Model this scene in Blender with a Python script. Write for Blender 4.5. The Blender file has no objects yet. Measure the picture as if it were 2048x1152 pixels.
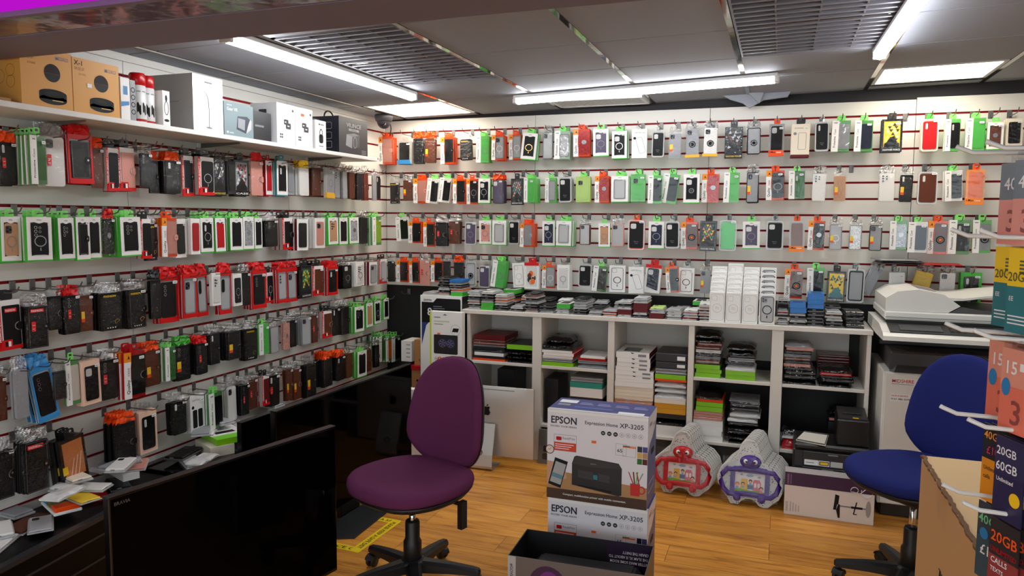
import bpy, math, random
from mathutils import Vector, Matrix, Euler

# ------------------------------------------------------------------ camera, world, exposure
# Metres: x runs along the back wall, y into the shop, z up from the floor.
S = bpy.context.scene
COLL = S.collection
cam_data = bpy.data.cameras.new('camera')
cam_data.sensor_width = 36.0
cam_data.lens = 1490.35 / 2048 * 36.0
cam_data.clip_start = 0.05
camera = bpy.data.objects.new('camera', cam_data)
COLL.objects.link(camera)
camera.matrix_world = Matrix(((0.9403791, -0.03848985, 0.3379433, 0.0),
                              (0.3400445, 0.08435879, -0.93661803, 0.0),
                              (0.00754179, 0.99569178, 0.09241751, 1.6),
                              (0, 0, 0, 1)))
S.camera = camera

world = bpy.data.worlds.new('world')
S.world = world
world.use_nodes = True
world.node_tree.nodes['Background'].inputs[0].default_value = (0.9, 0.92, 1.0, 1)
world.node_tree.nodes['Background'].inputs[1].default_value = 1.5  # added daylight: soft fill entering through the opened front wall

S.view_settings.view_transform = 'Standard'
S.view_settings.look = 'None'
S.view_settings.gamma = 1.0
S.view_settings.use_curve_mapping = False
S.view_settings.exposure = 1.42
S.cycles.transparent_max_bounces = 24
S.cycles.max_bounces = 6

TUBE = 13.0        # batten tubes
PANEL = 4.6        # recessed square panels

XL, YB = -2.85, 5.058          # planes of the left and the back slatwall
random.seed(7)

# ------------------------------------------------------------------ materials
def lin(c):
    c = c / 255.0
    return c / 12.92 if c <= 0.04045 else ((c + 0.055) / 1.055) ** 2.4
MATS = {}
def M(name, rgb, rough=0.5, metal=0.0, spec=0.5, coat=0.0):
    if name in MATS:
        return MATS[name]
    m = bpy.data.materials.new(name)
    m.use_nodes = True
    b = m.node_tree.nodes['Principled BSDF']
    b.inputs['Base Color'].default_value = (lin(rgb[0]), lin(rgb[1]), lin(rgb[2]), 1)
    b.inputs['Roughness'].default_value = rough
    b.inputs['Metallic'].default_value = metal
    b.inputs['Specular IOR Level'].default_value = spec
    b.inputs['Coat Weight'].default_value = coat
    MATS[name] = m
    return m
def bsdf(m):
    return m.node_tree.nodes['Principled BSDF']
def node(m, kind, **kw):
    n = m.node_tree.nodes.new(kind)
    for k, v in kw.items():
        setattr(n, k, v)
    return n
def link(m, a, b):
    m.node_tree.links.new(a, b)
def bump(m, scale, strength, dist=0.002, detail=3, stretch=None, rough_noise=0.5):
    tc = node(m, 'ShaderNodeTexCoord')
    src = tc.outputs['Object']
    if stretch:
        mp = node(m, 'ShaderNodeMapping')
        mp.inputs['Scale'].default_value = stretch
        link(m, src, mp.inputs[0])
        src = mp.outputs[0]
    nz = node(m, 'ShaderNodeTexNoise')
    nz.inputs['Scale'].default_value = scale
    nz.inputs['Detail'].default_value = detail
    link(m, src, nz.inputs['Vector'])
    bp = node(m, 'ShaderNodeBump')
    bp.inputs['Strength'].default_value = strength
    bp.inputs['Distance'].default_value = dist
    link(m, nz.outputs[0], bp.inputs['Height'])
    link(m, bp.outputs[0], bsdf(m).inputs['Normal'])
    return m
def emit(name, rgb, power):
    if name in MATS:
        return MATS[name]
    m = bpy.data.materials.new(name)
    m.use_nodes = True
    t = m.node_tree
    t.nodes.clear()
    e = t.nodes.new('ShaderNodeEmission')
    e.inputs[0].default_value = (lin(rgb[0]), lin(rgb[1]), lin(rgb[2]), 1)
    e.inputs[1].default_value = power
    o = t.nodes.new('ShaderNodeOutputMaterial')
    t.links.new(e.outputs[0], o.inputs[0])
    MATS[name] = m
    return m
def film(name, tint, fac, rough=0.12, wrinkle=0.6, scale=45):
    """thin clear packaging film: lets light through, glints where it wrinkles"""
    if name in MATS:
        return MATS[name]
    m = bpy.data.materials.new(name)
    m.use_nodes = True
    t = m.node_tree
    t.nodes.clear()
    tr = t.nodes.new('ShaderNodeBsdfTransparent')
    tr.inputs[0].default_value = (lin(tint[0]), lin(tint[1]), lin(tint[2]), 1)
    gl = t.nodes.new('ShaderNodeBsdfGlossy')
    gl.inputs['Roughness'].default_value = rough
    gl.inputs[0].default_value = (0.9, 0.9, 0.9, 1)
    mx = t.nodes.new('ShaderNodeMixShader')
    mx.inputs[0].default_value = fac
    tc = t.nodes.new('ShaderNodeTexCoord')
    nz = t.nodes.new('ShaderNodeTexNoise')
    nz.inputs['Scale'].default_value = scale
    nz.inputs['Detail'].default_value = 2
    bp = t.nodes.new('ShaderNodeBump')
    bp.inputs['Strength'].default_value = wrinkle
    bp.inputs['Distance'].default_value = 0.01
    o = t.nodes.new('ShaderNodeOutputMaterial')
    L = t.links.new
    L(tc.outputs['Object'], nz.inputs['Vector'])
    L(nz.outputs[0], bp.inputs['Height'])
    L(bp.outputs[0], gl.inputs['Normal'])
    L(tr.outputs[0], mx.inputs[1])
    L(gl.outputs[0], mx.inputs[2])
    L(mx.outputs[0], o.inputs[0])
    MATS[name] = m
    return m

RGB = dict(bk=(13, 13, 15), tn=(186, 140, 104), pk=(212, 144, 130), rd=(178, 20, 26), br=(92, 46, 28), gy=(150, 152, 156),
           cl=(196, 196, 194), wh=(228, 226, 222), nv=(36, 42, 62), pu=(82, 72, 96), gn=(84, 196, 84), dg=(52, 110, 52),
           mt=(120, 204, 140), sv=(170, 172, 180), og=(240, 104, 16), ye=(240, 200, 40), rdb=(110, 44, 36), ly=(190, 226, 120),
           lime=(150, 196, 40), dr=(96, 18, 24), teal=(44, 120, 128), cr=(232, 220, 200), peach=(236, 196, 172), dgr=(44, 44, 48),
           brown=(120, 70, 50), gold=(214, 170, 90), bl=(46, 128, 186), cream=(226, 214, 200))
def C(tok):
    g = tok == 'sv'
    return M('colour_' + tok, RGB[tok], 0.42 if not g else 0.3, spec=0.25 if sum(RGB[tok]) < 240 else 0.45)
WHITE_CARD = M('white_card', (236, 234, 230), 0.45)
PRINT_BLACK = M('print_black', (16, 16, 18), 0.5, spec=0.25)
PRINT_GREY = M('print_grey', (130, 130, 134), 0.5)
PRINT_WHITE = M('print_white', (238, 238, 238), 0.5)
GREEN_CARD = M('green_card', (66, 176, 54), 0.4)
GREEN_TAB = M('green_tab', (126, 220, 104), 0.35)
ORANGE_CARD = M('orange_card', (236, 76, 14), 0.42, spec=0.3)
RED_CARD = M('red_card', (206, 12, 16), 0.38, spec=0.35)
BLACK_PLASTIC = M('black_plastic', (20, 20, 22), 0.4)
GLOSS_BLACK = M('gloss_black', (4, 4, 5), 0.06, spec=0.35)
STEEL = M('hook_steel', (120, 116, 112), 0.35, 0.8)
CHROME = M('chrome', (210, 210, 212), 0.12, 1.0)
PLATE = M('hook_plate_grey', (112, 110, 108), 0.4, 0.5)
FILM = film('clear_film', (251, 251, 251), 0.025)
BAG = film('bag_film', (250, 250, 250), 0.045, 0.06, 1.0, 60)
TRAY = film('clear_tray', (246, 246, 246), 0.03, 0.08, 0.2, 20)
GREEN_TRAY = film('green_tray', (150, 232, 150), 0.16, 0.1, 0.2, 20)
GLIT = {}
def glitter(tok):
    n = 'glitter_' + tok
    if n in MATS:
        return MATS[n]
    m = M(n, RGB[tok], 0.25, 0.3)
    tc = node(m, 'ShaderNodeTexCoord')
    v = node(m, 'ShaderNodeTexVoronoi')
    v.inputs['Scale'].default_value = 260
    cr = node(m, 'ShaderNodeMix', data_type='RGBA')
    link(m, tc.outputs['Object'], v.inputs['Vector'])
    link(m, v.outputs['Color'], cr.inputs[0])
    b = [lin(c) for c in RGB[tok]]
    cr.inputs[6].default_value = (b[0] * .5, b[1] * .5, b[2] * .5, 1)
    cr.inputs[7].default_value = (min(1, b[0] * 1.6 + .06), min(1, b[1] * 1.6 + .06), min(1, b[2] * 1.6 + .06), 1)
    link(m, cr.outputs[2], bsdf(m).inputs['Base Color'])
    return m

# ------------------------------------------------------------------ mesh building
def rrect(cx, cz, w, h, r, n=3):
    r = min(r, w / 2 - 1e-5, h / 2 - 1e-5)
    out = []
    for (sx, sz, a0) in ((1, -1, -90), (1, 1, 0), (-1, 1, 90), (-1, -1, 180)):
        for i in range(n + 1):
            a = math.radians(a0 + 90.0 * i / n)
            out.append((cx + sx * (w / 2 - r) + r * math.cos(a), cz + sz * (h / 2 - r) + r * math.sin(a)))
    return out
def circ(cx, cz, r, n=16, rz=None):
    rz = r if rz is None else rz
    return [(cx + r * math.cos(2 * math.pi * i / n), cz + rz * math.sin(2 * math.pi * i / n)) for i in range(n)]
def rect(x0, z0, x1, z1):
    return [(x0, z0), (x1, z0), (x1, z1), (x0, z1)]

TEXTS = {}
def text_mesh(s):
    if s not in TEXTS:
        cu = bpy.data.curves.new('lettering', 'FONT')
        cu.body = s
        cu.size = 1.0
        cu.resolution_u = 2
        cu.offset = 0.012
        ob = bpy.data.objects.new('lettering', cu)
        me = bpy.data.meshes.new_from_object(ob)
        v = [(q.co.x, q.co.y) for q in me.vertices]
        f = [tuple(p.vertices) for p in me.polygons]
        w = max([a for a, b in v] or [0.1])
        bpy.data.objects.remove(ob)
        bpy.data.curves.remove(cu)
        bpy.data.meshes.remove(me)
        TEXTS[s] = (v, f, w)
    return TEXTS[s]

class MB:
    """collects shapes; build() links them as one mesh object"""
    def __init__(self):
        self.v, self.f, self.i, self.mats, self.sm = [], [], [], [], []
    def mi(self, m):
        if m not in self.mats:
            self.mats.append(m)
        return self.mats.index(m)
    def add(self, vs, fs, m, smooth=False, T=None):
        o = len(self.v)
        if T is not None:
            vs = [tuple(T @ Vector(p)) for p in vs]
        self.v += [tuple(p) for p in vs]
        k = self.mi(m)
        for f in fs:
            self.f.append([o + q for q in f])
            self.i.append(k)
            self.sm.append(smooth)
        return self
    def box(self, x0, x1, y0, y1, z0, z1, m, T=None, **face):
        v = [(x0, y0, z0), (x1, y0, z0), (x1, y1, z0), (x0, y1, z0), (x0, y0, z1), (x1, y0, z1), (x1, y1, z1), (x0, y1, z1)]
        F = dict(front=(0, 1, 5, 4), right=(1, 2, 6, 5), back=(2, 3, 7, 6), left=(3, 0, 4, 7), top=(4, 5, 6, 7), bottom=(3, 2, 1, 0))
        for n, f in F.items():
            mm = face.get(n, m)
            o = len(self.v)
            vs = [v[q] for q in f]
            self.add(vs, [(0, 1, 2, 3)], mm, T=T)
        return self
    def rbox(self, x0, x1, y0, y1, z0, z1, m, b=0.004, T=None, smooth=False):
        """box with chamfered edges"""
        X, Y, Z = (x0, x1), (y0, y1), (z0, z1)
        vs, idx = [], {}
        for i in (0, 1):
            for j in (0, 1):
                for k in (0, 1):
                    sx, sy, sz = (1 - 2 * i) * b, (1 - 2 * j) * b, (1 - 2 * k) * b
                    idx[i, j, k, 0] = len(vs); vs.append((X[i], Y[j] + sy, Z[k] + sz))
                    idx[i, j, k, 1] = len(vs); vs.append((X[i] + sx, Y[j], Z[k] + sz))
                    idx[i, j, k, 2] = len(vs); vs.append((X[i] + sx, Y[j] + sy, Z[k]))
        fs = []
        for i in (0, 1):
            q = [idx[i, 0, 0, 0], idx[i, 0, 1, 0], idx[i, 1, 1, 0], idx[i, 1, 0, 0]]
            fs.append(q if i == 0 else q[::-1])
            q = [idx[0, i, 0, 1], idx[1, i, 0, 1], idx[1, i, 1, 1], idx[0, i, 1, 1]]
            fs.append(q if i == 0 else q[::-1])
            q = [idx[0, 0, i, 2], idx[0, 1, i, 2], idx[1, 1, i, 2], idx[1, 0, i, 2]]
            fs.append(q if i == 0 else q[::-1])
        c = Vector(((x0 + x1) / 2, (y0 + y1) / 2, (z0 + z1) / 2))
        def put(q):
            p = [Vector(vs[k]) for k in q]
            n = (p[1] - p[0]).cross(p[2] - p[0])
            mid = sum(p, Vector()) / len(p)
            fs.append(q if n.dot(mid - c) > 0 else q[::-1])
        for a in (0, 1):
            for d in (0, 1):
                put([idx[a, d, 0, 0], idx[a, d, 0, 1], idx[a, d, 1, 1], idx[a, d, 1, 0]])
                put([idx[a, 0, d, 0], idx[a, 0, d, 2], idx[a, 1, d, 2], idx[a, 1, d, 0]])
                put([idx[0, a, d, 1], idx[0, a, d, 2], idx[1, a, d, 2], idx[1, a, d, 1]])
        for i in (0, 1):
            for j in (0, 1):
                for k in (0, 1):
                    put([idx[i, j, k, 0], idx[i, j, k, 1], idx[i, j, k, 2]])
        return self.add(vs, fs, m, smooth, T)
    def prism(self, pts, y0, y1, m, side=None, T=None, smooth=False, back=True):
        """polygon in the x-z plane (counter-clockwise seen from -y) drawn out from y0 (front) to y1"""
        n = len(pts)
        self.add([(x, y0, z) for x, z in pts], [tuple(range(n))], m, T=T)
        if y1 != y0:
            vs = [(x, y0, z) for x, z in pts] + [(x, y1, z) for x, z in pts]
            self.add(vs, [((k + 1) % n, k, n + k, n + (k + 1) % n) for k in range(n)], side or m, smooth, T)
            if back:
                self.add([(x, y1, z) for x, z in pts], [tuple(range(n))[::-1]], m, T=T)
        return self
    def ring(self, outer, inner, y0, y1, m, T=None, side=None):
        n = len(outer)
        vs = [(x, y0, z) for x, z in outer] + [(x, y0, z) for x, z in inner]
        self.add(vs, [(k, (k + 1) % n, n + (k + 1) % n, n + k) for k in range(n)], m, T=T)
        if y1 != y0:
            for loop, flip in ((outer, 1), (inner, 0)):
                vs = [(x, y0, z) for x, z in loop] + [(x, y1, z) for x, z in loop]
                fs = [(k, (k + 1) % n, n + (k + 1) % n, n + k) for k in range(n)]
                self.add(vs, [f[::-1] if flip else f for f in fs], side or m, T=T)
            vs = [(x, y1, z) for x, z in outer] + [(x, y1, z) for x, z in inner]
            self.add(vs, [(k, (k + 1) % n, n + (k + 1) % n, n + k)[::-1] for k in range(n)], m, T=T)
        return self
    def loft(self, rings, m, smooth=True, caps=(True, True), T=None, closed=True):
        n = len(rings[0])
        vs = [p for r in rings for p in r]
        fs = []
        for a in range(len(rings) - 1):
            for k in range(n if closed else n - 1):
                fs.append((a * n + k, a * n + (k + 1) % n, (a + 1) * n + (k + 1) % n, (a + 1) * n + k))
        self.add(vs, fs, m, smooth, T)
        if caps[0]:
            self.add(rings[0], [tuple(range(n))[::-1]], m, smooth, T)
        if caps[1]:
            self.add(rings[-1], [tuple(range(n))], m, smooth, T)
        return self
    def lathe(self, prof, m, n=24, c=(0, 0, 0), T=None, smooth=True):
        rings = [[(c[0] + r * math.cos(2 * math.pi * k / n), c[1] + r * math.sin(2 * math.pi * k / n), c[2] + z) for k in range(n)] for r, z in prof]
        return self.loft(rings, m, smooth, T=T)
    def tube(self, path, r, m, n=8, T=None, smooth=True, squash=1.0):
        P = [Vector(p) for p in path]
        rs = r if isinstance(r, (list, tuple)) else [r] * len(P)
        rings = []
        up = Vector((0, 0, 1))
        for k, p in enumerate(P):
            d = (P[min(k + 1, len(P) - 1)] - P[max(k - 1, 0)]).normalized()
            a = d.cross(up)
            if a.length < 1e-3:
                a = d.cross(Vector((0, 1, 0)))
            a.normalize()
            b = a.cross(d).normalized()
            rings.append([tuple(p + a * rs[k] * math.cos(2 * math.pi * q / n) + b * rs[k] * squash * math.sin(2 * math.pi * q / n)) for q in range(n)])
        return self.loft(rings, m, smooth, T=T)
    def text(self, s, size, m, o, ux=(1, 0, 0), uy=(0, 0, 1), align='l', width=None, sx=1.0):
        v, f, w = text_mesh(s)
        if width:
            sx *= width / (w * size * sx)
        off = {'l': 0, 'c': -w / 2, 'r': -w}[align]
        O, A, B = Vector(o), Vector(ux) * size * sx, Vector(uy) * size
        n = Vector(ux).cross(Vector(uy))
        return self.add([tuple(O + A * (x + off) + B * y) for x, y in v], f, m)
    def sheet(self, nx, nz, fn, m, smooth=True, T=None):
        vs = [fn(a / nx, b / nz) for b in range(nz + 1) for a in range(nx + 1)]
        fs = [(b * (nx + 1) + a, b * (nx + 1) + a + 1, (b + 1) * (nx + 1) + a + 1, (b + 1) * (nx + 1) + a) for b in range(nz) for a in range(nx)]
        return self.add(vs, fs, m, smooth, T)
    def mesh(self, name):
        me = bpy.data.meshes.new(name)
        me.from_pydata(self.v, [], self.f)
        for m in self.mats:
            me.materials.append(m)
        me.polygons.foreach_set('material_index', self.i)
        me.polygons.foreach_set('use_smooth', self.sm)
        me.update()
        return me
    def build(self, name, parent=None, label=None):
        o = bpy.data.objects.new(name, self.mesh(name))
        COLL.objects.link(o)
        if parent is not None:
            o.parent = parent
            KIDS.setdefault(parent, []).append(o)
        if label:
            o['label'] = label
        return o
KIDS = {}
def tag(o, label, cat, group=None, kind=None):
    o['label'] = label
    o['category'] = cat
    if group:
        o['group'] = group
    if kind:
        o['kind'] = kind
    return o
def thing(name, label, cat, loc=(0, 0, 0), rz=0.0, group=None, rot=None):
    o = bpy.data.objects.new(name, None)
    o.empty_display_size = 0.02
    COLL.objects.link(o)
    o.location = loc
    o.rotation_euler = rot if rot is not None else (0, 0, rz)
    return tag(o, label, cat, group)
def dup(root, skip=(), parent=None):
    c = root.copy()
    COLL.objects.link(c)
    if parent is not None:
        c.parent = parent
        KIDS.setdefault(parent, []).append(c)
    for ch in KIDS.get(root, []):
        if ch.name.split('.')[0] not in skip:
            dup(ch, skip, c)
    return c
def structure(mb, name, label=None, cat=None):
    o = mb.build(name)
    o['kind'] = 'structure'
    if label:
        o['label'] = label
    if cat:
        o['category'] = cat
    return o
WORDS = 'first second third fourth fifth sixth seventh eighth ninth tenth eleventh twelfth'.split()
def nth(k):
    if k < 12:
        return WORDS[k]
    k += 1
    return '%d%s' % (k, 'th' if 10 < k % 100 < 20 else {1: 'st', 2: 'nd', 3: 'rd'}.get(k % 10, 'th'))

# ------------------------------------------------------------------ the room
def zc(x):                                  # the suspended ceiling hangs slightly out of level
    return 2.388 + 0.019 * x
X0, X1, Y0, Y1 = XL, 2.6, -2.6, YB
# laminate floor
fl = M('oak_laminate', (190, 134, 70), 0.34, spec=0.35)
tc = node(fl, 'ShaderNodeTexCoord')
bk = node(fl, 'ShaderNodeTexBrick')
bk.offset = 0.37
bk.inputs['Color1'].default_value = (0, 0, 0, 1)
bk.inputs['Color2'].default_value = (1, 1, 1, 1)
bk.inputs['Mortar'].default_value = (0.5, 0.5, 0.5, 1)
bk.inputs['Scale'].default_value = 1.0
bk.inputs['Mortar Size'].default_value = 0.0012
bk.inputs['Mortar Smooth'].default_value = 0.2
bk.inputs['Brick Width'].default_value = 1.25
bk.inputs['Row Height'].default_value = 0.19
link(fl, tc.outputs['Object'], bk.inputs['Vector'])
mp = node(fl, 'ShaderNodeMapping')
mp.inputs['Scale'].default_value = (1.1, 9.0, 1)
add = node(fl, 'ShaderNodeVectorMath', operation='ADD')
mul = node(fl, 'ShaderNodeVectorMath', operation='SCALE')
mul.inputs['Scale'].default_value = 7.0
link(fl, bk.outputs['Color'], mul.inputs[0])
link(fl, tc.outputs['Object'], mp.inputs[0])
link(fl, mp.outputs[0], add.inputs[0])
link(fl, mul.outputs[0], add.inputs[1])
nz = node(fl, 'ShaderNodeTexNoise')
nz.inputs['Scale'].default_value = 2.6
nz.inputs['Detail'].default_value = 7
nz.inputs['Roughness'].default_value = 0.62
nz.inputs['Distortion'].default_value = 0.6
link(fl, add.outputs[0], nz.inputs['Vector'])
ramp = node(fl, 'ShaderNodeValToRGB')
e = ramp.color_ramp.elements
e[0].position, e[0].color = 0.26, (lin(146), lin(84), lin(26), 1)
e[1].position, e[1].color = 0.72, (lin(232), lin(168), lin(78), 1)
e2 = ramp.color_ramp.elements.new(0.48)
e2.color = (lin(212), lin(144), lin(58), 1)
link(fl, nz.outputs[0], ramp.inputs[0])
mixp = node(fl, 'ShaderNodeMix', data_type='RGBA', blend_type='MULTIPLY')
mixp.inputs[0].default_value = 1.0
tone = node(fl, 'ShaderNodeMix', data_type='RGBA')
link(fl, bk.outputs['Color'], tone.inputs[0])
tone.inputs[6].default_value = (0.82, 0.8, 0.78, 1)
tone.inputs[7].default_value = (1.08, 1.06, 1.02, 1)
link(fl, ramp.outputs[0], mixp.inputs[6])
link(fl, tone.outputs[2], mixp.inputs[7])
seam = node(fl, 'ShaderNodeMix', data_type='RGBA')
link(fl, bk.outputs['Fac'], seam.inputs[0])
link(fl, mixp.outputs[2], seam.inputs[6])
seam.inputs[7].default_value = (lin(80), lin(46), lin(18), 1)
link(fl, seam.outputs[2], bsdf(fl).inputs['Base Color'])
structure(MB().box(X0, X1, Y0, Y1 + .1, -0.05, 0, fl), 'floor')

# slatwall: white boards between red-lined slots
SLAT = M('slatwall_white', (222, 218, 210), 0.42)
SLOT = M('slot_red', (132, 4, 12), 0.6, spec=0.2)
SLOT_SHADE = M('joint_grey', (40, 38, 38), 0.8)
DARK_WALL = M('wall_charcoal', (30, 29, 33), 0.7)
BLACK_BOARD = M('black_board', (10, 10, 11), 0.6)
G = 0.0064
def slats(mb, a0, a1, ztop, zbot, place):
    """boards along one axis; place(a0, a1, d0, d1, z0, z1, material) sets one"""
    grooves = [1.937 + 0.1 * k for k in range(-18, 5)]
    grooves = [g for g in grooves if zbot + .01 < g < ztop - .01]
    edges = [zbot] + grooves + [ztop]
    for lo, hi in zip(edges, edges[1:]):
        z0 = lo + (G if lo != zbot else 0)
        z1 = hi - (G if hi != ztop else 0)
        place(a0, a1, 0.0, 0.018, z0, z1, SLAT)
    place(a0, a1, 0.009, 0.0175, zbot, ztop, SLOT)
wl = MB()
pl = lambda a0, a1, d0, d1, z0, z1, m: wl.box(XL - d1, XL - d0, a0, a1, z0, z1, m)
joints = [YB - 1.2 * k for k in range(7)]
for b, a in zip(joints, joints[1:]):
    slats(wl, a + .0016, b - .0016, 2.0, 0.10, pl)
for b, a in zip(joints, joints[1:]):
    slats(wl, a + .0016, b - .0016, 2.30, 2.0, pl)
wl.box(XL - .03, XL - .012, joints[-1], YB + .02, 0.0, 2.36, SLOT_SHADE)
wl.box(XL - .018, XL, joints[-1], YB, 2.302, 2.36, SLAT)
structure(wl, 'wall_left')
wb = MB()
pb = lambda a0, a1, d0, d1, z0, z1, m: wb.box(a0, a1, YB + d0, YB + d1, z0, z1, m)
xs = [XL + 1.191 * k for k in range(6)]
for k, (a, b) in enumerate(zip(xs, xs[1:])):
    slats(wb, a + .0016, b - .0016, 2.324 if k < 3 else 2.335, 1.09, pb)
wb.box(XL - .02, X1, YB + .018, YB + .05, 0, 2.46, DARK_WALL)
wb.box(XL, X1, YB + .012, YB + .018, 0.0, 1.09, BLACK_BOARD)
wb.box(XL, X1, YB + .0176, YB + .018, 1.09, 2.33, SLOT_SHADE)
structure(wb, 'wall_back')
RW = M('plain_wall_white', (214, 212, 208), 0.8)
structure(MB().box(X1, X1 + .05, Y0, Y1, 0, 2.5, RW), 'wall_right')
wf = MB()
for a, b, z0, z1 in ((X0, X1, 0, .18), (X0, X1, 2.3, 2.5), (X0, X0 + .12, .18, 2.3), (X1 - .12, X1, .18, 2.3), (-.2, -.1, .18, 2.3), (.9, 1.0, .18, 2.3), (-1.5, -1.42, .18, 2.3)):
    wf.box(a, b, Y0 - .05, Y0, z0, z1, RW)
structure(wf, 'wall_front')  # unseen front wall, opened into glazing bars to let fill light in
structure(MB().box(X0 + .12, X1 - .12, Y0 - .03, Y0 - .025, .18, 2.3, film('fill_window_glass', (236, 242, 240), 0.06, 0.0, 0.0, 1)), 'added_fill_window_1')  # invented glazing behind the camera, added so fill light comes in
structure(MB().box(XL - .05, XL, Y0, joints[-1], 0, 2.4, RW), 'wall_left.001')
# baseboard strip under the back cabinets is hidden; the floor meets the boards directly

# suspended ceiling: tiles, mirror-bright grid bars
TILE = bump(M('ceiling_tile', (150, 154, 163), 0.75), 60, 0.25, 0.003, 4, (1, 5, 1))
BAR = bump(M('grid_bar_mirror', (150, 142, 130), 0.06, 1.0), 14, 0.12)
GX = [-2.68, -2.07, -1.46, -0.83, -0.23, 0.44, 1.05, 1.66, 2.27]
GY = [-2.28, -1.68, -1.08, -0.48, 0.12, 0.86, 1.46, 2.08, 2.68, 3.28, 3.85, 4.40, 4.98]
HOLES = {(1, 8): 1, (1, 9): 1, (4, 8): 1, (4, 9): 1, (0, 11): 1, (5, 11): 1}
ce = MB()
gx = [X0] + GX + [X1]
gy = [Y0] + GY + [Y1 + .018]
def slab(mb, xa, xb, ya, yb, dz0, dz1, m):
    vs = [(x, y, zc(x) + d) for d in (dz0, dz1) for (x, y) in ((xa, ya), (xb, ya), (xb, yb), (xa, yb))]
    mb.add(vs, [(3, 2, 1, 0), (4, 5, 6, 7), (0, 1, 5, 4), (1, 2, 6, 5), (2, 3, 7, 6), (3, 0, 4, 7)], m)
for i in range(len(gx) - 1):
    for j in range(len(gy) - 1):
        key = (i - 1, j - 1)
        if key in HOLES or (key == (2, 11)):
            continue
        slab(ce, gx[i] + .006, gx[i + 1] - .006, gy[j] + .006, gy[j + 1] - .006, 0.0, 0.012, TILE)
slab(ce, X0 - .02, X1, Y0, Y1 + .03, 0.10, 0.12, M('ceiling_void', (36, 36, 38), 0.9))
structure(ce, 'ceiling')
gr = MB()
for x in GX:
    slab(gr, x - .012, x + .012, Y0, Y1, -0.003, 0.03, BAR)
for y in GY:
    slab(gr, X0, X1, y - .0065, y + .0065, 0.004, 0.03, BAR)
structure(gr, 'trim_1')
# glossy soffit of the shop-front bulkhead, with its magenta strip
SOF = bump(M('soffit_gloss', (104, 92, 108), 0.10, spec=0.9), 4, 0.35, 0.03)
SOFD = M('soffit_edge', (118, 108, 124), 0.55)
so = MB()
so.box(X0, X1, 1.70, 1.93, 2.15, 2.34, SOFD)
so.box(X0, X1, 1.54, 1.70, 2.152, 2.34, SOF)
so.box(X0, X1, 1.52, 1.54, 2.146, 2.34, SOFD)
so.box(X0, X1, 0.6, 1.40, 2.152, 2.34, SOF)
structure(so, 'trim_2')
t = thing('led_strip', 'magenta glowing strip recessed in the glossy bulkhead above the entrance', 'strip light', (0, 1.46, 2.16))
MB().box(-2.8, 0.2, -.055, .058, 0.0, 0.02, emit('magenta_glow', (184, 16, 200), .38)).build('diffuser', t)
MB().box(-2.8, 0.2, -.055, .058, 0.021, 0.05, SOFD).build('channel', t)

# lights
TUBE_M = emit('tube_glow', (250, 252, 255), TUBE)
PANEL_M = emit('panel_glow', (255, 244, 226), PANEL)
LAMP_WHITE = M('lamp_white', (214, 214, 214), 0.4)
def batten(x0, y0, x1, y1, label, drop=0.045):
    a, b = Vector((x0, y0, 0)), Vector((x1, y1, 0))
    L = (b - a).length
    c = (a + b) / 2
    t = thing('batten_light', label, 'light', (c.x, c.y, zc(c.x) - 0.004), math.atan2(b.y - a.y, b.x - a.x), 'long tube lights under the ceiling')
    if abs(b.x - a.x) > abs(b.y - a.y):
        t.rotation_euler.y = -0.019
    MB().rbox(-L / 2 - .02, L / 2 + .02, -.030, .030, -.022, 0, LAMP_WHITE, .004).build('housing', t)
    prof = [(-.027, -.022), (-.027, -.032), (-.018, -.048), (0, -.054), (.018, -.048), (.027, -.032), (.027, -.022)]
    mb = MB()
    mb.loft([[(x, y, z) for y, z in prof] for x in (-L / 2, L / 2)], TUBE_M, False)
    mb.build('diffuser', t)
    for s in (-1, 1):
        MB().rbox(s * L / 2 - .012 + s * .012, s * L / 2 + .012 + s * .012, -.028, .028, -.05, -.018, LAMP_WHITE, .004).build('end_cap', t)
batten(-2.12, 2.50, -2.09, 4.02, 'long bright tube light hanging along the ceiling above the left shelf')
batten(-1.56, 4.40, -0.07, 4.29, 'long bright tube light running across the ceiling before the back wall')
batten(0.43, 2.35, 0.39, 3.86, 'long bright tube light beside the right louvred ceiling fixture')
batten(-1.9, -1.2, -1.9, 0.3, 'unseen tube light added for fill behind the camera, left one')  # this batten and the next two: added out of view as fill
batten(0.6, -1.2, 0.6, 0.3, 'unseen tube light added for fill behind the camera, right one')
batten(-1.0, -1.7, -1.0, -0.2, 'unseen tube light added for fill behind the camera, middle one')
batten(1.6, 0.4, 1.6, 1.3, 'unseen tube light added for fill at the right, beyond the stand')  # another out-of-view batten, added to brighten the room
def panel(xa, xb, ya, yb, label):
    c = ((xa + xb) / 2, (ya + yb) / 2)
    t = thing('ceiling_panel_light', label, 'light', (c[0], c[1], zc(c[0])), 0, 'square lit ceiling panels')
    t.rotation_euler.y = -0.019
    w, d = (xb - xa) / 2, (yb - ya) / 2
    MB().box(-w + .02, w - .02, -d + .02, d - .02, -.001, .012, PANEL_M).build('diffuser', t)
    mb = MB()
    for s in (-1, 1):
        mb.box(s * (w - .01) - .01, s * (w - .01) + .01, -d, d, -.002, .012, LAMP_WHITE)
        mb.box(-w + .02, w - .02, s * (d - .01) - .01, s * (d - .01) + .01, -.002, .012, LAMP_WHITE)
    mb.build('frame', t)
panel(-2.655, -2.085, 4.415, 4.965, 'lit square ceiling panel in the corner above the camera dome')
panel(0.455, 1.035, 4.415, 4.90, 'lit square ceiling panel above the copier at the back')
LOUV = M('louvre_metal', (128, 126, 134), 0.5, 0.0, 0.3)
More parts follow.
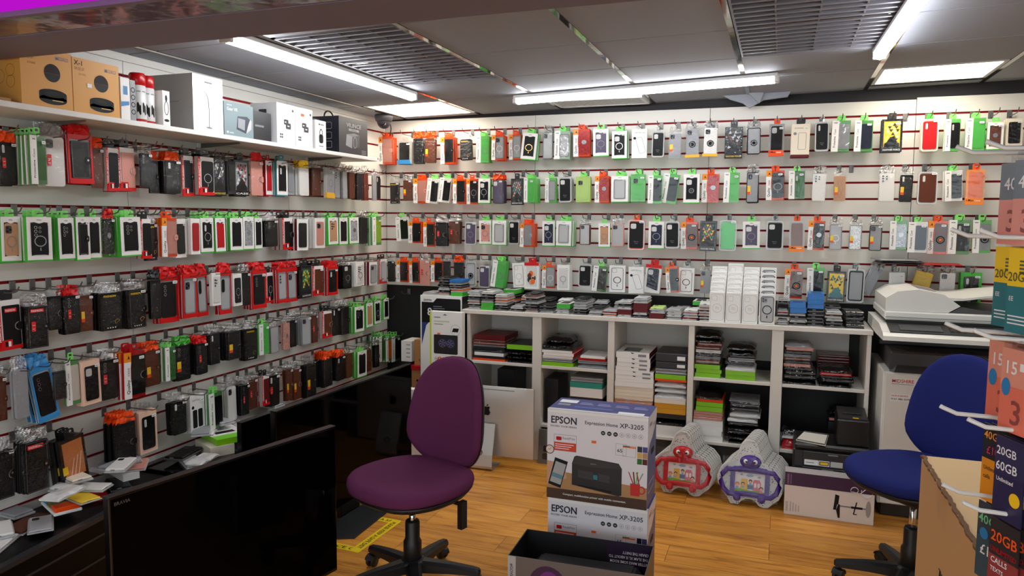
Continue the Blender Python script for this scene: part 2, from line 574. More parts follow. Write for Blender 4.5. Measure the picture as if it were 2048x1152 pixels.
def louvre(xa, xb, ya, yb, label):
    t = thing('louvre_light', label, 'light', ((xa + xb) / 2, (ya + yb) / 2, zc((xa + xb) / 2)), 0, 'unlit louvred ceiling fixtures')
    t.rotation_euler.y = -0.019
    w, d = (xb - xa) / 2, (yb - ya) / 2
    mb = MB()
    mb.box(-w, w, -d, d, .075, .08, M('louvre_pan', (70, 68, 76), 0.6))
    for s in (-1, 1):
        mb.box(s * (w - .004) - .004, s * (w - .004) + .004, -d, d, -.002, .075, LOUV)
        mb.box(-w, w, s * (d - .004) - .004, s * (d - .004) + .004, -.002, .075, LOUV)
    mb.build('housing', t)
    n = 17
    bl = MB()
    for k in range(1, n):
        y = -d + 2 * d * k / n
        prof = [(y - .008, .0), (y + .010, .0), (y + .018, .045), (y + .014, .045)]
        bl.loft([[(x, a, b) for a, b in prof] for x in (-w + .008, w - .008)], LOUV, False)
    bl.build('cross_blade', t)
    for k in range(1, 4):
        x = -w + 2 * w * k / 4
        pr = [(x - .003, .004), (x + .003, .004), (x + .006, .055), (x - .006, .055)]
        MB().loft([[(a, y, b) for a, b in pr] for y in (-d + .008, d - .008)], LOUV, False).build('reflector', t)
louvre(-2.055, -1.475, 2.70, 3.835, 'unlit louvred ceiling fixture beside the left tube light')
louvre(-0.215, 0.425, 2.70, 3.835, 'unlit louvred ceiling fixture beside the right tube light')
# prismatic cover that sags at the back
t = thing('prismatic_panel_light', 'small unlit prismatic ceiling panel behind the middle tube light', 'light', (-1.145, 4.80, zc(-1.145)))
pm = M('prismatic', (196, 196, 194), 0.2, spec=0.8)
v = node(pm, 'ShaderNodeTexVoronoi'); v.inputs['Scale'].default_value = 70
tcn = node(pm, 'ShaderNodeTexCoord'); link(pm, tcn.outputs['Object'], v.inputs['Vector'])
bb = node(pm, 'ShaderNodeBump'); bb.inputs['Strength'].default_value = 0.9; bb.inputs['Distance'].default_value = 0.01
link(pm, v.outputs['Distance'], bb.inputs['Height']); link(pm, bb.outputs[0], bsdf(pm).inputs['Normal'])
MB().box(-.28, .28, -.10, .14, -.012, -.004, pm).build('diffuser', t)
mb = MB()
for s in (-1, 1):
    mb.box(s * .29 - .01, s * .29 + .01, -.12, .16, -.014, .03, LAMP_WHITE)
    mb.box(-.28, .28, (.02 + s * .13) - .01, (.02 + s * .13) + .01, -.014, .03, LAMP_WHITE)
mb.build('frame', t)
# a torn tile hanging at the back edge
mb = MB()
tear = [(-.20, .02), (.24, .06), (.20, -.02), (.06, -.035), (-.02, -.085), (-.06, -.05), (-.14, -.02)]
mb.prism(tear, 0, .008, TILE, T=Matrix.Translation((-.20, 4.94, 2.375)) @ Matrix.Rotation(math.radians(-18), 4, 'X'))
mb.prism([(-.05, .01), (.05, .03), (.02, -.05)], -.03, -.022, TILE, T=Matrix.Translation((-.19, 4.93, 2.37)) @ Matrix.Rotation(math.radians(20), 4, 'Z'))
tag(mb.build('torn_ceiling_tile'), 'broken grey ceiling tile hanging down above the dark wall strip', 'ceiling tile')
# dome camera in the corner
t = thing('dome_camera', 'dark dome security camera in the corner under the ceiling', 'camera', (-2.72, 4.80, zc(-2.72)))
DG = M('dome_grey', (58, 56, 62), 0.45)
MB().lathe([(.0, 0), (.064, 0), (.066, -.018), (.058, -.045), (.05, -.05), (0, -.05)], DG, 28).build('base', t)
R0 = Matrix.Translation((0, 0, -.045))
MB().lathe([(.05 * math.cos(a), -.055 * math.sin(a)) for a in [math.radians(q) for q in range(0, 91, 15)]], M('dome_body', (44, 42, 48), 0.4), 28, T=R0).build('eyeball', t)
LT = Matrix.Translation((.012, -.038, -.072)) @ Matrix.Rotation(math.radians(62), 4, 'X')
MB().lathe([(0.024, -.006), (.024, .008), (.019, .008), (.018, .003), (0, .003)], M('lens_ring', (30, 30, 34), 0.3), 20, T=LT).build('lens', t)
MB().tube([(.02, .05, -.04), (.025, .06, -.09), (.0, .09, -.14)], .004, BLACK_PLASTIC, 6).build('cable', t)

# ------------------------------------------------------------------ packaged phone cases
# a pack faces -y; its body is .09 wide and .175 high, hanging down from z = 0
PW, PH = 0.09, 0.175
CLEAR_GREY = M('clear_case', (176, 177, 178), 0.18)
LENS = M('lens_dark', (12, 12, 15), 0.12)
SILVER = M('ring_silver', (190, 190, 192), 0.25, 0.9)
GOLDM = M('ring_gold', (214, 178, 110), 0.25, 0.9)
YEL = M('label_yellow', (246, 200, 20), 0.4)
RLAB = M('label_red', (222, 24, 28), 0.4)
def case_col(tok, f):
    if 'glit' in f:
        return glitter(tok)
    return CLEAR_GREY if tok == 'cl' else C(tok)
def phone(mb, cx, cz, w, h, y, t, tok, f):
    """a phone case or wallet, front at y, t thick"""
    m = case_col(tok, f)
    mb.prism(rrect(cx, cz, w, h, .009 if 'wal' not in f and 'wring' not in f else .004), y, y + t, m)
    fr = [q for q in f if len(q) == 3 and q[2] == 'f' and q != 'fas']
    if fr or tok == 'cl':
        rim = {'bkf': C('bk'), 'brf': C('br'), 'pkf': C('pk')}.get(fr[0] if fr else '', PRINT_GREY)
        mb.ring(rrect(cx, cz, w + .002, h + .002, .010), rrect(cx, cz, w - .008, h - .008, .006), y - .0015, y + t * .8, rim)
    subs = {}
    sub = lambda n: subs.setdefault(n, MB())
    e = y - .0012
    dark = tok in ('bk', 'nv', 'dr', 'pu', 'br', 'rd', 'rdb', 'brown')
    if 'sq' in f:
        sub('camera_cutout').prism(rrect(cx - w * .22, cz + h / 2 - .024, .028, .030, .007), e, y, M('cutout_light', (205, 204, 202), .35) if dark else M('cutout_dark', (60, 60, 64), .3))
        if not dark:
            for (a, b) in ((-.006, .007), (-.006, -.007), (.007, 0)):
                sub('camera_cutout').prism(circ(cx - w * .22 + a, cz + h / 2 - .024 + b, .0048, 10), e - .001, e, LENS)
    if 'tri' in f or 'five' in f or 'cam' in f:
        if 'cam' in f:
            sub('camera_cutout').prism(rrect(cx - w * .24, cz + h / 2 - .035, .020, .054, .009), e - .002, y, C('bk'))
        for k in range(3):
            sub('camera_cutout').prism(circ(cx - w * .27, cz + h / 2 - .016 - .015 * k, .0062, 12), e - .0012, y, SILVER)
            sub('camera_cutout').prism(circ(cx - w * .27, cz + h / 2 - .016 - .015 * k, .0042, 10), e - .0016, e - .0012, LENS)
        if 'five' in f:
            for k in range(2):
                sub('camera_cutout').prism(circ(cx - w * .02, cz + h / 2 - .018 - .015 * k, .005, 10), e - .0012, y, SILVER)
                sub('camera_cutout').prism(circ(cx - w * .02, cz + h / 2 - .018 - .015 * k, .0034, 10), e - .0016, e - .0012, LENS)
    if 'slot' in f:
        sub('camera_cutout').prism(rrect(cx - w * .25, cz + h / 2 - .026, .011, .032, .005), e, y, M('cutout_light', (205, 204, 202), .35))
    for q, mm in (('ring', C('gy') if tok in ('bk', 'nv') else PRINT_GREY if tok != 'wh' else PRINT_BLACK), ('ringw', PRINT_WHITE), ('ringwh', PRINT_GREY), ('ringg', GOLDM)):
        if q in f:
            sub('ring').ring(circ(cx, cz - .008, .022, 22), circ(cx, cz - .008, .0185, 22), e, e, mm)
            sub('ring').prism(rect(cx - .0018, cz - .046, cx + .0018, cz - .034), e, e, mm)
    if 'stand' in f:
        sub('ring').prism(circ(cx, cz - .012, .021, 20), e - .002, y, C('bk'))
        sub('ring').ring(circ(cx, cz - .012, .015, 18), circ(cx, cz - .012, .011, 18), e - .003, e - .002, PRINT_GREY)
        sub('ring').prism(circ(cx, cz - .012, .008, 14), e - .003, e - .002, C('og') if tok == 'br' else LENS)
    if 'wal' in f:
        sub('clasp').prism(rrect(cx + w * .40, cz, .022, .026, .008), e - .0015, y, m)
        mb.ring(rrect(cx, cz, w - .006, h - .006, .004), rrect(cx, cz, w - .0075, h - .0075, .003), y - .0003, y - .0003, PRINT_GREY if tok == 'bk' else M('stitch_' + tok, tuple(int(c * .7) for c in RGB[tok]), .6))
        sub('clasp').prism(circ(cx + w * .38, cz, .004, 10), e - .002, e - .0015, SILVER)
    if 'wring' in f:
        sub('clasp').ring(circ(cx + w * .36, cz - .004, .015, 18), circ(cx + w * .36, cz - .004, .0115, 18), e - .0015, y, SILVER)
        sub('clasp').prism(rrect(cx + w * .44, cz - .004, .016, .028, .004), e - .0018, y, m)
    if 'quilt' in f:
        q = M('quilt_seam', (132, 88, 56), .5)
        for k in range(-3, 4):
            for s in (-1, 1):
                x = cx + k * .02
                mb.prism([(x - .0006, cz), (x + .0006, cz), (x + .0006 + s * .018, cz + h * .38), (x - .0006 + s * .018, cz + h * .38)] if abs(x + s * .018 - cx) < w / 2 and abs(x - cx) < w / 2 else rect(cx, cz, cx + .001, cz + .001), e, e, q)
                mb.prism([(x - .0006 + s * .018, cz - h * .38), (x + .0006 + s * .018, cz - h * .38), (x + .0006, cz), (x - .0006, cz)] if abs(x + s * .018 - cx) < w / 2 and abs(x - cx) < w / 2 else rect(cx, cz, cx + .001, cz + .001), e, e, q)
    if 'flower' in f:
        for k in range(7):
            a = k * .9
            mb.prism(circ(cx + .014 * math.cos(a), cz - .01 + .03 * math.sin(a), .013, 14, .019), e - .0002 * k, e - .0002 * k, [C('bk'), C('peach'), C('og'), C('rdb')][k % 4])
    if 'glit' in f:
        mb.prism(circ(cx, cz + .004, .014, 16), e, y, SILVER)
    return subs
def labels(mb, cx, cz, w, h, y, f):
    e = y - .0018
    if 'tr' in f:
        mb.prism(rrect(cx - w * .26, cz + .004, .016, .040, .003), e, e, RLAB)
        mb.prism(rect(cx - w * .26 - .005, cz + .008, cx - w * .26 + .005, cz + .0095), e - .0002, e - .0002, PRINT_WHITE)
        mb.prism(rect(cx - w * .26 - .005, cz - .006, cx - w * .26 + .005, cz - .0045), e - .0002, e - .0002, PRINT_WHITE)
    if 'ty' in f:
        x = cx - w * .30
        mb.prism(rect(x - .010, cz - .040, x + .010, cz - .024), e, e, ORANGE_CARD)
        mb.prism(rect(x - .010, cz - .024, x + .010, cz + .010), e, e, YEL)
    if 'fas' in f:
        mb.text('FASHION', .0125, YEL, (cx - w * .42, e, cz + h / 2 - .019), width=w * .62)
        for k in range(4):
            mb.prism(circ(cx - .02 + .01 * k, cz - h / 2 + .012, .0028, 8), e, e, PRINT_WHITE)
        mb.ring([(cx + .012, cz - .058), (cx + .030, cz - .044), (cx + .024, cz - .036), (cx + .016, cz - .036), (cx + .006, cz - .044)][::1], [(cx + .013, cz - .055), (cx + .026, cz - .044), (cx + .022, cz - .039), (cx + .017, cz - .039), (cx + .010, cz - .044)], e, e, GOLDM)
    if 'new' in f:
        mb.prism(rect(cx - w * .4, cz + h / 2 - .024, cx + w * .28, cz + h / 2 - .010), e, e, RLAB)
        mb.text('FASHION', .011, PRINT_WHITE, (cx - w * .36, e - .0003, cz + h / 2 - .021), width=w * .56)
def tab(m, w=.046, z0=.0, z1=.034):
    mb = MB()
    mb.ring(rrect(0, (z0 + z1) / 2, w, z1 - z0, .008), rrect(0, z1 - .010, .020, .009, .004), .006, .0075, m)
    return mb
def bagmesh(w, zt, zb, t, seed, m):
    r = random.Random(seed)
    mb = MB()
    off = [[r.uniform(-1, 1) for _ in range(9)] for _ in range(14)]
    def fn(a, b):
        ed = min(a, 1 - a, b * 1.3, (1 - b) * .8)
        bul = min(1, ed * 7)
        n = off[int(b * 13)][int(a * 8)]
        return ((a - .5) * w + n * .0025, (t - .001) * (1 - bul) * .5 - .004 * bul + n * .003 * bul, zb + (zt - zb) * b + (n * .004 if b in (0, 1) else 0))
    mb.sheet(8, 13, fn, m)
    return mb
def crumple(w, z0, z1, seed, m, y=.004):
    r = random.Random(seed)
    off = [[r.uniform(-1, 1) for _ in range(9)] for _ in range(5)]
    mb = MB()
    def fn(a, b):
        n = off[int(round(b * 4))][int(round(a * 8))]
        return ((a - .5) * w * (1 - .22 * b), y + n * .006, z0 + (z1 - z0) * b + n * .003)
    mb.sheet(8, 4, fn, m, smooth=False)
    def fb(a, b):
        x, yy, z = fn(1 - a, b)
        return (x, yy + .001, z)
    mb.sheet(8, 4, fb, m, smooth=False)
    return mb
BODY = dict(W='white_window_carton', Q='quality_case_box', P='protective_case_box', R='red_stripe_carton', B='bagged_phone_case', RB='red_phone_case_pouch',
            BL='blue_phone_case_pouch', C='clamshell_case_pack', M='ring_print_carton', U='phone_print_carton', PF='patterned_case_box', X='banded_case_box', D='phone_case_carton', K='patterned_case_box')
THICK = dict(W=.018, Q=.02, P=.018, R=.02, B=.012, RB=.013, BL=.014, C=.014, M=.02, U=.02, PF=.018, X=.018, D=.018, K=.018)
COLN = dict(bk='black', tn='tan', pk='pink', rd='red', br='brown', gy='grey', cl='clear', wh='white', nv='navy', pu='purple', gn='green', dg='dark green', mt='mint', sv='silver',
            og='orange', ye='yellow', rdb='red-brown', ly='lime', lime='lime', dr='dark red', teal='teal', cr='cream', peach='peach', dgr='charcoal', brown='brown', dark='dark')
PROTO = {}
def show_case(root, cx, cz, w, h, y, t, tok, f, lab=False, lettering=None):
    """phone case as a part of its pack, with camera cut-out, ring, clasp and label as its own pieces"""
    m = MB()
    subs = phone(m, cx, cz, w, h, y, t, tok, f)
    if lettering:
        lettering(m)
    c = m.build('phone_case', root)
    for n, q in subs.items():
        q.build(n, c)
    if lab and any(q in f for q in ('tr', 'ty', 'fas', 'new')):
        q = MB()
        labels(q, cx, cz, w, h, y - .001, f)
        q.build('label_sticker', c)
def pattern(mb, w, h, seed, cols, y):
    r = random.Random(seed)
    n, k = 5, 6
    for i in range(n):
        for j in range(k):
            x = -w / 2 + w * (i + .5) / n + (.004 if j % 2 else -.004)
            z = -.020 - .098 * (j + .5) / k
            s = .0085
            c = cols[(i * 2 + j + r.randrange(2)) % len(cols)]
            tri = [(x - s, z - s), (x + s, z - s), (x, z + s)] if (i + j) % 2 else [(x - s, z + s * .8), (x, z - s), (x + s, z + s * .8)]
            if abs(x) < w / 2 - s:
                mb.prism(tri, y, y, c)
def pack(spec):
    """prototype of one kind of pack; returns (root, short description)"""
    if spec in PROTO:
        return PROTO[spec]
    tk = spec.split()
    k, tok, f = tk[0], (tk[1] if len(tk) > 1 else 'wh'), tk[2:]
    root = thing(BODY[k], '', 'phone case')
    t = THICK[k]
    seed = sum(map(ord, spec))
    hx = [q[2:] for q in f if q.startswith('h-')]
    ex = [q[2:] for q in f if q.startswith('e-')]
    kind = 'wallet case' if 'wal' in f or 'wring' in f else 'phone case'
    if 'ring' in f or 'ringw' in f or 'ringg' in f or 'ringwh' in f:
        kind = 'ring case'
    if 'glit' in f:
        kind = 'glitter case'
    if 'stand' in f:
        kind = 'stand case'
    cname = COLN.get(tok, tok)
    mb = MB()
    if k == 'W':
        edge = {'rd': C('rd'), 'teal': C('teal')}.get(ex[0] if ex else '', GREEN_CARD)
        mb.box(-.045, .045, 0, t, -PH, 0, edge, front=WHITE_CARD, back=WHITE_CARD)
        mb.prism(rect(-.045, -PH, .045, -PH + .006), -.0003, -.0003, edge)
        mb.prism([(-.031, -.152), (0, -.146), (.031, -.152), (.031, -.022), (.018, -.020), (0, -.026), (-.018, -.020), (-.031, -.022)], -.0004, -.0004, CLEAR_GREY if tok == 'cl' else C('dgr'))
        mb.text('wlec', .010, PRINT_GREY, (0, -.0006, -.014), align='c')
        mb.build('carton', root)
        show_case(root, 0, -.087, .060, .124, -.003, .0024, tok, f)
        tab(GREEN_TAB if edge is GREEN_CARD else edge, .042, -.002, .030).build('hang_tab', root)
        d = 'white window box, %s %s' % (cname, kind)
        d = ('%s-sided ' % ({'rd': 'red', 'teal': 'teal'}.get(ex[0] if ex else '', 'green'))) + d
    elif k in ('Q', 'P'):
        edge = {'Q': ORANGE_CARD, 'P': GREEN_CARD}[k]
        if 'rdq' in f:
            edge = C('rd')
        if k == 'P':
            tone = tok if tok in ('gn', 'dg', 'ly', 'cl', 'mt') else None
            back = {'gn': M('green_shell', (104, 200, 96), .3), 'dg': M('green_shell_dark', (76, 130, 74), .3), 'ly': C('ly'), 'mt': C('mt'), 'cl': M('green_shell_pale', (170, 196, 170), .3)}.get(tone, WHITE_CARD if tok in ('wh', 'cr') else M('green_shell_mid', (96, 166, 92), .3))
            mb.box(-.045, .045, .001, t, -PH, 0, back)
            case = tok if tone is None and tok not in ('wh', 'cr') else ([q for q in f if q in COLN] or [tok])[0]
            ca = (.014 if 'sq' not in f else 0, -.090, .056 if 'sq' not in f else .068, .140, -.0012, .0024, {'wh': 'bk', 'cr': 'bk'}.get(case, case), f)
        else:
            mb.box(-.045, .045, .001, t, -PH, 0, edge)
            ca = (.014, -.088, .060, .150, -.0012, .0024, tok, f)
        mb.build('shell', root)
        show_case(root, *ca)
        if k == 'Q' or 'sq' not in f:
            sl = MB()
            if k == 'Q':
                sl.prism(rect(-.046, -.036, -.018, 0), -.002, .004, M('orange_square', (240, 140, 20), .4))
                sl.prism([(-.040, -.028), (-.030, -.022), (-.024, -.026), (-.026, -.018), (-.031, -.010), (-.032, -.020)], -.0024, -.0024, PRINT_BLACK)
                sl.prism([(-.046, -PH), (-.017, -PH), (-.017, -.13), (-.021, -.10), (-.021, -.06), (-.018, -.036), (-.046, -.036)], -.002, .004, WHITE_CARD)
                sl.text('Quality', .0185, PRINT_BLACK, (-.026, -.0024, -PH + .018), (0, 0, 1), (-1, 0, 0))
                sl.text('case', .0185, PRINT_GREY, (-.026, -.0024, -PH + .086), (0, 0, 1), (-1, 0, 0))
            else:
                sl.prism(rect(-.046, -PH, -.012, 0), -.002, .004, WHITE_CARD)
                sl.text('Protective', .0155, PRINT_BLACK, (-.026, -.0024, -PH + .022), (0, 0, 1), (-1, 0, 0))
                sl.text('Case', .0155, PRINT_GREY, (-.026, -.0024, -PH + .096), (0, 0, 1), (-1, 0, 0))
                sl.prism(rect(-.038, -.016, -.020, -.011), -.0024, -.0024, PRINT_GREY)
            sl.build('sleeve', root)
        fm = MB(); fm.box(-.0175 if k == 'Q' else -.0115 if 'sq' not in f else -.0455, .0455, -.0032, -.0031, -PH, 0, TRAY); fm.build('clear_front', root)
        tab(ORANGE_CARD if 'h-og' in f or k == 'Q' and 'rdq' not in f else GREEN_TAB if k == 'P' else edge, .038, -.002, .03).build('hang_tab', root)
        d = ('orange-edged box, white strip, %s %s' if k == 'Q' else 'protective-case box with white strip, %s %s') % (cname, kind)
        if k == 'Q' and 'rdq' in f:
            d = d.replace('orange', 'red')
    elif k == 'R':
        mb.box(-.045, .045, 0, t, -PH, 0, M('carton_grey', (168, 160, 154), .5), front=WHITE_CARD)
        mb.prism(rect(-.045, -PH, -.030, 0), -.0004, -.0004, RED_CARD)
        mb.prism([(-.045, -PH), (.045, -PH), (.045, -PH + .014), (.006, -PH + .014), (.006, -PH + .036), (-.030, -PH + .036)], -.0032, -.0032, RED_CARD)
        mb.prism(rect(-.022, -PH + .012, -.012, -PH + .030), -.0036, -.0036, PRINT_BLACK)
        mb.prism(rect(-.010, -PH + .012, .000, -PH + .030), -.0036, -.0036, WHITE_CARD)
        mb.text('PREMIUM QUALITY CASE', .010, WHITE_CARD, (-.0335, -.0008, -PH + .03), (0, 0, 1), (-1, 0, 0), width=.135)
        mb.build('carton', root)
        show_case(root, .008, -.090, .066, .142, -.003, .0026, tok, f, True)
        tab(BLACK_PLASTIC).build('hang_tab', root)
        d = 'red-striped carton, %s %s' % (cname, kind)
    elif k == 'B':
        wd = .076
        show_case(root, 0, -PH / 2, wd, PH - .006, 0, .010, tok, f, True)
        bagmesh(.094, .004, -PH - .008, .012, seed, BAG).build('plastic_bag', root)
        col = {'og': ORANGE_CARD, 'rd': RED_CARD, 'bk': BLACK_PLASTIC, 'gn': GREEN_CARD, 'ye': YEL}.get(hx[0] if hx else '', None)
        crumple(.086, .0, .044, seed, col or film('bag_header', (244, 244, 244), .20, .10, 1.0, 80)).build('bag_header', root)
        if 'ye' in f:
            MB().prism(rect(-.044, -PH - .006, .044, -PH + .012), -.008, -.007, M('band_amber', (232, 176, 40), .4)).build('card_band', root)
        d = '%s %s in clear bag' % (cname, kind)
        if hx:
            d = '%s %s, clear bag, %s top' % (cname, kind, COLN[hx[0]])
        for q, n in (('tr', 'red label'), ('ty', 'yellow label'), ('fas', 'yellow lettering'), ('new', 'red lettering')):
            if q in f:
                d = '%s %s with %s in bag' % (cname, kind, n)
    elif k in ('RB', 'BL'):
        edge = RED_CARD if k == 'RB' else M('pouch_blue', (58, 140, 200), .3)
        mb.ring(rrect(0, -PH / 2, .092, PH, .003), rrect(0, -PH / 2 + .004, .078, PH - .03, .003), .001, .006, edge)
        mb.prism(rect(-.046, -PH, .046, -PH + .014), -.001, .004, edge)
        mb.prism(rect(-.046, -.016, .046, .0), -.002, .004, edge)
        mb.box(-.045, .045, .008, .012, -PH + .002, -.002, M('pouch_back', (200, 196, 194), .4))
        mb.build('pouch', root)
        crumple(.092, -.004, .036, seed, edge).build('pouch_header', root)
        show_case(root, 0, -PH / 2 - .002, .068, .134, .001, .006, tok, f)
        fm = MB(); fm.sheet(4, 6, lambda a, b: ((a - .5) * .078, -.0012 - .002 * math.sin(9 * a + 5 * b), -.155 + .138 * b), FILM); fm.build('clear_front', root)
        d = '%s pouch, %s %s' % ('red' if k == 'RB' else 'blue', cname, kind)
    elif k == 'C':
        shell = {'og': ORANGE_CARD, 'cr': C('cr'), 'cl': TRAY}.get(([q for q in f if q in ('og', 'cr', 'cl')] or ['x'])[0], M('tray_grey', (176, 176, 176), .3))
        mb.prism(rrect(0, -PH / 2, .088, PH, .014, 4), .003, .012, shell)
        mb.ring(rrect(0, -PH / 2, .086, PH - .002, .014, 4), rrect(0, -PH / 2, .074, PH - .014, .011, 4), -.001, .003, M('tray_rim', (196, 196, 196), .25) if shell is not C('cr') else shell)
        mb.build('tray', root)
        def lettering(q):
            q.text('Silicone', .008, PRINT_GREY, (0, -.0024, -.128), align='c')
            q.text('Case', .008, PRINT_GREY, (0, -.0024, -.138), align='c')
        show_case(root, 0, -PH / 2, .070, .150, -.002, .005, tok, f, False, lettering if tok == 'bk' else None)
        tab(GREEN_CARD if shell is C('cr') else TRAY if shell is not ORANGE_CARD else ORANGE_CARD, .03, -.004, .03).build('hang_tab', root)
        d = '%s %s in moulded tray' % (cname, kind)
    elif k in ('M', 'U'):
        mb.box(-.045, .045, 0, t, -PH, 0, WHITE_CARD if tok != 'cr' else C('cr'))
        if k == 'M':
            mb.ring(rrect(0, -PH / 2, .068, .146, .012), rrect(0, -PH / 2, .063, .141, .010), -.0006, -.0006, PRINT_BLACK if 'ring' in f else PRINT_GREY)
            mb.ring(rrect(-.016, -.034, .026, .028, .008), rrect(-.016, -.034, .023, .025, .007), -.0006, -.0006, PRINT_GREY)
            mb.ring(circ(0, -.096, .022, 22), circ(0, -.096, .018 if 'ring' in f else .0205, 22), -.0006, -.0006, PRINT_BLACK if 'ring' in f else PRINT_GREY)
            mb.prism(rect(-.002, -.140, .002, -.124), -.0006, -.0006, PRINT_BLACK if 'ring' in f else PRINT_GREY)
            d = 'white carton printed with a %s ring' % ('black' if 'ring' in f else 'faint')
        else:
            T = Matrix.Translation((.008, 0, -.098)) @ Matrix.Rotation(math.radians(-16 if tok != 'cr' else 0), 4, 'Y')
            dk = PRINT_BLACK if tok == 'bk' else PRINT_GREY
            if tok == 'bk':
                for s in (-.017, .017):
                    mb.prism(rrect(s, -.112, .028, .088, .006), -.0006, -.0006, PRINT_BLACK)
            else:
                mb.ring(rrect(0, 0, .040, .098, .008), rrect(0, 0, .036, .094, .006), -.0006, -.0006, dk, T=T)
            mb.text('protection case' if tok == 'cr' else 'UPTECH', .011, PRINT_GREY, (0, -.0006, -.026), align='c', width=.062)
            mb.prism(circ(-.028, -.055, .009, 6), -.0006, -.0006, PRINT_BLACK if tok != 'cr' else PRINT_GREY)
            d = 'white carton printed with a phone outline' if tok != 'bk' else 'white carton printed with two black phones'
            if tok == 'cr':
                d = 'cream carton printed with a phone outline'
        mb.build('carton', root)
        if k == 'U' and tok == 'cr':
            MB().box(-.045, .045, .0, t, -PH - .016, -PH, C('dr')).build('base_tray', root)
        tab(BLACK_PLASTIC if tok == 'cr' else TRAY, .04).build('hang_tab', root)
    elif k in ('PF', 'K'):
        cols = {'violet': ['pu', 'gy', 'dgr', 'wh'], 'green': ['gn', 'dg', 'ly', 'ye'], 'copper': ['og', 'rdb', 'tn', 'br'], 'black': ['dgr', 'br', 'gy', 'bk'], 'yellow': ['ye', 'cr', 'ly', 'dgr'],
                'teal': ['teal', 'gy', 'tn', 'pk'], 'rainbow': ['ye', 'gn', 'pk', 'teal', 'og'], 'yelmon': ['ye', 'ye', 'dgr', 'teal'], 'grey': ['gy', 'dgr', 'wh', 'rd']}[tok]
        mb.box(-.046, .046, 0, t, -PH, 0, M('box_black', (18, 18, 20), .25))
        mb.prism(rect(-.036, -.148, .036, -.012), -.0004, -.0004, M('copper_print', (196, 116, 66), .35) if tok == 'copper' else C(cols[0]) if tok in ('yellow', 'yelmon') else C('dgr') if tok != 'grey' else C('gy'))
        if tok == 'copper':
            for q in range(3):
                x = -.020 + .014 * q
                mb.prism([(x, -.146), (x + .004, -.146), (x + .022, -.080 + .008 * q), (x + .020, -.078 + .008 * q)], -.0007, -.0007, C('peach'))
            mb.prism(rect(-.044, -.130, -.026, -.100), -.0009, -.0009, YEL)
        else:
            pattern(mb, .072, PH, seed, [C(c) for c in cols], -.0007)
            mb.prism([(-.034, -.148), (.034, -.148), (.034, -.132), (.022, -.118), (.008, -.092), (-.008, -.096), (-.022, -.122), (-.034, -.130)], -.001, -.001, C('bk') if tok != 'yelmon' else C('teal'))
        if tok != 'copper':
            mb.text('PANTHER FORCE' if tok != 'grey' else 'CASE', .012, YEL if tok in ('black', 'violet') else PRINT_WHITE, (0, -.0012, -.167), align='c', width=.076)
        mb.build('carton', root)
        MB().prism(rect(-.044, -.17, .044, -.004), -.0026, -.0024, FILM).build('clear_front', root)
        tab(BLACK_PLASTIC, .036, -.003, .034).build('hang_tab', root)
        d = 'black pack with a copper phone picture' if tok == 'copper' else '%s triangle-patterned black box' % {'violet': 'violet', 'yelmon': 'yellow and teal'}.get(tok, tok)
    elif k == 'X':
        band = {'sv': M('band_amber', (232, 176, 40), .4), 'bk': ORANGE_CARD}.get(tok, M('band_orange', (244, 130, 26), .4))
        if 'bl' in f:
            band = C('bl')
        mb.box(-.044, .044, 0, t, -PH, 0, M('box_pale', (180, 178, 174), .25) if tok != 'og' else M('box_orange', (240, 150, 60), .3))
        mb.build('shell', root)
        show_case(root, 0, -.080, .066, .136, -.004, .0038, tok, f)
        bd = MB(); bd.prism([(-.045, -PH), (.045, -PH), (.036, -PH + .032), (-.045, -PH + .032)], -.006, .006, band)
        if tok != 'sv' and 'bl' not in f:
            bd.text('i-Max', .016, PRINT_BLACK, (-.040, -.0064, -PH + .016), width=.036)
            bd.text('case', .014, PRINT_WHITE, (.000, -.0064, -PH + .016), width=.028)
        bd.build('card_band', root)
        MB().box(-.0445, .0445, -.0056, -.0054, -PH + .03, 0, TRAY).build('clear_front', root)
        tab(ORANGE_CARD if 'bl' not in f and tok != 'sv' else TRAY, .036, -.003, .03).build('hang_tab', root)
        d = '%s case, box with %s lower band' % (cname, 'blue' if 'bl' in f else 'amber' if tok == 'sv' else 'orange')
    else:                                                            # D: plain carton with a case on show
        body = {'peach': C('peach'), 'bkg': GREEN_CARD, 'dr': C('dr'), 'dgr': C('dgr'), 'gy': C('gy'), 'cr': C('cr'), 'redtop': WHITE_CARD}.get(tok, WHITE_CARD)
        case = ([q for q in f if q in COLN] or [tok])[0]
        g = [q for q in f if q not in COLN]
        if tok in ('dr',) or 'e-rd' in f:
            mb.box(-.045, .045, 0, t, -PH, 0, C('dr'), front=WHITE_CARD)
        else:
            mb.box(-.045, .045, 0, t, -PH, 0, body)
        if tok == 'redtop' or 'flower' in f:
            mb.prism(rect(-.045, -.018, .045, 0.002), -.004, .0, RED_CARD)
            mb.prism([(-.045, -PH), (.045, -PH), (.045, -PH + .012), (-.045, -PH + .040)], -.0036, -.0036, WHITE_CARD)
        mb.build('carton', root)
        if case not in ('redtop', 'bkg'):
            show_case(root, 0, -.090, .064, .136, -.003, .0027, case, g)
        if 'none' not in f:
            MB().prism(rect(-.034, -.160, .034, -.02), -.0052, -.005, FILM).build('clear_front', root)
        tab(RED_CARD if tok == 'redtop' or 'flower' in f else TRAY, .04, -.002, .034).build('hang_tab', root)
        bn = {'redtop': 'white red-topped', 'bkg': 'green-edged', 'dr': 'dark red', 'dgr': 'charcoal', 'gy': 'grey', 'cr': 'cream', 'peach': 'peach'}.get(tok, 'white')
        d = '%s carton, %s %s' % (bn, COLN.get(case, case).replace('redtop', 'navy'), kind)
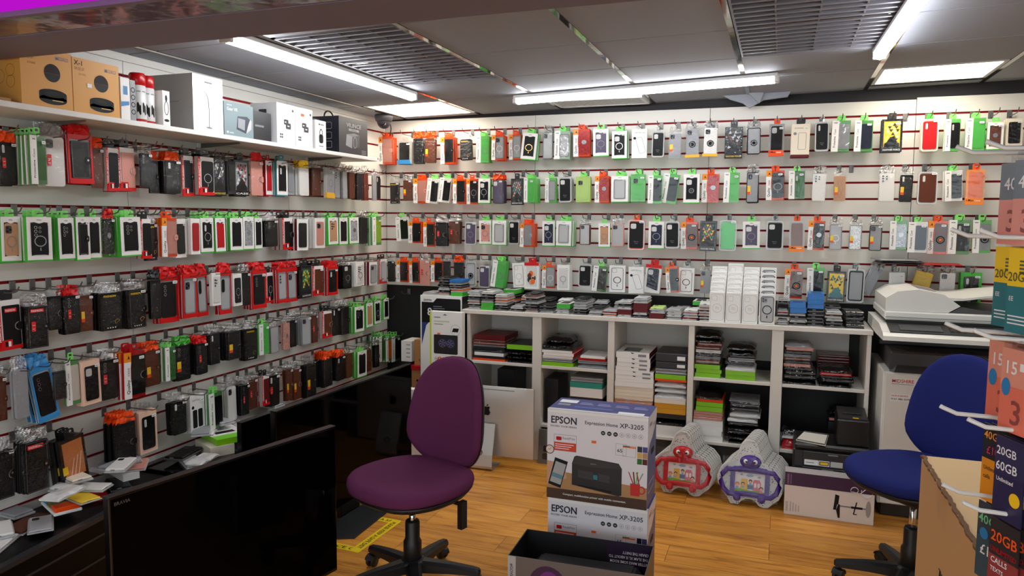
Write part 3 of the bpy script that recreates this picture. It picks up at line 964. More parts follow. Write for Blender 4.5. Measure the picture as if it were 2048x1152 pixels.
    if seed % 5 in (0, 2):
        s = MB()
        zt = -.012 if k in ('B', 'C') else -.024
        s.prism(rrect(.026, zt, .022, .011, .002), -.0066, -.0062, PRINT_WHITE)
        s.prism(rect(.018, zt - .002, .033, zt + .001), -.0067, -.0067, PRINT_GREY)
        s.build('price_sticker', root)
    PROTO[spec] = (root, d)
    return PROTO[spec]
HOOKS = {}
def hook(wall, u, zg, length, label, group):
    """slatwall prong: plate in the slot, arm, upturned tip; faces -y"""
    L = round(length, 2)
    if L not in HOOKS:
        t = thing('slatwall_hook', '', 'hook')
        MB().rbox(-.013, .013, -.003, .0, -.040, .004, PLATE, .001).build('back_plate', t)
        MB().tube([(0, 0, -.030), (0, -L * .6, -.031), (0, -L + .03, -.028), (0, -L + .012, -.022), (0, -L, -.004)], .0026, STEEL, 6).build('arm', t)
        HOOKS[L] = t
    else:
        t = dup(HOOKS[L])
    if wall == 'left':
        t.location, t.rotation_euler = (XL, u, zg), (0, 0, math.pi / 2)
    else:
        t.location, t.rotation_euler = (u, YB, zg), (0, 0, 0)
    return tag(t, label, 'hook', group)
used = set()
def place(spec, wall, u, zt, w, h, d, tilt, label, group, plain=False, yaw=0.0):
    root, desc = pack(spec)
    yaw = math.radians(yaw)
    if spec in used:
        root = dup(root, skip=('clear_front', 'price_sticker', 'plastic_bag', 'camera_cutout', 'ring', 'clasp', 'label_sticker') if plain else ())
    used.add(spec)
    root.scale = (w / PW, 1, h / PH)
    if wall == 'left':
        root.location, root.rotation_euler = (XL + d, u, zt), (0, math.radians(tilt), math.pi / 2 + yaw)
    else:
        root.location, root.rotation_euler = (u, YB - d, zt), (0, math.radians(tilt), yaw)
    return tag(root, label, 'phone case', group)
LEFT={
0:"""
B bk slot tr h-og|2.018 0.075 1.873 1.709 0.105 4 0
P dg|2.091 0.062 1.902 1.718 0.173 6 0
B wh sq tr|2.197 0.104 1.913 1.712 0.121 3 0
RB bk wal|2.309 0.113 1.929 1.731 0.129 3 0
B br h-og|2.401 0.062 1.885 1.713 0.117 1 0
R bk|2.467 0.062 1.890 1.706 0.125 2 0
R pk wring|2.548 0.092 1.899 1.710 0.113 3 0
B bk tri|2.634 0.072 1.883 1.727 0.141 1 0
B bk h-og wal|2.707 0.062 1.859 1.702 0.109 1 0
B bk slot h-og|2.795 0.104 1.863 1.704 0.137 3 0
R bk wal|2.920 0.073 1.894 1.699 0.105 2 0
R bk ring|3.014 0.107 1.895 1.707 0.133 3 0
PF violet|3.119 0.094 1.894 1.706 0.121 2 0
D dgr bk|3.202 0.064 1.889 1.718 0.129 1 0
K grey|3.294 0.113 1.902 1.711 0.117 2 0
B pk wring h-rd|3.410 0.110 1.905 1.714 0.125 1 0
W rd none e-rd|3.529 0.062 1.915 1.719 0.113 3 0
W bk slot e-teal|3.611 0.095 1.919 1.720 0.141 2 0
D gy gy|3.732 0.066 1.913 1.731 0.109 1 0
B wh none h-ye|3.824 0.109 1.897 1.727 0.137 3 0
B br wal|4.002 0.104 1.910 1.733 0.105 2 0
X sv ring|4.108 0.100 1.912 1.723 0.133 1 0
B gy tri|4.206 0.069 1.907 1.726 0.121 1 0
B cl none|4.280 0.070 1.905 1.722 0.129 2 0
B br wal|4.388 0.086 1.905 1.725 0.117 2 0
B bk wal|4.477 0.083 1.904 1.720 0.125 3 0
B rdb wring|4.576 0.065 1.911 1.717 0.113 2 0
B gy none|4.644 0.062 1.898 1.717 0.141 1 0
B bk slot|4.754 0.070 1.899 1.735 0.109 1 0
""",
1:"""
W tn ring sq|2.016 0.077 1.593 1.421 0.105 2 0
W bk ring five|2.109 0.102 1.593 1.421 0.133 3 0
W bk none five|2.232 0.073 1.590 1.420 0.124 4 0
W bk wal|2.304 0.062 1.594 1.413 0.129 1 0
W bk none|2.370 0.062 1.594 1.417 0.117 1 0
B bk glit h-rd|2.436 0.062 1.590 1.433 0.125 1 0
W bk none five|2.527 0.110 1.595 1.422 0.148 5 0
R bk|2.617 0.062 1.587 1.408 0.141 2 0
B bk wal fas|2.684 0.062 1.568 1.392 0.109 2 0
Q pk wal|2.762 0.087 1.592 1.410 0.137 2 0
D wh bk|2.862 0.070 1.587 1.400 0.105 2 0
D wh rd|2.932 0.062 1.590 1.414 0.133 2 0
W bk ring slot|3.020 0.095 1.593 1.417 0.124 4 0
W rd none|3.108 0.071 1.593 1.416 0.129 2 0
W bk none|3.237 0.096 1.593 1.419 0.124 4 0
W gy glit|3.331 0.085 1.599 1.421 0.125 2 0
W bk none|3.413 0.067 1.594 1.420 0.124 4 0
B bk tri|3.507 0.112 1.583 1.431 0.141 5 0
R bk wring|3.691 0.106 1.595 1.410 0.109 3 0
D dr bk|3.800 0.105 1.589 1.401 0.137 3 0
D wh pk sq|3.999 0.115 1.596 1.409 0.124 4 0
W tn five|4.132 0.114 1.600 1.423 0.133 3 0
W bk none|4.272 0.107 1.597 1.419 0.121 1 0
W sv glit|4.387 0.114 1.601 1.422 0.129 2 0
B bk wal|4.540 0.115 1.605 1.418 0.117 3 0
P lime bk|4.697 0.115 1.606 1.406 0.125 3 0
""",
2:"""
R bk wring new|1.987 0.092 1.280 1.090 0.105 3 0
B bk wal new tr|2.085 0.095 1.250 1.081 0.133 3 0
B bk wring|2.168 0.062 1.280 1.140 0.121 1 0
B bk tri tr h-rd|2.239 0.073 1.277 1.114 0.129 3 0
B br wal ty|2.314 0.069 1.269 1.114 0.117 2 0
B bk none fas|2.433 0.115 1.271 1.102 0.125 4 0
B bk wal fas|2.581 0.103 1.270 1.090 0.113 4 0
B bk none h-bk|2.667 0.062 1.308 1.123 0.141 2 0
RB bk tri|2.773 0.113 1.316 1.094 0.109 3 0
RB cl sq|2.879 0.092 1.320 1.105 0.137 3 0
RB cl cam|2.991 0.074 1.318 1.097 0.105 2 0
D wh wh five|3.063 0.062 1.313 1.145 0.133 1 0
RB cl cam|3.144 0.091 1.314 1.092 0.121 2 0
D wh bk ring|3.226 0.066 1.297 1.126 0.129 2 0
B bk none|3.307 0.072 1.299 1.116 0.117 2 0
RB bk tri|3.409 0.115 1.306 1.092 0.125 4 0
R bk ring|3.509 0.062 1.285 1.113 0.113 2 0
RB cl tri|3.591 0.095 1.302 1.106 0.141 3 0
RB cl sq|3.725 0.094 1.298 1.097 0.109 2 0
PF green|3.827 0.103 1.306 1.111 0.137 2 0
R br wal|3.997 0.115 1.295 1.108 0.105 3 0
RB bk slot|4.124 0.115 1.285 1.101 0.133 4 0
B bk ring sq pkb|4.317 0.115 1.284 1.122 0.121 5 0
D wh wh ring five|4.456 0.115 1.297 1.132 0.129 4 0
D wh cl sq e-rd|4.602 0.115 1.290 1.127 0.148 5 0
R cl none|4.781 0.115 1.302 1.123 0.125 2 0
""",
3:"""
B br wal ty|1.937 0.062 0.994 0.822 0.105 3 0
B gy none|2.003 0.062 1.015 0.820 0.133 2 0
BL bk tri|2.090 0.087 1.006 0.782 0.121 4 -9
B bk wal|2.168 0.062 0.975 0.857 0.129 1 0
P cream bk|2.234 0.062 1.006 0.820 0.117 1 0
D peach bk sq|2.315 0.092 0.992 0.804 0.125 2 0
B bk tri tr|2.418 0.106 0.978 0.798 0.113 3 0
Q bk wring rdq|2.530 0.110 0.994 0.786 0.141 3 0
B br wal ty h-og|2.658 0.096 0.977 0.807 0.109 3 0
P dg|2.741 0.062 0.981 0.821 0.137 3 0
B bk tri ty h-gn|2.852 0.109 0.971 0.793 0.105 2 0
B bk tri tr h-rd|2.951 0.081 0.968 0.807 0.133 4 0
B bk wal slot|3.054 0.079 1.003 0.837 0.121 3 0
B bk wal ty|3.191 0.115 0.995 0.840 0.129 4 0
B bk none fas|3.342 0.112 0.989 0.809 0.117 3 0
P gn|3.441 0.079 1.000 0.827 0.125 2 0
B cl none|3.546 0.091 0.972 0.815 0.113 3 0
B pk glit|3.626 0.062 0.984 0.822 0.141 2 0
B bk none|3.727 0.070 0.985 0.819 0.109 2 0
B cl sq|3.819 0.101 0.994 0.822 0.137 4 0
B br wring tr|3.954 0.067 0.987 0.810 0.105 2 0
R br wring|4.045 0.107 1.006 0.833 0.133 2 0
B bk slot|4.168 0.092 1.010 0.825 0.121 4 0
B bk wal|4.269 0.102 1.013 0.818 0.129 5 0
W bk five|4.451 0.115 0.989 0.809 0.124 4 0
W tn none|4.585 0.095 1.000 0.825 0.125 2 0
W bk ring|4.715 0.081 1.006 0.831 0.113 2 0
W bk none|4.793 0.069 1.013 0.855 0.141 2 0
""",
4:"""
B bk wal wring|1.943 0.078 0.712 0.520 0.105 2 0
B bk wal new|2.050 0.115 0.723 0.515 0.133 4 0
PF copper|2.210 0.115 0.686 0.489 0.121 3 -6
B bk wring h-og|2.478 0.115 0.682 0.500 0.129 5 0
D peach bk slot|2.612 0.104 0.701 0.504 0.117 3 0
B bk slot|2.796 0.101 0.706 0.539 0.125 3 0
U bk|2.927 0.097 0.704 0.520 0.113 2 0
P dg bk ty|3.027 0.095 0.698 0.512 0.141 2 0
B wh sq|3.183 0.075 0.695 0.505 0.109 3 0
B bk tri tr|3.259 0.069 0.692 0.522 0.137 3 0
B br wring tr|3.358 0.079 0.699 0.527 0.105 2 0
R dr wal|3.432 0.062 0.707 0.536 0.133 2 0
B bk slot tr|3.523 0.111 0.692 0.508 0.121 3 0
B br wal ty|3.652 0.070 0.703 0.510 0.129 2 0
B br wring ty|3.744 0.084 0.684 0.494 0.117 2 0
B bk wal ty|3.878 0.115 0.691 0.477 0.125 3 0
B bk wal h-og|4.072 0.109 0.690 0.504 0.118 5 0
B bk slot h-og|4.185 0.109 0.688 0.525 0.141 4 0
B br wal|4.343 0.087 0.681 0.509 0.109 3 0
W bk none|4.460 0.115 0.678 0.495 0.137 2 0
B br wring|4.608 0.062 0.662 0.502 0.105 2 0
B bk wring|4.674 0.062 0.689 0.522 0.133 2 0
P dg|4.763 0.085 0.737 0.552 0.124 4 0
P og|4.847 0.073 0.711 0.538 0.129 2 0
P dg bk|4.981 0.115 0.705 0.513 0.117 3 0
""",
}
BACK={
-1:"""
Q pk wal|-2.798 0.115 2.197 1.999 0.105 3 0
X bk none bl|-2.621 0.108 2.160 1.994 0.133 2 0
B bk wal h-og|-2.517 0.092 2.180 1.993 0.121 2 0
B br none h-og ty|-2.420 0.088 2.177 1.998 0.129 3 0
Q bk wal|-2.289 0.098 2.181 1.990 0.117 3 0
B bk none fas|-2.138 0.105 2.162 2.011 0.125 2 0
P gn ring|-2.013 0.095 2.180 1.995 0.113 3 0
Q cl ringw sq|-1.887 0.089 2.181 2.008 0.141 3 0
Q cl ringw|-1.772 0.088 2.184 2.012 0.109 2 0
W bk ringg|-1.649 0.108 2.187 2.004 0.137 3 5
B cl sq|-1.534 0.079 2.194 2.011 0.105 2 0
P cl|-1.419 0.105 2.192 2.005 0.148 5 0
Q rd glit|-1.293 0.111 2.204 2.022 0.121 3 0
W pu ring sq|-1.159 0.105 2.199 2.018 0.129 1 0
W bk ringw sq|-1.036 0.100 2.183 2.000 0.117 3 0
U wh|-0.902 0.099 2.191 2.003 0.125 1 0
C bk sq|-0.780 0.083 2.175 2.005 0.113 1 0
B gy sq ty|-0.667 0.089 2.156 1.994 0.141 1 0
B gy stand ye sq|-0.565 0.094 2.185 2.007 0.109 1 0
B wh stand ye sq|-0.447 0.095 2.184 2.009 0.137 2 0
PF black|-0.309 0.106 2.186 1.990 0.105 1 0
B gy stand bkf|-0.188 0.091 2.175 2.010 0.133 2 0
X bk sq h-og|-0.054 0.090 2.194 1.999 0.121 1 0
U cr|0.085 0.105 2.188 2.004 0.129 2 0
C bk slot|0.203 0.081 2.200 2.021 0.117 2 0
P gy bk|0.311 0.099 2.201 2.017 0.125 2 0
P nv|0.435 0.098 2.198 2.016 0.113 2 0
PF yellow|0.582 0.108 2.197 2.007 0.141 2 0
C rd slot cr|0.783 0.092 2.194 2.008 0.109 3 0
P gn bk slot|0.895 0.075 2.186 2.006 0.137 2 0
P gn|1.015 0.097 2.191 2.006 0.105 2 0
W br glit|1.107 0.080 2.162 2.007 0.133 1 0
D cr bk|1.200 0.081 2.180 2.028 0.121 2 0
""",
0:"""
B bk wal fas|-2.721 0.092 1.862 1.703 0.105 1 0
B br wal ty|-2.600 0.078 1.878 1.725 0.133 2 0
Q pk wal|-2.502 0.106 1.888 1.710 0.121 3 0
P wh bk|-2.389 0.090 1.887 1.707 0.129 2 7
P wh bk|-2.295 0.089 1.890 1.714 0.117 2 6
Q bk wal|-2.189 0.093 1.881 1.707 0.125 2 0
Q bk ring|-2.094 0.085 1.881 1.703 0.113 1 0
W bk ring sq|-1.988 0.089 1.881 1.706 0.141 2 0
B pu sq h-og|-1.897 0.085 1.871 1.707 0.118 5 0
PF teal|-1.745 0.088 1.879 1.696 0.137 1 0
P gn|-1.645 0.072 1.879 1.713 0.173 6 0
P gn cl|-1.502 0.075 1.880 1.714 0.133 2 0
C bk sq|-1.404 0.092 1.886 1.714 0.121 4 0
P ly sq|-1.276 0.097 1.888 1.717 0.129 3 0
Q rd glit|-1.148 0.095 1.890 1.714 0.117 2 0
W cl none|-1.026 0.115 1.888 1.714 0.125 4 0
P gn sq|-0.906 0.096 1.900 1.720 0.113 2 0
P gn bk|-0.788 0.090 1.888 1.707 0.141 1 0
P gn bk|-0.684 0.102 1.898 1.707 0.109 1 7
W bk stand sq|-0.557 0.100 1.894 1.707 0.137 2 0
Q rd glit|-0.442 0.105 1.895 1.714 0.105 1 0
P gn|-0.309 0.093 1.901 1.713 0.133 1 0
B gy sq ty bkf|-0.185 0.083 1.903 1.710 0.121 2 0
Q bk ring h-og|-0.054 0.103 1.910 1.729 0.129 2 0
P dg slot|0.072 0.091 1.906 1.735 0.117 1 0
B wh five|0.202 0.087 1.888 1.722 0.125 1 0
B tn quilt ty|0.316 0.077 1.875 1.719 0.113 1 0
B wh five|0.569 0.093 1.885 1.719 0.141 2 0
B bk slot ty|0.678 0.081 1.877 1.713 0.109 1 0
C br slot cl|0.784 0.108 1.891 1.701 0.137 2 0
P cr bk|0.918 0.088 1.897 1.722 0.105 3 -4
X og none h-og|1.026 0.094 1.899 1.701 0.133 1 0
""",
1:"""
P wh bk|-2.664 0.101 1.607 1.429 0.105 1 -4
Q bk wal|-2.540 0.102 1.575 1.417 0.133 2 0
Q bk wal|-2.433 0.085 1.572 1.393 0.121 1 0
B bk wring tr|-2.330 0.098 1.573 1.396 0.129 3 0
B br wring tr|-2.232 0.089 1.581 1.415 0.117 4 0
C pu ring sq|-2.098 0.089 1.575 1.411 0.125 1 0
W pk ring sq|-1.992 0.092 1.587 1.416 0.113 2 0
W cl none|-1.873 0.104 1.588 1.412 0.141 2 0
C bk sq|-1.775 0.085 1.588 1.420 0.109 2 0
Q gy wal|-1.667 0.084 1.569 1.406 0.159 5 0
W nv ring sq|-1.521 0.091 1.587 1.411 0.105 1 0
W cl none|-1.399 0.106 1.588 1.415 0.148 5 0
B cl sq brf|-1.260 0.080 1.569 1.427 0.121 2 0
W tn ring|-1.124 0.078 1.574 1.413 0.129 1 0
B cl sq pkf|-1.034 0.095 1.571 1.421 0.117 2 0
C bk sq og|-0.907 0.115 1.599 1.400 0.125 1 0
W nv ring sq|-0.777 0.102 1.590 1.409 0.113 1 0
C bk sq|-0.672 0.095 1.591 1.416 0.141 2 0
Q br stand|-0.568 0.104 1.588 1.414 0.109 2 0
PF rainbow|-0.443 0.102 1.596 1.404 0.137 2 0
C mt none cl|-0.324 0.110 1.603 1.406 0.105 1 0
W pu ring sq|-0.183 0.102 1.595 1.422 0.133 1 0
C bk sq|-0.042 0.105 1.599 1.419 0.121 2 0
X brown none h-og|0.085 0.090 1.600 1.412 0.129 1 0
Q bk glit|0.200 0.093 1.601 1.424 0.117 1 0
B cl ringw ty|0.306 0.081 1.584 1.426 0.125 1 0
B cl glit ty|0.418 0.079 1.579 1.428 0.113 1 0
B gy sq ty bkf|0.525 0.078 1.580 1.425 0.141 1 0
P sv glit slot|0.649 0.090 1.605 1.436 0.109 2 0
P cr nv|0.748 0.099 1.599 1.421 0.137 2 0
Q br stand|0.856 0.099 1.606 1.414 0.105 2 0
P bk slot dgt|0.962 0.107 1.613 1.417 0.133 2 0
P gn stand gy|1.075 0.091 1.614 1.425 0.121 1 0
""",
2:"""
B bk tri|-2.756 0.070 1.278 1.119 0.105 1 0
Q bk wal|-2.646 0.095 1.286 1.125 0.133 2 0
Q bk wal|-2.555 0.077 1.287 1.120 0.121 2 0
B pk wring tr|-2.465 0.089 1.294 1.106 0.129 1 0
Q bk wal|-2.371 0.091 1.288 1.134 0.117 2 0
B bk wal|-2.287 0.069 1.291 1.145 0.125 1 0
B bk wal h-og|-2.199 0.087 1.285 1.107 0.113 2 0
C cl stand|-2.089 0.085 1.293 1.114 0.141 1 0
C pu sq h-og cl|-1.998 0.088 1.265 1.107 0.109 4 0
P gn ring|-1.869 0.094 1.303 1.114 0.137 4 7
M wh none|-1.743 0.090 1.290 1.117 0.105 3 -3
D wh flower|-1.632 0.106 1.295 1.113 0.133 2 0
Q cl ringw|-1.512 0.090 1.280 1.123 0.121 1 0
D wh ringwh|-1.405 0.089 1.287 1.114 0.129 3 0
C bk sq|-1.253 0.095 1.294 1.140 0.117 1 0
P dg bk|-1.142 0.096 1.287 1.114 0.125 1 5
M wh ring|-1.032 0.109 1.293 1.114 0.113 1 0
U wh|-0.901 0.099 1.288 1.112 0.141 2 0
D redtop nv sq|-0.788 0.105 1.303 1.117 0.109 2 5
Q bk wal|-0.670 0.079 1.295 1.128 0.137 1 -4
M cl ring sq|-0.576 0.100 1.289 1.119 0.105 2 0
B gy sq ty|-0.452 0.075 1.282 1.127 0.133 1 0
Q br stand|0.081 0.104 1.303 1.120 0.121 1 0
P gn bk|0.204 0.096 1.314 1.135 0.129 2 0
PF yelmon|0.325 0.101 1.295 1.108 0.117 1 0
C gy none bkf|0.433 0.099 1.314 1.108 0.125 2 0
B gy none|0.549 0.076 1.329 1.154 0.113 4 22
D wh none|0.650 0.083 1.301 1.137 0.141 1 0
B ye none|0.803 0.109 1.309 1.141 0.109 2 14
B wh sq|0.915 0.092 1.309 1.149 0.137 1 0
D bkg bk slot|1.041 0.108 1.311 1.122 0.105 2 0
""",
}
SHOWN = []
def fill(wall, tab, names):
    for k, rows_ in tab.items():
        zg = 1.937 - .3 * k
        row = '%s %s-wall row' % (names[k], wall)
        for i, line in enumerate(rows_.strip().split('\n')):
            spec, nums = line.split('|')
            u, w, zt, zb, d, n, tilt = map(float, nums.split())
            n = int(n)
            t = THICK[spec.split()[0]] + .0065
            peg = '%s peg' % nth(i)
            desc = pack(spec)[1]
            n = max(1, min(n, int((d - .022) / t)))
            sway = random.Random(i * 13 + k * 101 + len(wall))
            tilt += sway.uniform(-1.2, 1.2)
            yaw = sway.uniform(-2.5, 2.5) if abs(tilt) < 15 else 0.0
            for q in range(n):
                dd = d - q * t
                r = random.Random(i * 31 + k * 7 + q)
                lab = '%s, %s, %s' % (desc, peg, row) if q == 0 else '%s, %s behind front, %s, %s' % (' '.join(desc.replace(',', '').split()[:6]), nth(q), peg, row)
                place(spec, wall, u + (r.uniform(-.004, .004) if q else 0), zt - (r.uniform(0, .004) if q else 0), w, zt - zb, dd, tilt + (r.uniform(-1.5, 1.5) if q else 0), lab,
                      'phone cases hanging on the %s wall' % wall, q > 0, yaw)
            hook(wall, u, zg, d + .065, 'steel hook of the %s, %s' % (peg, row), 'slatwall hooks on the %s wall' % wall)
fill('left', LEFT, ['top', 'second', 'third', 'fourth', 'bottom'])
fill('back', BACK, {-1: 'top', 0: 'second', 1: 'third', 2: 'bottom'})
hook('back', .385, 1.937, .10, 'empty steel hook in the gap of the second back-wall row', 'slatwall hooks on the back wall')
hook('back', .665, 2.237, .12, 'empty steel hook beside the yellow patterned box, top back-wall row', 'slatwall hooks on the back wall')

# ------------------------------------------------------------------ white shelf on the left wall and the boxes on it
t = thing('wall_shelf', 'long white shelf high on the left slatwall carrying boxed gadgets', 'shelf', (XL, 0, 0))
SHW = M('shelf_white', (228, 226, 222), 0.4)
MB().rbox(.001, .285, 1.35, 4.44, 1.976, 1.998, SHW, .002).build('board', t)
for y in (2.235, 3.13, 4.06):
    mb = MB()
    mb.loft([[(a, yy, z) for a, z in ((.003, 1.976), (.25, 1.976), (.25, 1.969), (.003, 1.952))] for yy in (y - .004, y + .004)], STEEL, False)
    mb.build('bracket', t)
    mb = MB()
    for s in (-1, 1):
        mb.rbox(.001, .007, y + s * .017 - .013, y + s * .017 + .013, 1.955, 1.985, PRINT_WHITE, .002)
    mb.rbox(.001, .005, y - .03, y + .03, 1.912, 1.950, M('plate_pale', (196, 194, 190), .4), .002)
    mb.build('fixing_plate', t)
ST = 1.998
FX = -2.57
def shelf_thing(name, label, cat, y0, back=0.0, group=None, z=ST):
    return thing(name, label, cat, (FX - back, y0, z), math.pi / 2, group)
# two levitating-speaker boxes
KR = M('kraft_gold', (222, 160, 74), 0.5)
KR2 = M('kraft_dark', (178, 120, 48), 0.5)
def speaker_box(y0, w, h, label):
    t = shelf_thing('speaker_carton', label, 'box', y0, group='gold speaker boxes on the shelf')
    mb = MB()
    mb.box(0, w, 0, .235, 0, h, KR)
    e = -.0008
    mb.text('X-1', .026, PRINT_BLACK, (.008, e, h - .028))
    mb.text('磁悬浮', .015, KR2, (.008, e, h - .047))
    mb.text('蓝牙音箱', .008, KR2, (.026, e, h - .064))
    mb.text('MOXO', .020, PRINT_GREY, (w - .068, e, h - .034), width=.055)
    cx = w * .60
    mb.prism(circ(cx, h * .60, .033, 28), e, e, M('ball_charcoal', (40, 35, 32), .5, spec=.15))
    mb.prism([(cx + .033 * math.cos(a), h * .60 + .033 * math.sin(a)) for a in [math.radians(q) for q in range(190, 351, 10)]], e * 1.2, e * 1.2, PRINT_BLACK)
    mb.prism(rect(cx - .031, h * .585, cx + .031, h * .593), e * 1.4, e * 1.4, C('br'))
    mb.prism(circ(cx, .030, .056, 30, .018), e, e, PRINT_BLACK)
    mb.prism(rect(cx - .056, .030, cx + .056, .052), e, e, PRINT_BLACK)
    mb.prism(circ(cx, .053, .056, 30, .015), e * 1.2, e * 1.2, M('base_top', (30, 28, 27), .5, spec=.15))
    mb.prism(circ(cx, .054, .03, 24, .006), e * 1.4, e * 1.4, PRINT_BLACK)
    mb.prism(rect(cx - .004, .026, cx + .040, .029), e * 1.4, e * 1.4, M('gold_line', (236, 190, 110), .4))
    # line drawings on the end that faces the shop door
    k = -.0008
    T = Matrix.Rotation(math.radians(-90), 4, 'Z')
    for (yy, zz, r) in ((.05, .12, .022), (.05, .08, .022), (.105, .10, .026), (.16, .11, .02)):
        mb.ring(circ(-yy, zz, r, 20), circ(-yy, zz, r - .002, 20), k, k, KR2, T=T)
    mb.build('carton', t)
    return t
speaker_box(1.953, .206, .212, 'gold cardboard speaker box at the left end of the white shelf')
t = speaker_box(2.162, .212, .206, 'gold cardboard speaker box with a white price sticker, beside the red-capped cans')
MB().box(.062, .082, -.002, -.001, .10, .115, PRINT_WHITE).build('price_sticker', t)
t = shelf_thing('cardboard_sheet', 'flat cardboard sheet under the left gold speaker box', 'cardboard', 1.62)
MB().box(0, .30, .01, .22, 0.0005, .012, KR2).build('sheet', t)
# narrow blue and white carton, grey carton, two cans, lamp carton
t = shelf_thing('cleaner_carton', 'slim white and blue carton between gold box and red-capped cans', 'box', 2.382)
mb = MB(); mb.box(0, .045, 0, .09, 0, .168, WHITE_CARD)
mb.prism(rect(.012, .10, .034, .135), -.0006, -.0006, C('bl')); mb.prism([(0, .05), (.04, .06), (.04, .075), (0, .07)], -.0006, -.0006, C('bl'))
mb.build('carton', t)
t = shelf_thing('cable_carton', 'slim grey carton printed with dark rings, left of the red-capped cans', 'box', 2.430)
mb = MB(); mb.box(0, .026, 0, .08, 0, .165, C('gy'))
for k in range(4):
    mb.ring(circ(.013, .035 + .03 * k, .011, 16), circ(.013, .035 + .03 * k, .0075, 16), -.0006, -.0006, PRINT_BLACK)
mb.build('carton', t)
CANW = M('can_white', (226, 226, 226), 0.3)
for y, b, lab in ((2.500, 0.0, 'red-capped white spray can, front one on the white shelf'), (2.566, .02, 'red-capped white spray can standing behind the front can on the white shelf')):
    t = thing('spray_can', lab, 'spray can', (FX - .034 - b, y, ST), math.pi / 2, 'spray cans on the shelf')
    c = MB()
    c.lathe([(.0, 0), (.031, 0), (.033, .004), (.033, .150), (.028, .156)], CANW, 24)
    c.lathe([(.0334, .003), (.0334, .012)], C('rd'), 24)
    for a in (-.9, -.2, .5):
        n = 5
        c.sheet(n, 1, lambda u, v: (.0335 * math.sin(a + .5 * u), -.0335 * math.cos(a + .5 * u), .035 + .04 * v + .008 * math.sin(6 * u)), PRINT_BLACK)
        c.sheet(n, 1, lambda u, v: (.0335 * math.sin(a + .5 * u), -.0335 * math.cos(a + .5 * u), .125 + .004 * v), PRINT_GREY)
    c.build('can', t)
    MB().lathe([(.029, .152), (.0325, .156), (.0325, .198), (.029, .205), (0, .206)], M('cap_red', (196, 10, 22), .25), 24).build('cap', t)
t = shelf_thing('ring_lamp_carton', 'slim white carton printed with a black lamp, right of the cans', 'box', 2.602)
mb = MB(); mb.box(0, .040, 0, .08, 0, .150, WHITE_CARD)
mb.ring(circ(.020, .075, .013, 20, .030), circ(.020, .075, .010, 20, .027), -.0006, -.0006, PRINT_BLACK)
mb.prism(circ(.020, .118, .006, 14, .014), -.0006, -.0006, PRINT_BLACK); mb.prism(circ(.020, .022, .014, 18, .006), -.0006, -.0006, PRINT_BLACK)
mb.build('carton', t)
# tall glossy lamp carton
LC = M('lamp_carton', (232, 232, 232), 0.12, spec=0.7)
t = shelf_thing('desk_lamp_carton', 'tall white glossy carton printed with a slim desk lamp', 'box', 2.782)
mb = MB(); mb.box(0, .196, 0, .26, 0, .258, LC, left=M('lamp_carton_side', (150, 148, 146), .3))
mb.tube([(.10, -.001, .022), (.102, -.001, .10), (.098, -.001, .15), (.085, -.001, .178), (.07, -.001, .185)], .0012, PRINT_GREY, 4)
mb.prism(circ(.10, .020, .020, 18, .004), -.0008, -.0008, PRINT_GREY)
mb.prism(rect(.075, .225, .125, .232), -.0008, -.0008, PRINT_GREY)
T = Matrix.Rotation(math.radians(-90), 4, 'Z')
mb.prism(rect(-.15, .13, -.08, .136), -.0008, -.0008, PRINT_GREY, T=T)
mb.build('carton', t)
# virtual reality headset carton and darker ones behind
t = shelf_thing('headset_carton', 'teal-grey carton with a headset picture, right of the tall lamp carton', 'box', 2.985)
mb = MB(); mb.box(0, .212, 0, .13, 0, .162, M('headset_teal', (128, 148, 152), .45))
mb.text('Gear VR', .022, PRINT_WHITE, (.018, -.001, .122)); mb.text('SAMSUNG', .008, PRINT_WHITE, (.018, -.001, .145))
mb.prism([(.085, .035), (.155, .020), (.195, .045), (.198, .085), (.165, .105), (.095, .100)], -.0008, -.0008, M('headset_navy', (44, 50, 70), .4))
mb.prism([(.155, .020), (.195, .045), (.198, .085), (.188, .095), (.17, .06)], -.001, -.001, C('cl'))
mb.prism([(.095, .045), (.145, .034), (.15, .088), (.098, .092)], -.0012, -.0012, C('gy'))
mb.prism(circ(.022, .016, .007, 14, .005), -.001, -.001, PRINT_WHITE); mb.text('oculus', .012, PRINT_WHITE, (.034, -.001, .012))
mb.build('carton', t)
DN = M('carton_navy', (38, 42, 56), .4)
t = shelf_thing('tablet_carton', 'dark blue carton leaning behind the teal-grey headset carton', 'box', 3.03, .15)
mb = MB(); mb.box(0, .16, 0, .07, 0, .205, DN, T=Matrix.Rotation(math.radians(-10), 4, 'X')); mb.prism(rect(.01, .16, .10, .19), -.001, -.001, C('gy'), T=Matrix.Rotation(math.radians(-10), 4, 'X')); mb.build('carton', t)
t = shelf_thing('earphone_carton', 'black carton standing between headset carton and white cartons', 'box', 3.215, .02)
mb = MB(); mb.box(0, .15, 0, .2, 0, .15, M('carton_black', (24, 24, 28), .35)); mb.prism(rect(.02, .07, .09, .080), -.001, -.001, PRINT_GREY); mb.build('carton', t)
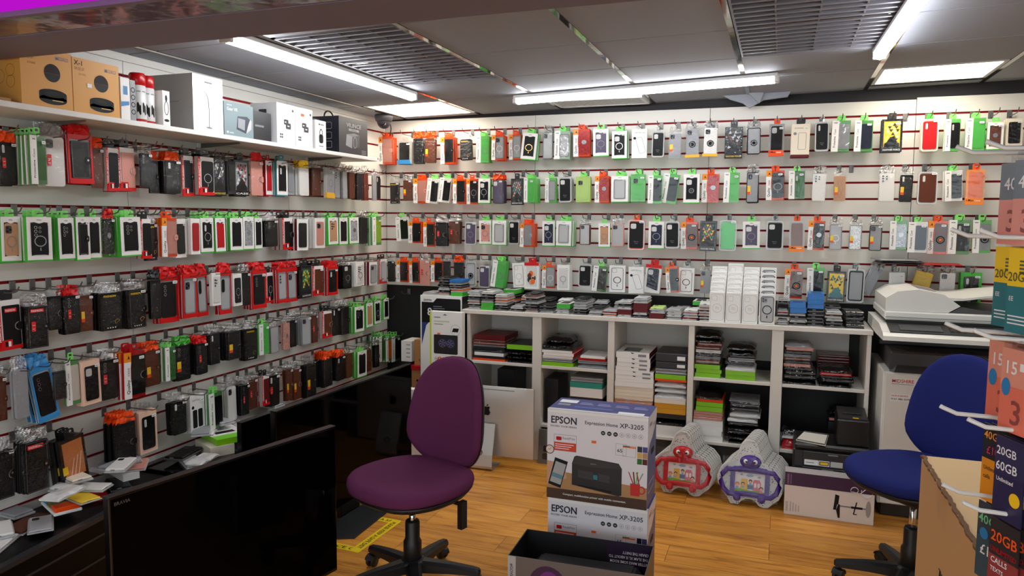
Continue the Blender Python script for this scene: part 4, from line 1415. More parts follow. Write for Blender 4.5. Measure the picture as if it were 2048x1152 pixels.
for y, lab, st in ((3.388, 'white carton with speech bubble logo, left one of the pair', 0), (3.552, 'white carton with speech bubble logo and orange sticker, right of the pair', 1)):
    t = shelf_thing('logo_carton', lab, 'box', y, 0, 'white logo cartons on the shelf')
    mb = MB(); mb.box(0, .160, 0, .17, 0, .215, M('carton_white_cool', (224, 224, 226), .4))
    g = M('logo_grey', (58, 58, 62), .5)
    mb.prism(rrect(.080, .118, .040, .028, .006), -.0008, -.0008, g); mb.prism(rrect(.098, .098, .044, .032, .006), -.001, -.001, g)
    mb.prism(rrect(.074, .118, .014, .006, .002), -.0014, -.0014, PRINT_WHITE); mb.prism(rrect(.098, .098, .018, .006, .002), -.0014, -.0014, PRINT_WHITE)
    mb.prism(circ(.140, .185, .007, 14), -.0008, -.0008, g)
    for q in (0, 1):
        for p in (0, 1):
            mb.prism(rrect(.030 + .014 * q, .035 + .014 * p, .011, .010, .003), -.0008, -.0008, g)
    for z in (.17, .12, .08):
        mb.prism(rrect(-.09, z, .05, .022, .004), -.0008, -.0008, g, T=Matrix.Rotation(math.radians(-90), 4, 'Z'))
    mb.build('carton', t)
    if st:
        MB().prism(rrect(.065, .175, .030, .014, .002), -.0014, -.001, C('og')).build('price_sticker', t)
t = shelf_thing('padlock_carton', 'slim white carton with a black lock picture, beside the projector box', 'box', 3.742, .0)
mb = MB(); mb.rbox(0, .108, 0, .05, 0, .168, WHITE_CARD, .003)
mb.prism(rrect(.054, .062, .042, .052, .014), -.0008, -.0008, PRINT_BLACK); mb.ring(circ(.054, .095, .016, 18, .024), circ(.054, .095, .010, 18, .018), -.0008, -.0008, PRINT_BLACK)
mb.prism(rect(.030, .140, .046, .148), -.0008, -.0008, C('dg')); mb.prism(rect(.05, .140, .082, .147), -.0008, -.0008, PRINT_GREY); mb.prism(rect(.032, .016, .076, .021), -.0008, -.0008, PRINT_GREY)
mb.build('carton', t)
t = shelf_thing('headphone_carton', 'black carton with a carry strap behind the slim lock carton', 'box', 3.735, .07)
mb = MB(); mb.box(0, .15, 0, .16, 0, .19, M('carton_black', (24, 24, 28), .35)); mb.build('carton', t)
MB().tube([(.04 + .035 * math.cos(a), .05, .188 + .035 * math.sin(a)) for a in [math.pi * q / 10 for q in range(11)]], .004, BLACK_PLASTIC, 6).build('carry_strap', t)
t = shelf_thing('projector_carton', 'charcoal projector carton with a carry strap at the right end of the shelf', 'box', 3.985, .0)
mb = MB(); mb.box(0, .335, 0, .235, 0, .222, M('carton_charcoal', (54, 54, 60), .4), left=M('carton_slate', (34, 35, 44), .4))
mb.text('VILINCE', .034, M('print_silver', (160, 160, 164), .4), (.17, -.001, .166), align='c', width=.17)
mb.prism(rect(.11, .142, .23, .157), -.0008, -.0008, C('gy')); mb.text('LED Projector', .011, PRINT_BLACK, (.17, -.0012, .1455), align='c')
mb.prism([(.075, .050), (.145, .036), (.150, .108), (.085, .118)], -.0008, -.0008, C('gy')); mb.prism([(.085, .118), (.150, .108), (.235, .124), (.175, .132)], -.0008, -.0008, PRINT_GREY)
mb.ring(circ(.182, .075, .022, 22, .036), circ(.182, .075, .018, 22, .031), -.001, -.001, C('gy'))
mb.prism([(.150, .036), (.235, .050), (.235, .124), (.150, .108)], -.0006, -.0006, M('proj_side', (84, 84, 90), .4))
for z in (.028, .018, .008):
    mb.prism(rect(.26, z, .315, z + .005), -.0008, -.0008, PRINT_GREY)
for z in (.165, .105, .05):
    mb.ring(rrect(-.075, z, .05, .042, .008), rrect(-.075, z, .044, .036, .006), -.0008, -.0008, C('gy'), T=Matrix.Rotation(math.radians(-90), 4, 'Z'))
mb.build('carton', t)
MB().tube([(.06 + .05 * math.cos(a), .11, .22 + .04 * math.sin(a)) for a in [math.pi * q / 12 for q in range(13)]], .005, BLACK_PLASTIC, 6).build('carry_strap', t)

# ------------------------------------------------------------------ white cubby unit along the back wall
UW = M('unit_white', (222, 216, 206), 0.42)
UI = M('unit_back', (206, 200, 192), 0.5)
UY, UB = 4.62, 5.03
ZT = 0.987
bays = [(-1.967, -1.522), (-1.460, -1.016), (-.974, -.514), (-.479, -.032), (.034, .478)]
t = thing('cubby_unit', 'long white five-bay storage unit along the back wall stacked with tablet cases', 'storage unit', (0, 0, 0))
for a, b in ((-1.990, -1.967), (-1.522, -1.460), (-1.016, -.974), (-.514, -.479), (-.032, .034), (.478, .501)):
    MB().rbox(a, b, UY, UB, 0, ZT - .028, UW, .0015).build('upright', t)
for k, (a, b) in enumerate(bays):
    for z in ((.640,) if k != 2 else ()) + (.245,):
        MB().rbox(a + .0005, b - .0005, UY + .004, UB - .012, z - .019, z, UW, .0015).build('shelf', t)
    if k < 3:
        MB().box(a + .001, b - .001, UB - .010, UB - .002, .226, ZT - .03, UI).build('back_panel', t)
    elif k == 3:
        MB().box(a + .001, b - .001, UB - .010, UB - .002, .70, ZT - .03, UI).build('back_panel', t)
    else:
        MB().box(a + .001, b - .06, UB - .010, UB - .002, .72, ZT - .03, UI).build('back_panel', t)
    MB().box(a + .001, b - .001, UY + .03, UY + .045, 0.0, .224, M('kick_dark', (52, 46, 40), .6)).build('plinth', t)
MB().rbox(-2.022, .507, UY - .012, YB, ZT - .0275, ZT, UW, .002).build('top_board', t)

# flat stock lying in piles
WRAP = bump(M('wrapped_black', (14, 14, 16), 0.16, spec=0.7), 26, 0.9, 0.012, 2)
WRAPW = bump(M('wrapped_white', (214, 214, 212), 0.25, spec=0.6), 26, 0.9, 0.012, 2)
def wrap(tok):
    n = 'wrapped_' + tok
    return MATS.get(n) or bump(M(n, RGB[tok], 0.2, spec=0.6), 26, 0.8, 0.01, 2)
LIME = M('card_lime', (128, 196, 20), 0.35)
FLAT = {}
def flat(kind, tok, w, d, h):
    """one flat piece of stock: front edge at y=0, centred in x, standing on z=0"""
    key = (kind, tok, round(w, 3), round(d, 3), round(h, 3))
    if key in FLAT:
        return dup(FLAT[key])
    r = random.Random(str(key))
    if kind == 'tablet':                       # tablet wallet: cover leaves round a spine, shiny wrapper
        t = thing('tablet_case', '', 'tablet case')
        m = WRAP if tok == 'bk' else wrap(tok)
        mb = MB(); mb.rbox(-w / 2, w / 2, 0, d, h * .62, h, m, min(.004, h * .15)); mb.build('cover', t)
        mb = MB(); mb.rbox(-w / 2, w / 2, .001, d, 0, h * .38, m, min(.004, h * .15))
        mb.rbox(-w / 2, -w / 2 + .006, .001, d, h * .2, h * .8, m, .002); mb.build('back_cover', t)
        MB().box(-w / 2 + .007, w / 2 - .006, .006, d - .006, h * .38, h * .62, PRINT_GREY if tok in ('bk', 'gy') else M('lining_pale', (196, 190, 186), .5)).build('lining', t)
    elif kind == 'box':
        t = thing('tablet_box', '', 'box')
        m = {'lime': LIME, 'wh': WHITE_CARD, 'tealbox': M('card_teal', (40, 150, 136), .4), 'amber': M('card_amber', (214, 150, 20), .45), 'og': ORANGE_CARD, 'redw': WHITE_CARD, 'winw': WHITE_CARD, 'bk': M('carton_black', (24, 24, 28), .35)}.get(tok) or C(tok)
        mb = MB()
        mb.box(-w / 2, w / 2, 0, d, 0, h, m, right=C('dr') if tok == 'winw' else RED_CARD if tok == 'redw' else m, top=C('dgr') if tok == 'lime' else m)
        if tok == 'winw':
            mb.prism([(x * 1.0, z) for x, z in circ(0, 0, .011, 16, .008)][8:] + [], 0, 0, PRINT_BLACK, T=Matrix.Translation((0, -.0006, h)))
            mb.prism(rect(w / 2 - .07, h * .3, w / 2 - .02, h * .75), -.0006, -.0006, PRINT_GREY)
        mb.build('carton', t)
        if tok == 'winw':
            MB().box(-w * .32, w * .16, d * .15, d * .62, h, h + .001, M('window_dark', (26, 22, 22), .2)).build('window', t)
    elif kind == 'bag':
        t = thing('wrapped_case', '', 'tablet case')
        m = WRAP if tok == 'bk' else WRAPW if tok == 'wh' else wrap(tok)
        mb = MB()
        ph = r.uniform(0, 6)
        def top(a, b):
            e = min(a, 1 - a, b, 1 - b) * 8
            return ((a - .5) * w, d * b, h * (.35 + .65 * min(1, e)) + .003 * math.sin(9 * a + ph) * math.sin(11 * b + ph))
        mb.sheet(10, 10, top, m)
        mb.sheet(10, 1, lambda a, b: ((a - .5) * w, 0 - .004 * math.sin(7 * a + ph) * b * (1 - b), (h * (.35) + .004 * math.sin(9 * a + ph) * math.sin(ph)) * b), m)
        mb.sheet(1, 10, lambda a, b: (w / 2, d * b, (h * .35 + .004 * math.sin(9 + ph) * math.sin(11 * b + ph)) * a), m)
        mb.sheet(1, 10, lambda a, b: (-w / 2, d * b, (h * .35 + .004 * math.sin(ph) * math.sin(11 * b + ph)) * (1 - a)), m)
        mb.build('sleeve', t)
        MB().rbox(-w * .42, w * .42, d * .06, d * .94, .001, h * .34, m, .002).build('case', t)
    elif kind == 'laptop':
        t = thing('boxed_keyboard_case', '', 'tablet case')
        mb = MB(); mb.rbox(-w / 2, w / 2, 0, d, 0, h, M('case_charcoal', (40, 40, 42), .5), .004); mb.build('case', t)
        MB().box(w / 2 - .06, w / 2 - .012, -.0015, 0, h * .25, h * .7, PRINT_WHITE).build('price_sticker', t)
        mb = MB(); mb.box(-.014, .014, d * .45, d * .45 + .006, h, h + .0006, PRINT_GREY); mb.build('badge', t)
    else:                                      # 'case': a phone case in a clear flat tray
        t = thing('boxed_phone_case', '', 'phone case')
        body = {'gbox': GREEN_CARD, 'rbox': C('dr'), 'bbox': M('card_blue', (18, 112, 190), .35)}.get(tok)
        if body:
            mb = MB(); mb.box(-w / 2, w / 2, 0, d, 0, h, body, top=WHITE_CARD if tok == 'gbox' else body)
            mb.build('carton', t)
            mb = MB(); mb.rbox(-w * .32, w * .32, d * .14, d * .86, h, h + .0015, C('dgr') if tok == 'gbox' else C('dr') if tok == 'rbox' else M('card_blue_dark', (14, 78, 140), .4), .0006); mb.build('window', t)
        else:
            MB().rbox(-w / 2, w / 2, 0, d, 0, h * .45, M('tray_grey', (176, 176, 176), .3) if tok not in ('bk', 'dgr') else M('tray_smoke', (84, 84, 86), .25), .0015).build('tray', t)
            mb = MB(); mb.rbox(-w / 2 + .004, w / 2 - .004, .004, d - .004, h * .45, h, case_col(tok, ()), .003)
            mb.box(-w * .2, w * .0, -.0006 + .004, .004, h * .55, h * .8, PRINT_GREY)
            mb.build('phone_case', t)
            mb = MB(); mb.prism(rrect(-w * .2, d * .80, .024, .028, .006), 0, 0, LENS, T=Matrix.Translation((0, 0, h + .0006)) @ Matrix.Rotation(math.radians(-90), 4, 'X')); mb.build('camera_cutout', t)
    FLAT[key] = t
    return t
FN = dict(tablet='tablet wallet', box='flat box', bag='wrapped tablet case', laptop='keyboard case', case='boxed phone case')
CN = dict(COLN, lime='lime green', tealbox='teal', amber='amber', redw='white red-ended', winw='white red-sided', gbox='green', rbox='dark red', bbox='blue')
def lay(items, x, y, z, where, group, seed=0, rz=0.0, jig=.008, lim=None):
    """pile items upwards from z"""
    r = random.Random(seed)
    n = len(items)
    for k, it in enumerate(items):
        kind, tok, w, d, h = it[:5]
        if kind == 'case':
            h *= 1.28
        turn = rz + r.uniform(-.05, .05) * (jig / .008)
        px = x + r.uniform(-jig, jig) + (it[5] if len(it) > 5 else 0)
        if lim:                                # stay clear of the uprights and of the next pile
            turn *= .3
            w = min(w, lim[1] - lim[0] - .010 - d * abs(math.sin(turn)))
            px = min(max(px, lim[0] + .003 + w / 2 + d * max(0, math.sin(turn))), lim[1] - .003 - w / 2 - d * max(0, -math.sin(turn)))
        o = flat(kind, tok, w, d, h)
        o.location = (px, y + .004 + r.uniform(0, jig), z)
        o.rotation_euler = (0, 0, turn)
        z += h + (.0042 if kind == 'bag' else .0008)
        pos = 'only piece' if n == 1 else 'topmost' if k == n - 1 else 'lowest' if k == 0 else '%s up' % nth(k)
        tag(o, '%s %s, %s in %s' % (CN.get(tok, tok), FN[kind], pos, where), o['category'], group)
    return z
def L(s, w, d):
    out = []
    for q in s.split():
        a = q.split(':')
        kind = {'t': 'tablet', 'b': 'box', 'g': 'bag', 'l': 'laptop', 'c': 'case'}[a[0]]
        ww = w * (float(a[3]) if len(a) > 3 else 1)
        out.append((kind, a[1], ww, d, float(a[2]) / 1000.0, float(a[4]) / 1000 if len(a) > 4 else 0))
    return out
GB = 'tablet cases piled in the cubby unit'
D1 = .26
U2 = .6405
lay(L('b:og:14 b:bk:18 b:wh:22:.9:-10 t:bk:16 b:bk:20:.96 t:gy:12 t:rdb:22 t:rdb:14 b:dr:30:.95', .235, D1), -1.832, 4.635, U2, 'left pile, first bay, upper shelf', GB, 1, lim=(-1.967, -1.717))
lay(L('g:bk:26 g:bk:24:.95 g:bk:28:.9 b:lime:32', .185, D1), -1.618, 4.635, U2, 'right pile, first bay, upper shelf', GB, 2, lim=(-1.715, -1.522))
lay(L('b:bk:330:.6', .2, .25), -1.74, 4.70, .2455, 'first bay, lower shelf behind the silver computer', GB, 3, lim=(-1.967, -1.522))
lay(L('b:lime:26:1.08 t:gy:24 b:redw:17:1.0:-4 b:redw:17:1.0:12 b:redw:17:1.0:-2 t:bk:14 g:bk:34 g:bk:30:.85', .205, D1), -1.352, 4.626, U2, 'left pile, second bay, upper shelf', GB, 4, lim=(-1.46, -1.237))
lay(L('g:gy:26 t:gy:20 b:rd:16:.95 b:wh:14:.85', .190, .22), -1.122, 4.625, U2, 'right pile, second bay, upper shelf', GB, 5, lim=(-1.235, -1.016))
lay(L('b:bk:300:1', .09, .24), -1.40, 4.66, .2455, 'second bay, upright on the lower shelf', GB, 6, jig=.001, lim=(-1.46, -1.345))
lay(L('b:bk:90 b:bk:110 b:wh:60 b:tealbox:36 t:gy:30', .215, D1), -1.158, 4.64, .2455, 'right pile, second bay, lower shelf', GB, 7, jig=.003, lim=(-1.275, -1.016))
lay(L('b:wh:40 b:bk:60 b:bk:36 b:wh:22 t:pk:20 t:pk:20 t:tn:14 b:cr:20 b:cr:20 b:cr:20 b:cr:18 b:wh:30 b:wh:18 b:winw:24 b:winw:27 b:winw:26:.88:-10 b:winw:26:.87:-10 b:winw:28:.86:-11 b:winw:36:.86:-12', .245, .30), -.843, 4.625, .2455, 'tall left pile, third bay', GB, 8, jig=.004, lim=(-.974, -.72))
lay(L('b:wh:70 g:bk:40 b:bk:30 b:amber:32 b:amber:32:.96 b:cr:24 g:wh:40 g:wh:30 g:wh:34 b:og:12 b:lime:30:.92:-8 t:gy:34 l:bk:42 l:bk:54', .205, .28), -.622, 4.632, .2455, 'right pile, third bay', GB, 9, jig=.005, lim=(-.718, -.514))
lay(L('b:lime:26 b:lime:24 b:lime:28 t:br:30 t:gy:18 t:bk:20 t:wh:18 t:br:22 t:rdb:24 g:bk:24 g:bk:28', .150, .22), -.395, 4.635, U2, 'left pile, fourth bay, upper shelf', GB, 10, lim=(-.479, -.31))
lay(L('b:lime:28 b:lime:26 g:wh:34:1.0 t:bk:18:.98 t:gy:20:.9 t:bk:20:.9 g:bk:26:.9 g:bk:28:.95', .172, .22), -.205, 4.625, U2, 'right pile, fourth bay, upper shelf', GB, 11, lim=(-.308, -.032))
lay(L('b:wh:32 b:wh:30 b:wh:32 b:wh:30 t:pk:16 t:pk:18 t:pk:20 b:lime:28:.9 b:lime:28:.9 b:og:18:.88 g:bk:34:.9', .176, .24), -.386, 4.635, .2455, 'left pile, fourth bay, lower shelf', GB, 12, lim=(-.479, -.292))
lay(L('g:bk:24 g:bk:26 t:bk:22 g:bk:26 t:bk:24 g:wh:26 g:wh:30 t:bk:26 t:bk:30 t:gy:8', .175, .22), -.175, 4.635, .2455, 'right pile, fourth bay, lower shelf', GB, 13, lim=(-.29, -.032))
lay(L('g:bk:28:1.2:20 t:bk:24:1.2:20 t:bk:24:1.15:14 t:bk:20:1.1:8 t:pk:18 t:bk:18 t:br:20 t:gy:16 t:bk:22 t:pk:18 g:gy:22', .150, .2), .118, 4.632, U2, 'left pile, fifth bay, upper shelf', GB, 14, lim=(.034, .225))
lay(L('g:bk:26 t:bk:18 t:bk:16 t:rd:20 g:bk:30', .170, .18), .330, 4.63, U2, 'front right pile, fifth bay, upper shelf', GB, 15, lim=(.227, .478))
lay(L('b:bk:70 t:dr:18 t:dr:16 t:dr:16 t:dr:16 t:dr:14', .18, .17), .31, 4.835, U2, 'rear right pile, fifth bay, upper shelf', GB, 16, lim=(.228, .478))

# small cases heaped on the white top
GT = 'boxed phone cases heaped on the white top'
PW_, PD_ = .088, .165
def heap(s, x, y, where, seed, rz=0, w=PW_, d=PD_, z=ZT + .0005):
    lay(L(s, w, d), x, y, z, where, GT, seed, rz, .005)
FR = 4.625
front = [
    (-1.945, 'c:cl:13 c:bk:13 c:pk:13 c:gy:13 c:bk:13 c:cl:13 c:gy:14', 'front pile at left end of white top'),
    (-1.848, 'c:gbox:19 c:gbox:19 c:gy:13 c:bk:14 c:bk:15 c:cl:14', 'front pile with two green cartons'),
    (-1.745, 'c:bk:14 c:bk:13 c:cl:13 c:og:13 c:pk:14 c:cl:14', 'front pile right of two green cartons'),
    (-1.640, 'c:bk:13 c:gy:14', 'low front pile above the first upright'),
    (-1.535, 'c:pk:13 c:bk:14 c:bk:14 c:cl:13 c:bk:14 c:pk:13 c:bk:13', 'tall black front pile above second bay'),
    (-1.430, 'c:cl:12 c:bk:15 c:bk:14', 'low black front pile above second bay'),
    (-1.320, 'c:wh:13 c:cl:14 c:gbox:24', 'front pile topped by a green carton, second bay'),
    (-1.205, 'c:bk:14 c:bk:14 c:gy:13 c:cl:14 c:gy:13 c:bk:12', 'dark front pile above the second bay end'),
    (-1.105, 'c:gy:12 c:cl:13 c:bk:12', 'low grey front pile before the red cartons'),
    (-1.010, 'c:og:10 c:rd:12 c:cl:10', 'low red and orange front pile'),
    (-.915, 'c:wh:12 c:rbox:24 c:wh:13 c:bk:14 c:cl:12', 'black and white front pile, third bay'),
    (-.815, 'c:bk:14 c:wh:12 c:rbox:44 c:cl:14 c:cl:12', 'front pile with the tall dark red carton'),
    (-.712, 'c:rbox:26 c:cl:13 c:ly:13', 'front pile topped with pale green, third bay'),
    (-.610, 'c:gy:12 c:wh:13 c:wh:13 c:cl:11', 'white front pile above the third bay'),
    (-.510, 'c:rd:13 c:cl:12 c:pk:12 c:wh:13', 'pink and white front pile above the fourth upright'),
    (-.415, 'c:br:12 c:br:13 c:pk:13 c:br:13 c:pk:13 c:wh:20', 'pink-brown front pile beside the ring cartons'),
]
for k, (x, s, wh) in enumerate(front):
    heap(s, x, FR, wh, 40 + k, random.Random(k).uniform(-.05, .05))
rear = [
    (-1.90, 'c:cl:14 c:gy:14 c:cl:14 c:bk:13 c:wh:14 c:cl:20', 'rear pile at left end of white top'),
    (-1.76, 'c:bk:14 c:br:14 c:og:14 c:bk:14 c:bk:14 c:gbox:24', 'rear pile topped by a green carton, first bay'),
    (-1.63, 'c:br:14 c:bk:14 c:rdb:14 c:og:13 c:cl:13', 'rear pile behind the first upright'),
    (-1.50, 'c:bk:14 c:gy:14 c:bk:14 c:dgr:14', 'dark rear pile behind the tall black pile'),
    (-1.37, 'c:cl:14 c:wh:13 c:cl:14 c:wh:12', 'pale rear pile behind the green-topped pile'),
    (-1.24, 'c:br:14 c:bk:14 c:cl:14 c:gy:12', 'rear pile behind the dark front pile'),
    (-1.11, 'c:gy:14 c:cl:14 c:bk:12 c:cl:12', 'grey rear pile behind the low red cases'),
    (-.98, 'c:gy:14 c:bk:14 c:cl:14 c:cl:14', 'clear rear pile above third bay'),
    (-.86, 'c:rd:14 c:wh:14 c:rbox:20', 'rear pile behind the tall dark red carton'),
    (-.73, 'c:bk:14 c:wh:14 c:bk:12', 'rear pile behind the pale green case'),
    (-.60, 'c:cl:14 c:rd:12 c:gy:12', 'rear pile behind the white cases'),
    (-.475, 'c:bk:20 c:bk:18 c:bk:18 c:gbox:20', 'rear pile with a green carton on black cases'),
]
for k, (x, s, wh) in enumerate(rear):
    heap(s, x, FR + .20, wh, 80 + k, random.Random(k + 50).uniform(-.10, .10))
# black and blue stock at the right end
heap('c:bk:14 c:wh:12 c:bk:18 c:gy:13 c:bbox:22 c:bbox:22', .105, FR + .02, 'pile with two blue cartons beside the clear stand', 120)
heap('c:bk:15 c:bk:14 c:bk:16 c:dgr:16 c:bk:16 c:bbox:20 c:bbox:20 c:bbox:28', .202, FR + .04, 'tallest pile, three blue cartons at its top', 121)
heap('c:bk:15 c:bk:14 c:cl:14 c:br:14 c:cl:14', .300, FR + .01, 'brown-cased pile right of the blue cartons', 122)
heap('c:dgr:14 c:bk:14 c:dgr:14 c:gy:14 c:dgr:14 c:bk:16', .302, FR + .19, 'rear pile behind the pile with the brown case', 123)
heap('t:bk:22 t:bk:18 t:bk:28 t:bk:26', .415, FR + .03, 'black pile at the right end of white top', 124, .05, .10, .18)
# white magnetic-ring cartons standing in terraces
WC = M('carton_bright_white', (240, 239, 236), 0.4)
FL_ = M('faint_print', (150, 148, 146), 0.5)
def ring_carton(clear):
    t = thing('ring_case_carton', '', 'phone case')
    mb = MB(); mb.rbox(-.045, .045, 0, .022, 0, .182, WC, .0015)
    if not clear:
        mb.ring(rrect(0, .091, .078, .158, .013), rrect(0, .091, .0755, .1555, .012), -.0005, -.0005, FL_)
        mb.ring(rrect(-.016, .145, .030, .030, .008), rrect(-.016, .145, .028, .028, .007), -.0005, -.0005, FL_)
        mb.ring(circ(0, .085, .027, 24), circ(0, .085, .0258, 24), -.0005, -.0005, FL_)
        mb.text('iPhone', .007, FL_, (0, -.0006, .088), align='c'); mb.text('Clear Case', .005, FL_, (0, -.0006, .080), align='c')
        mb.build('carton', t)
    else:
        mb.build('carton', t)
        p = MB(); p.prism(rrect(0, .091, .070, .150, .011), -.003, 0, CLEAR_GREY); p.ring(rrect(0, .091, .073, .153, .012), rrect(0, .091, .067, .147, .009), -.005, 0, C('bk'))
        p.ring(circ(0, .088, .027, 26), circ(0, .088, .022, 26), -.004, -.003, PRINT_BLACK); p.prism(rect(-.003, .038, .003, .054), -.004, -.003, PRINT_BLACK)
        p.prism(rrect(-.016, .146, .030, .030, .008), -.004, -.003, C('gy'))
        for a, b in ((-.007, .007), (-.007, -.007), (.007, 0)):
            p.prism(circ(-.016 + a, .146 + b, .0055, 12), -.0055, -.004, LENS)
        p.build('phone_case', t)
    return t
RCS = {0: ring_carton(False), 1: ring_carton(True)}
ucol = [-.352, -.2575, -.163, -.066]
cn = ['left', 'second', 'third', 'right']
fresh = {0, 1}
for c in range(4):
    kk = 1 if c == 3 else 0
    nrow = 6
    for q in range(nrow):
        if kk in fresh:
            o = RCS[kk]; fresh.discard(kk)
        else:
            o = dup(RCS[kk])
        hz = ZT + .0005 + (0 if q == 0 else .0295 * q + (.02 if (c == 1 and q == 5) else .0))
        o.location = (ucol[c], 4.628 + .0255 * q, hz)
        what = 'white carton with black-ringed clear case' if kk else 'plain white ring-print carton'
        tag(o, '%s, %s in the %s column of terraced cartons' % (what, 'frontmost' if q == 0 else nth(q) + ' back', cn[c]), 'phone case', 'white ring cartons standing on the white top')
        if q:
            s = MB(); s.box(-.044, .044, 0, .022, ZT - hz + .0006, -.0006, WC); s.build('lower_carton', o)
t = thing('acrylic_stand', 'clear acrylic stand beside the white ring cartons', 'display stand', (.022, 4.64, ZT))
mb = MB()
mb.box(-.034, .034, 0, .10, 0, .003, TRAY); mb.box(-.034, -.031, 0, .10, .003, .19, TRAY); mb.box(.031, .034, 0, .10, .003, .19, TRAY)
mb.build('frame', t)
for z in (.06, .125):
    MB().box(-.031, .031, 0, .10, z, z + .003, TRAY).build('shelf', t)
for z, tok in ((.0035, 'cl'), (.0635, 'rd'), (.1285, 'bk')):
    o = flat('case', tok, .058, .09, .014)
    o.location = (.022, 4.645, ZT + z)
    tag(o, '%s boxed phone case lying in the clear acrylic stand' % COLN[tok], 'phone case', GT)
    o = flat('case', 'gy', .058, .09, .014)
    o.location = (.022, 4.645, ZT + z + .0148)
    tag(o, 'grey boxed phone case above the %s one in the acrylic stand' % COLN[tok], 'phone case', GT)

# ------------------------------------------------------------------ left corner: shredder, laptop stand pack, cartons
t = thing('shredder_carton', 'tall white and black paper shredder carton left of the white unit', 'box', (-2.183, 4.632, 0), 0)
mb = MB()
mb.box(-.165, .150, 0, .36, 0.50, 1.068, WHITE_CARD, right=M('carton_black', (24, 24, 28), .35))
mb.prism([(-.155, .88), (.14, .88), (.14, 1.040), (.135, 1.050), (-.04, 1.050), (-.066, 1.022), (-.155, 1.022)], -.0008, -.0008, PRINT_BLACK)
mb.prism([(-.155, .88), (-.155, .72), (-.12, .86), (-.10, .88)], -.0008, -.0008, M('shred_blue', (44, 56, 120), .4))
mb.text('zenta', .026, PRINT_BLACK, (-.140, -.001, 1.030), sx=1.1)
mb.text('8', .075, PRINT_WHITE, (-.112, -.0012, .930))
mb.text('Sheet Shredder', .034, PRINT_WHITE, (-.066, -.0012, .940), width=.175)
mb.prism(rect(-.066, .977, .02, .982), -.0012, -.0012, PRINT_GREY); mb.prism(rect(-.066, .991, .0, .996), -.0012, -.0012, PRINT_GREY)
mb.build('carton', t)
t = thing('storage_carton', 'closed brown carton carrying the tall shredder carton', 'box', (-2.19, 4.63, 0), 0)
mb = MB(); mb.box(-.16, .155, 0, .37, 0, .499, M('kraft', (176, 128, 76), .6)); mb.build('carton', t)
MB().box(-.02, .02, -.001, -.0005, 0.0, .499, M('parcel_tape', (150, 104, 58), .3)).build('tape', t)
t = thing('laptop_stand_pack', 'tall white retail pack with a lime edge and laptop stand picture', 'box', (-2.093, 4.50, .592), 0, None, (0, 0, 0))
mb = MB(); mb.box(-.118, .118, 0, .05, 0, .385, WHITE_CARD, left=M('lime_edge', (196, 214, 20), .4))
mb.prism(rect(-.118, 0, -.106, .385), -.0006, -.0006, M('lime_edge', (196, 214, 20), .4))
mb.prism([(-.022, .362), (.012, .362), (-.005, .370)], -.0008, -.0008, PRINT_BLACK)
mb.prism(rect(-.085, .343, -.040, .350), -.0008, -.0008, PRINT_GREY); mb.prism(rect(-.088, .316, .027, .324), -.0008, -.0008, M('print_sand', (206, 206, 170), .5)); mb.prism(rect(-.086, .298, -.02, .303), -.0008, -.0008, PRINT_GREY)
mb.prism(rrect(.0, .165, .176, .130, .008), -.0012, -.0012, M('pad_black', (30, 28, 32), .4))
fan = M('fan_violet', (110, 104, 150), .4)
for x in (-.024, .034):
    mb.ring(circ(x, .172, .028, 22), circ(x, .172, .025, 22), -.0016, -.0016, fan)
    for a in range(6):
        q = a * math.pi / 3
        mb.prism([(x, .172), (x + .022 * math.cos(q), .172 + .022 * math.sin(q)), (x + .022 * math.cos(q + .5), .172 + .022 * math.sin(q + .5))], -.0018, -.0018, fan)
mb.prism(circ(.072, .265, .036, 26), -.002, -.002, WHITE_CARD); mb.ring(circ(.072, .265, .036, 26), circ(.072, .265, .0345, 26), -.0022, -.0022, PRINT_GREY)
mb.prism([(.046, .252), (.09, .252), (.098, .278), (.056, .278)], -.0024, -.0024, PRINT_BLACK)
for k in range(6):
    x = -.072 + .027 * k
    if k == 1:
        mb.prism(circ(x, .064, .016, 18), -.001, -.001, C('og')); mb.prism(rect(x - .003, .056, x + .003, .073), -.0014, -.0014, PRINT_WHITE)
    else:
        mb.ring(circ(x, .064, .012, 18), circ(x, .064, .010, 18), -.001, -.001, PRINT_GREY); mb.prism(rect(x - .004, .060, x + .004, .068), -.001, -.001, PRINT_GREY)
mb.build('carton', t)
MB().prism(rrect(-.052, .236, .022, .012, .005), -.0014, -.001, C('og')).build('price_sticker', t)
t = thing('storage_carton', 'plain carton under the white laptop stand pack behind the purple chair', 'box', (-2.093, 4.495, 0), 0)
mb = MB(); mb.box(-.12, .12, 0, .06, 0, .591, M('kraft', (176, 128, 76), .6)); mb.build('carton', t)
MB().box(-.12, .12, -.001, -.0005, .45, .48, M('parcel_tape', (150, 104, 58), .3)).build('tape', t)
# small stock on top of the shredder carton
lay(L('c:gy:14', .1, .165), -2.292, 4.65, 1.0690, 'left of the pile on the shredder carton', GT, 201)
lay(L('c:pk:13 c:bk:14 c:cl:14 c:bk:15 c:bk:14 c:bk:14 c:bk:12', .088, .165), -2.190, 4.66, 1.0690, 'black pile on the shredder carton', GT, 202)
lay(L('c:gbox:20 c:og:13 c:br:13 c:bk:12 c:gy:12 c:bbox:14', .088, .165), -2.090, 4.65, 1.0690, 'colourful pile on the shredder carton', GT, 203)
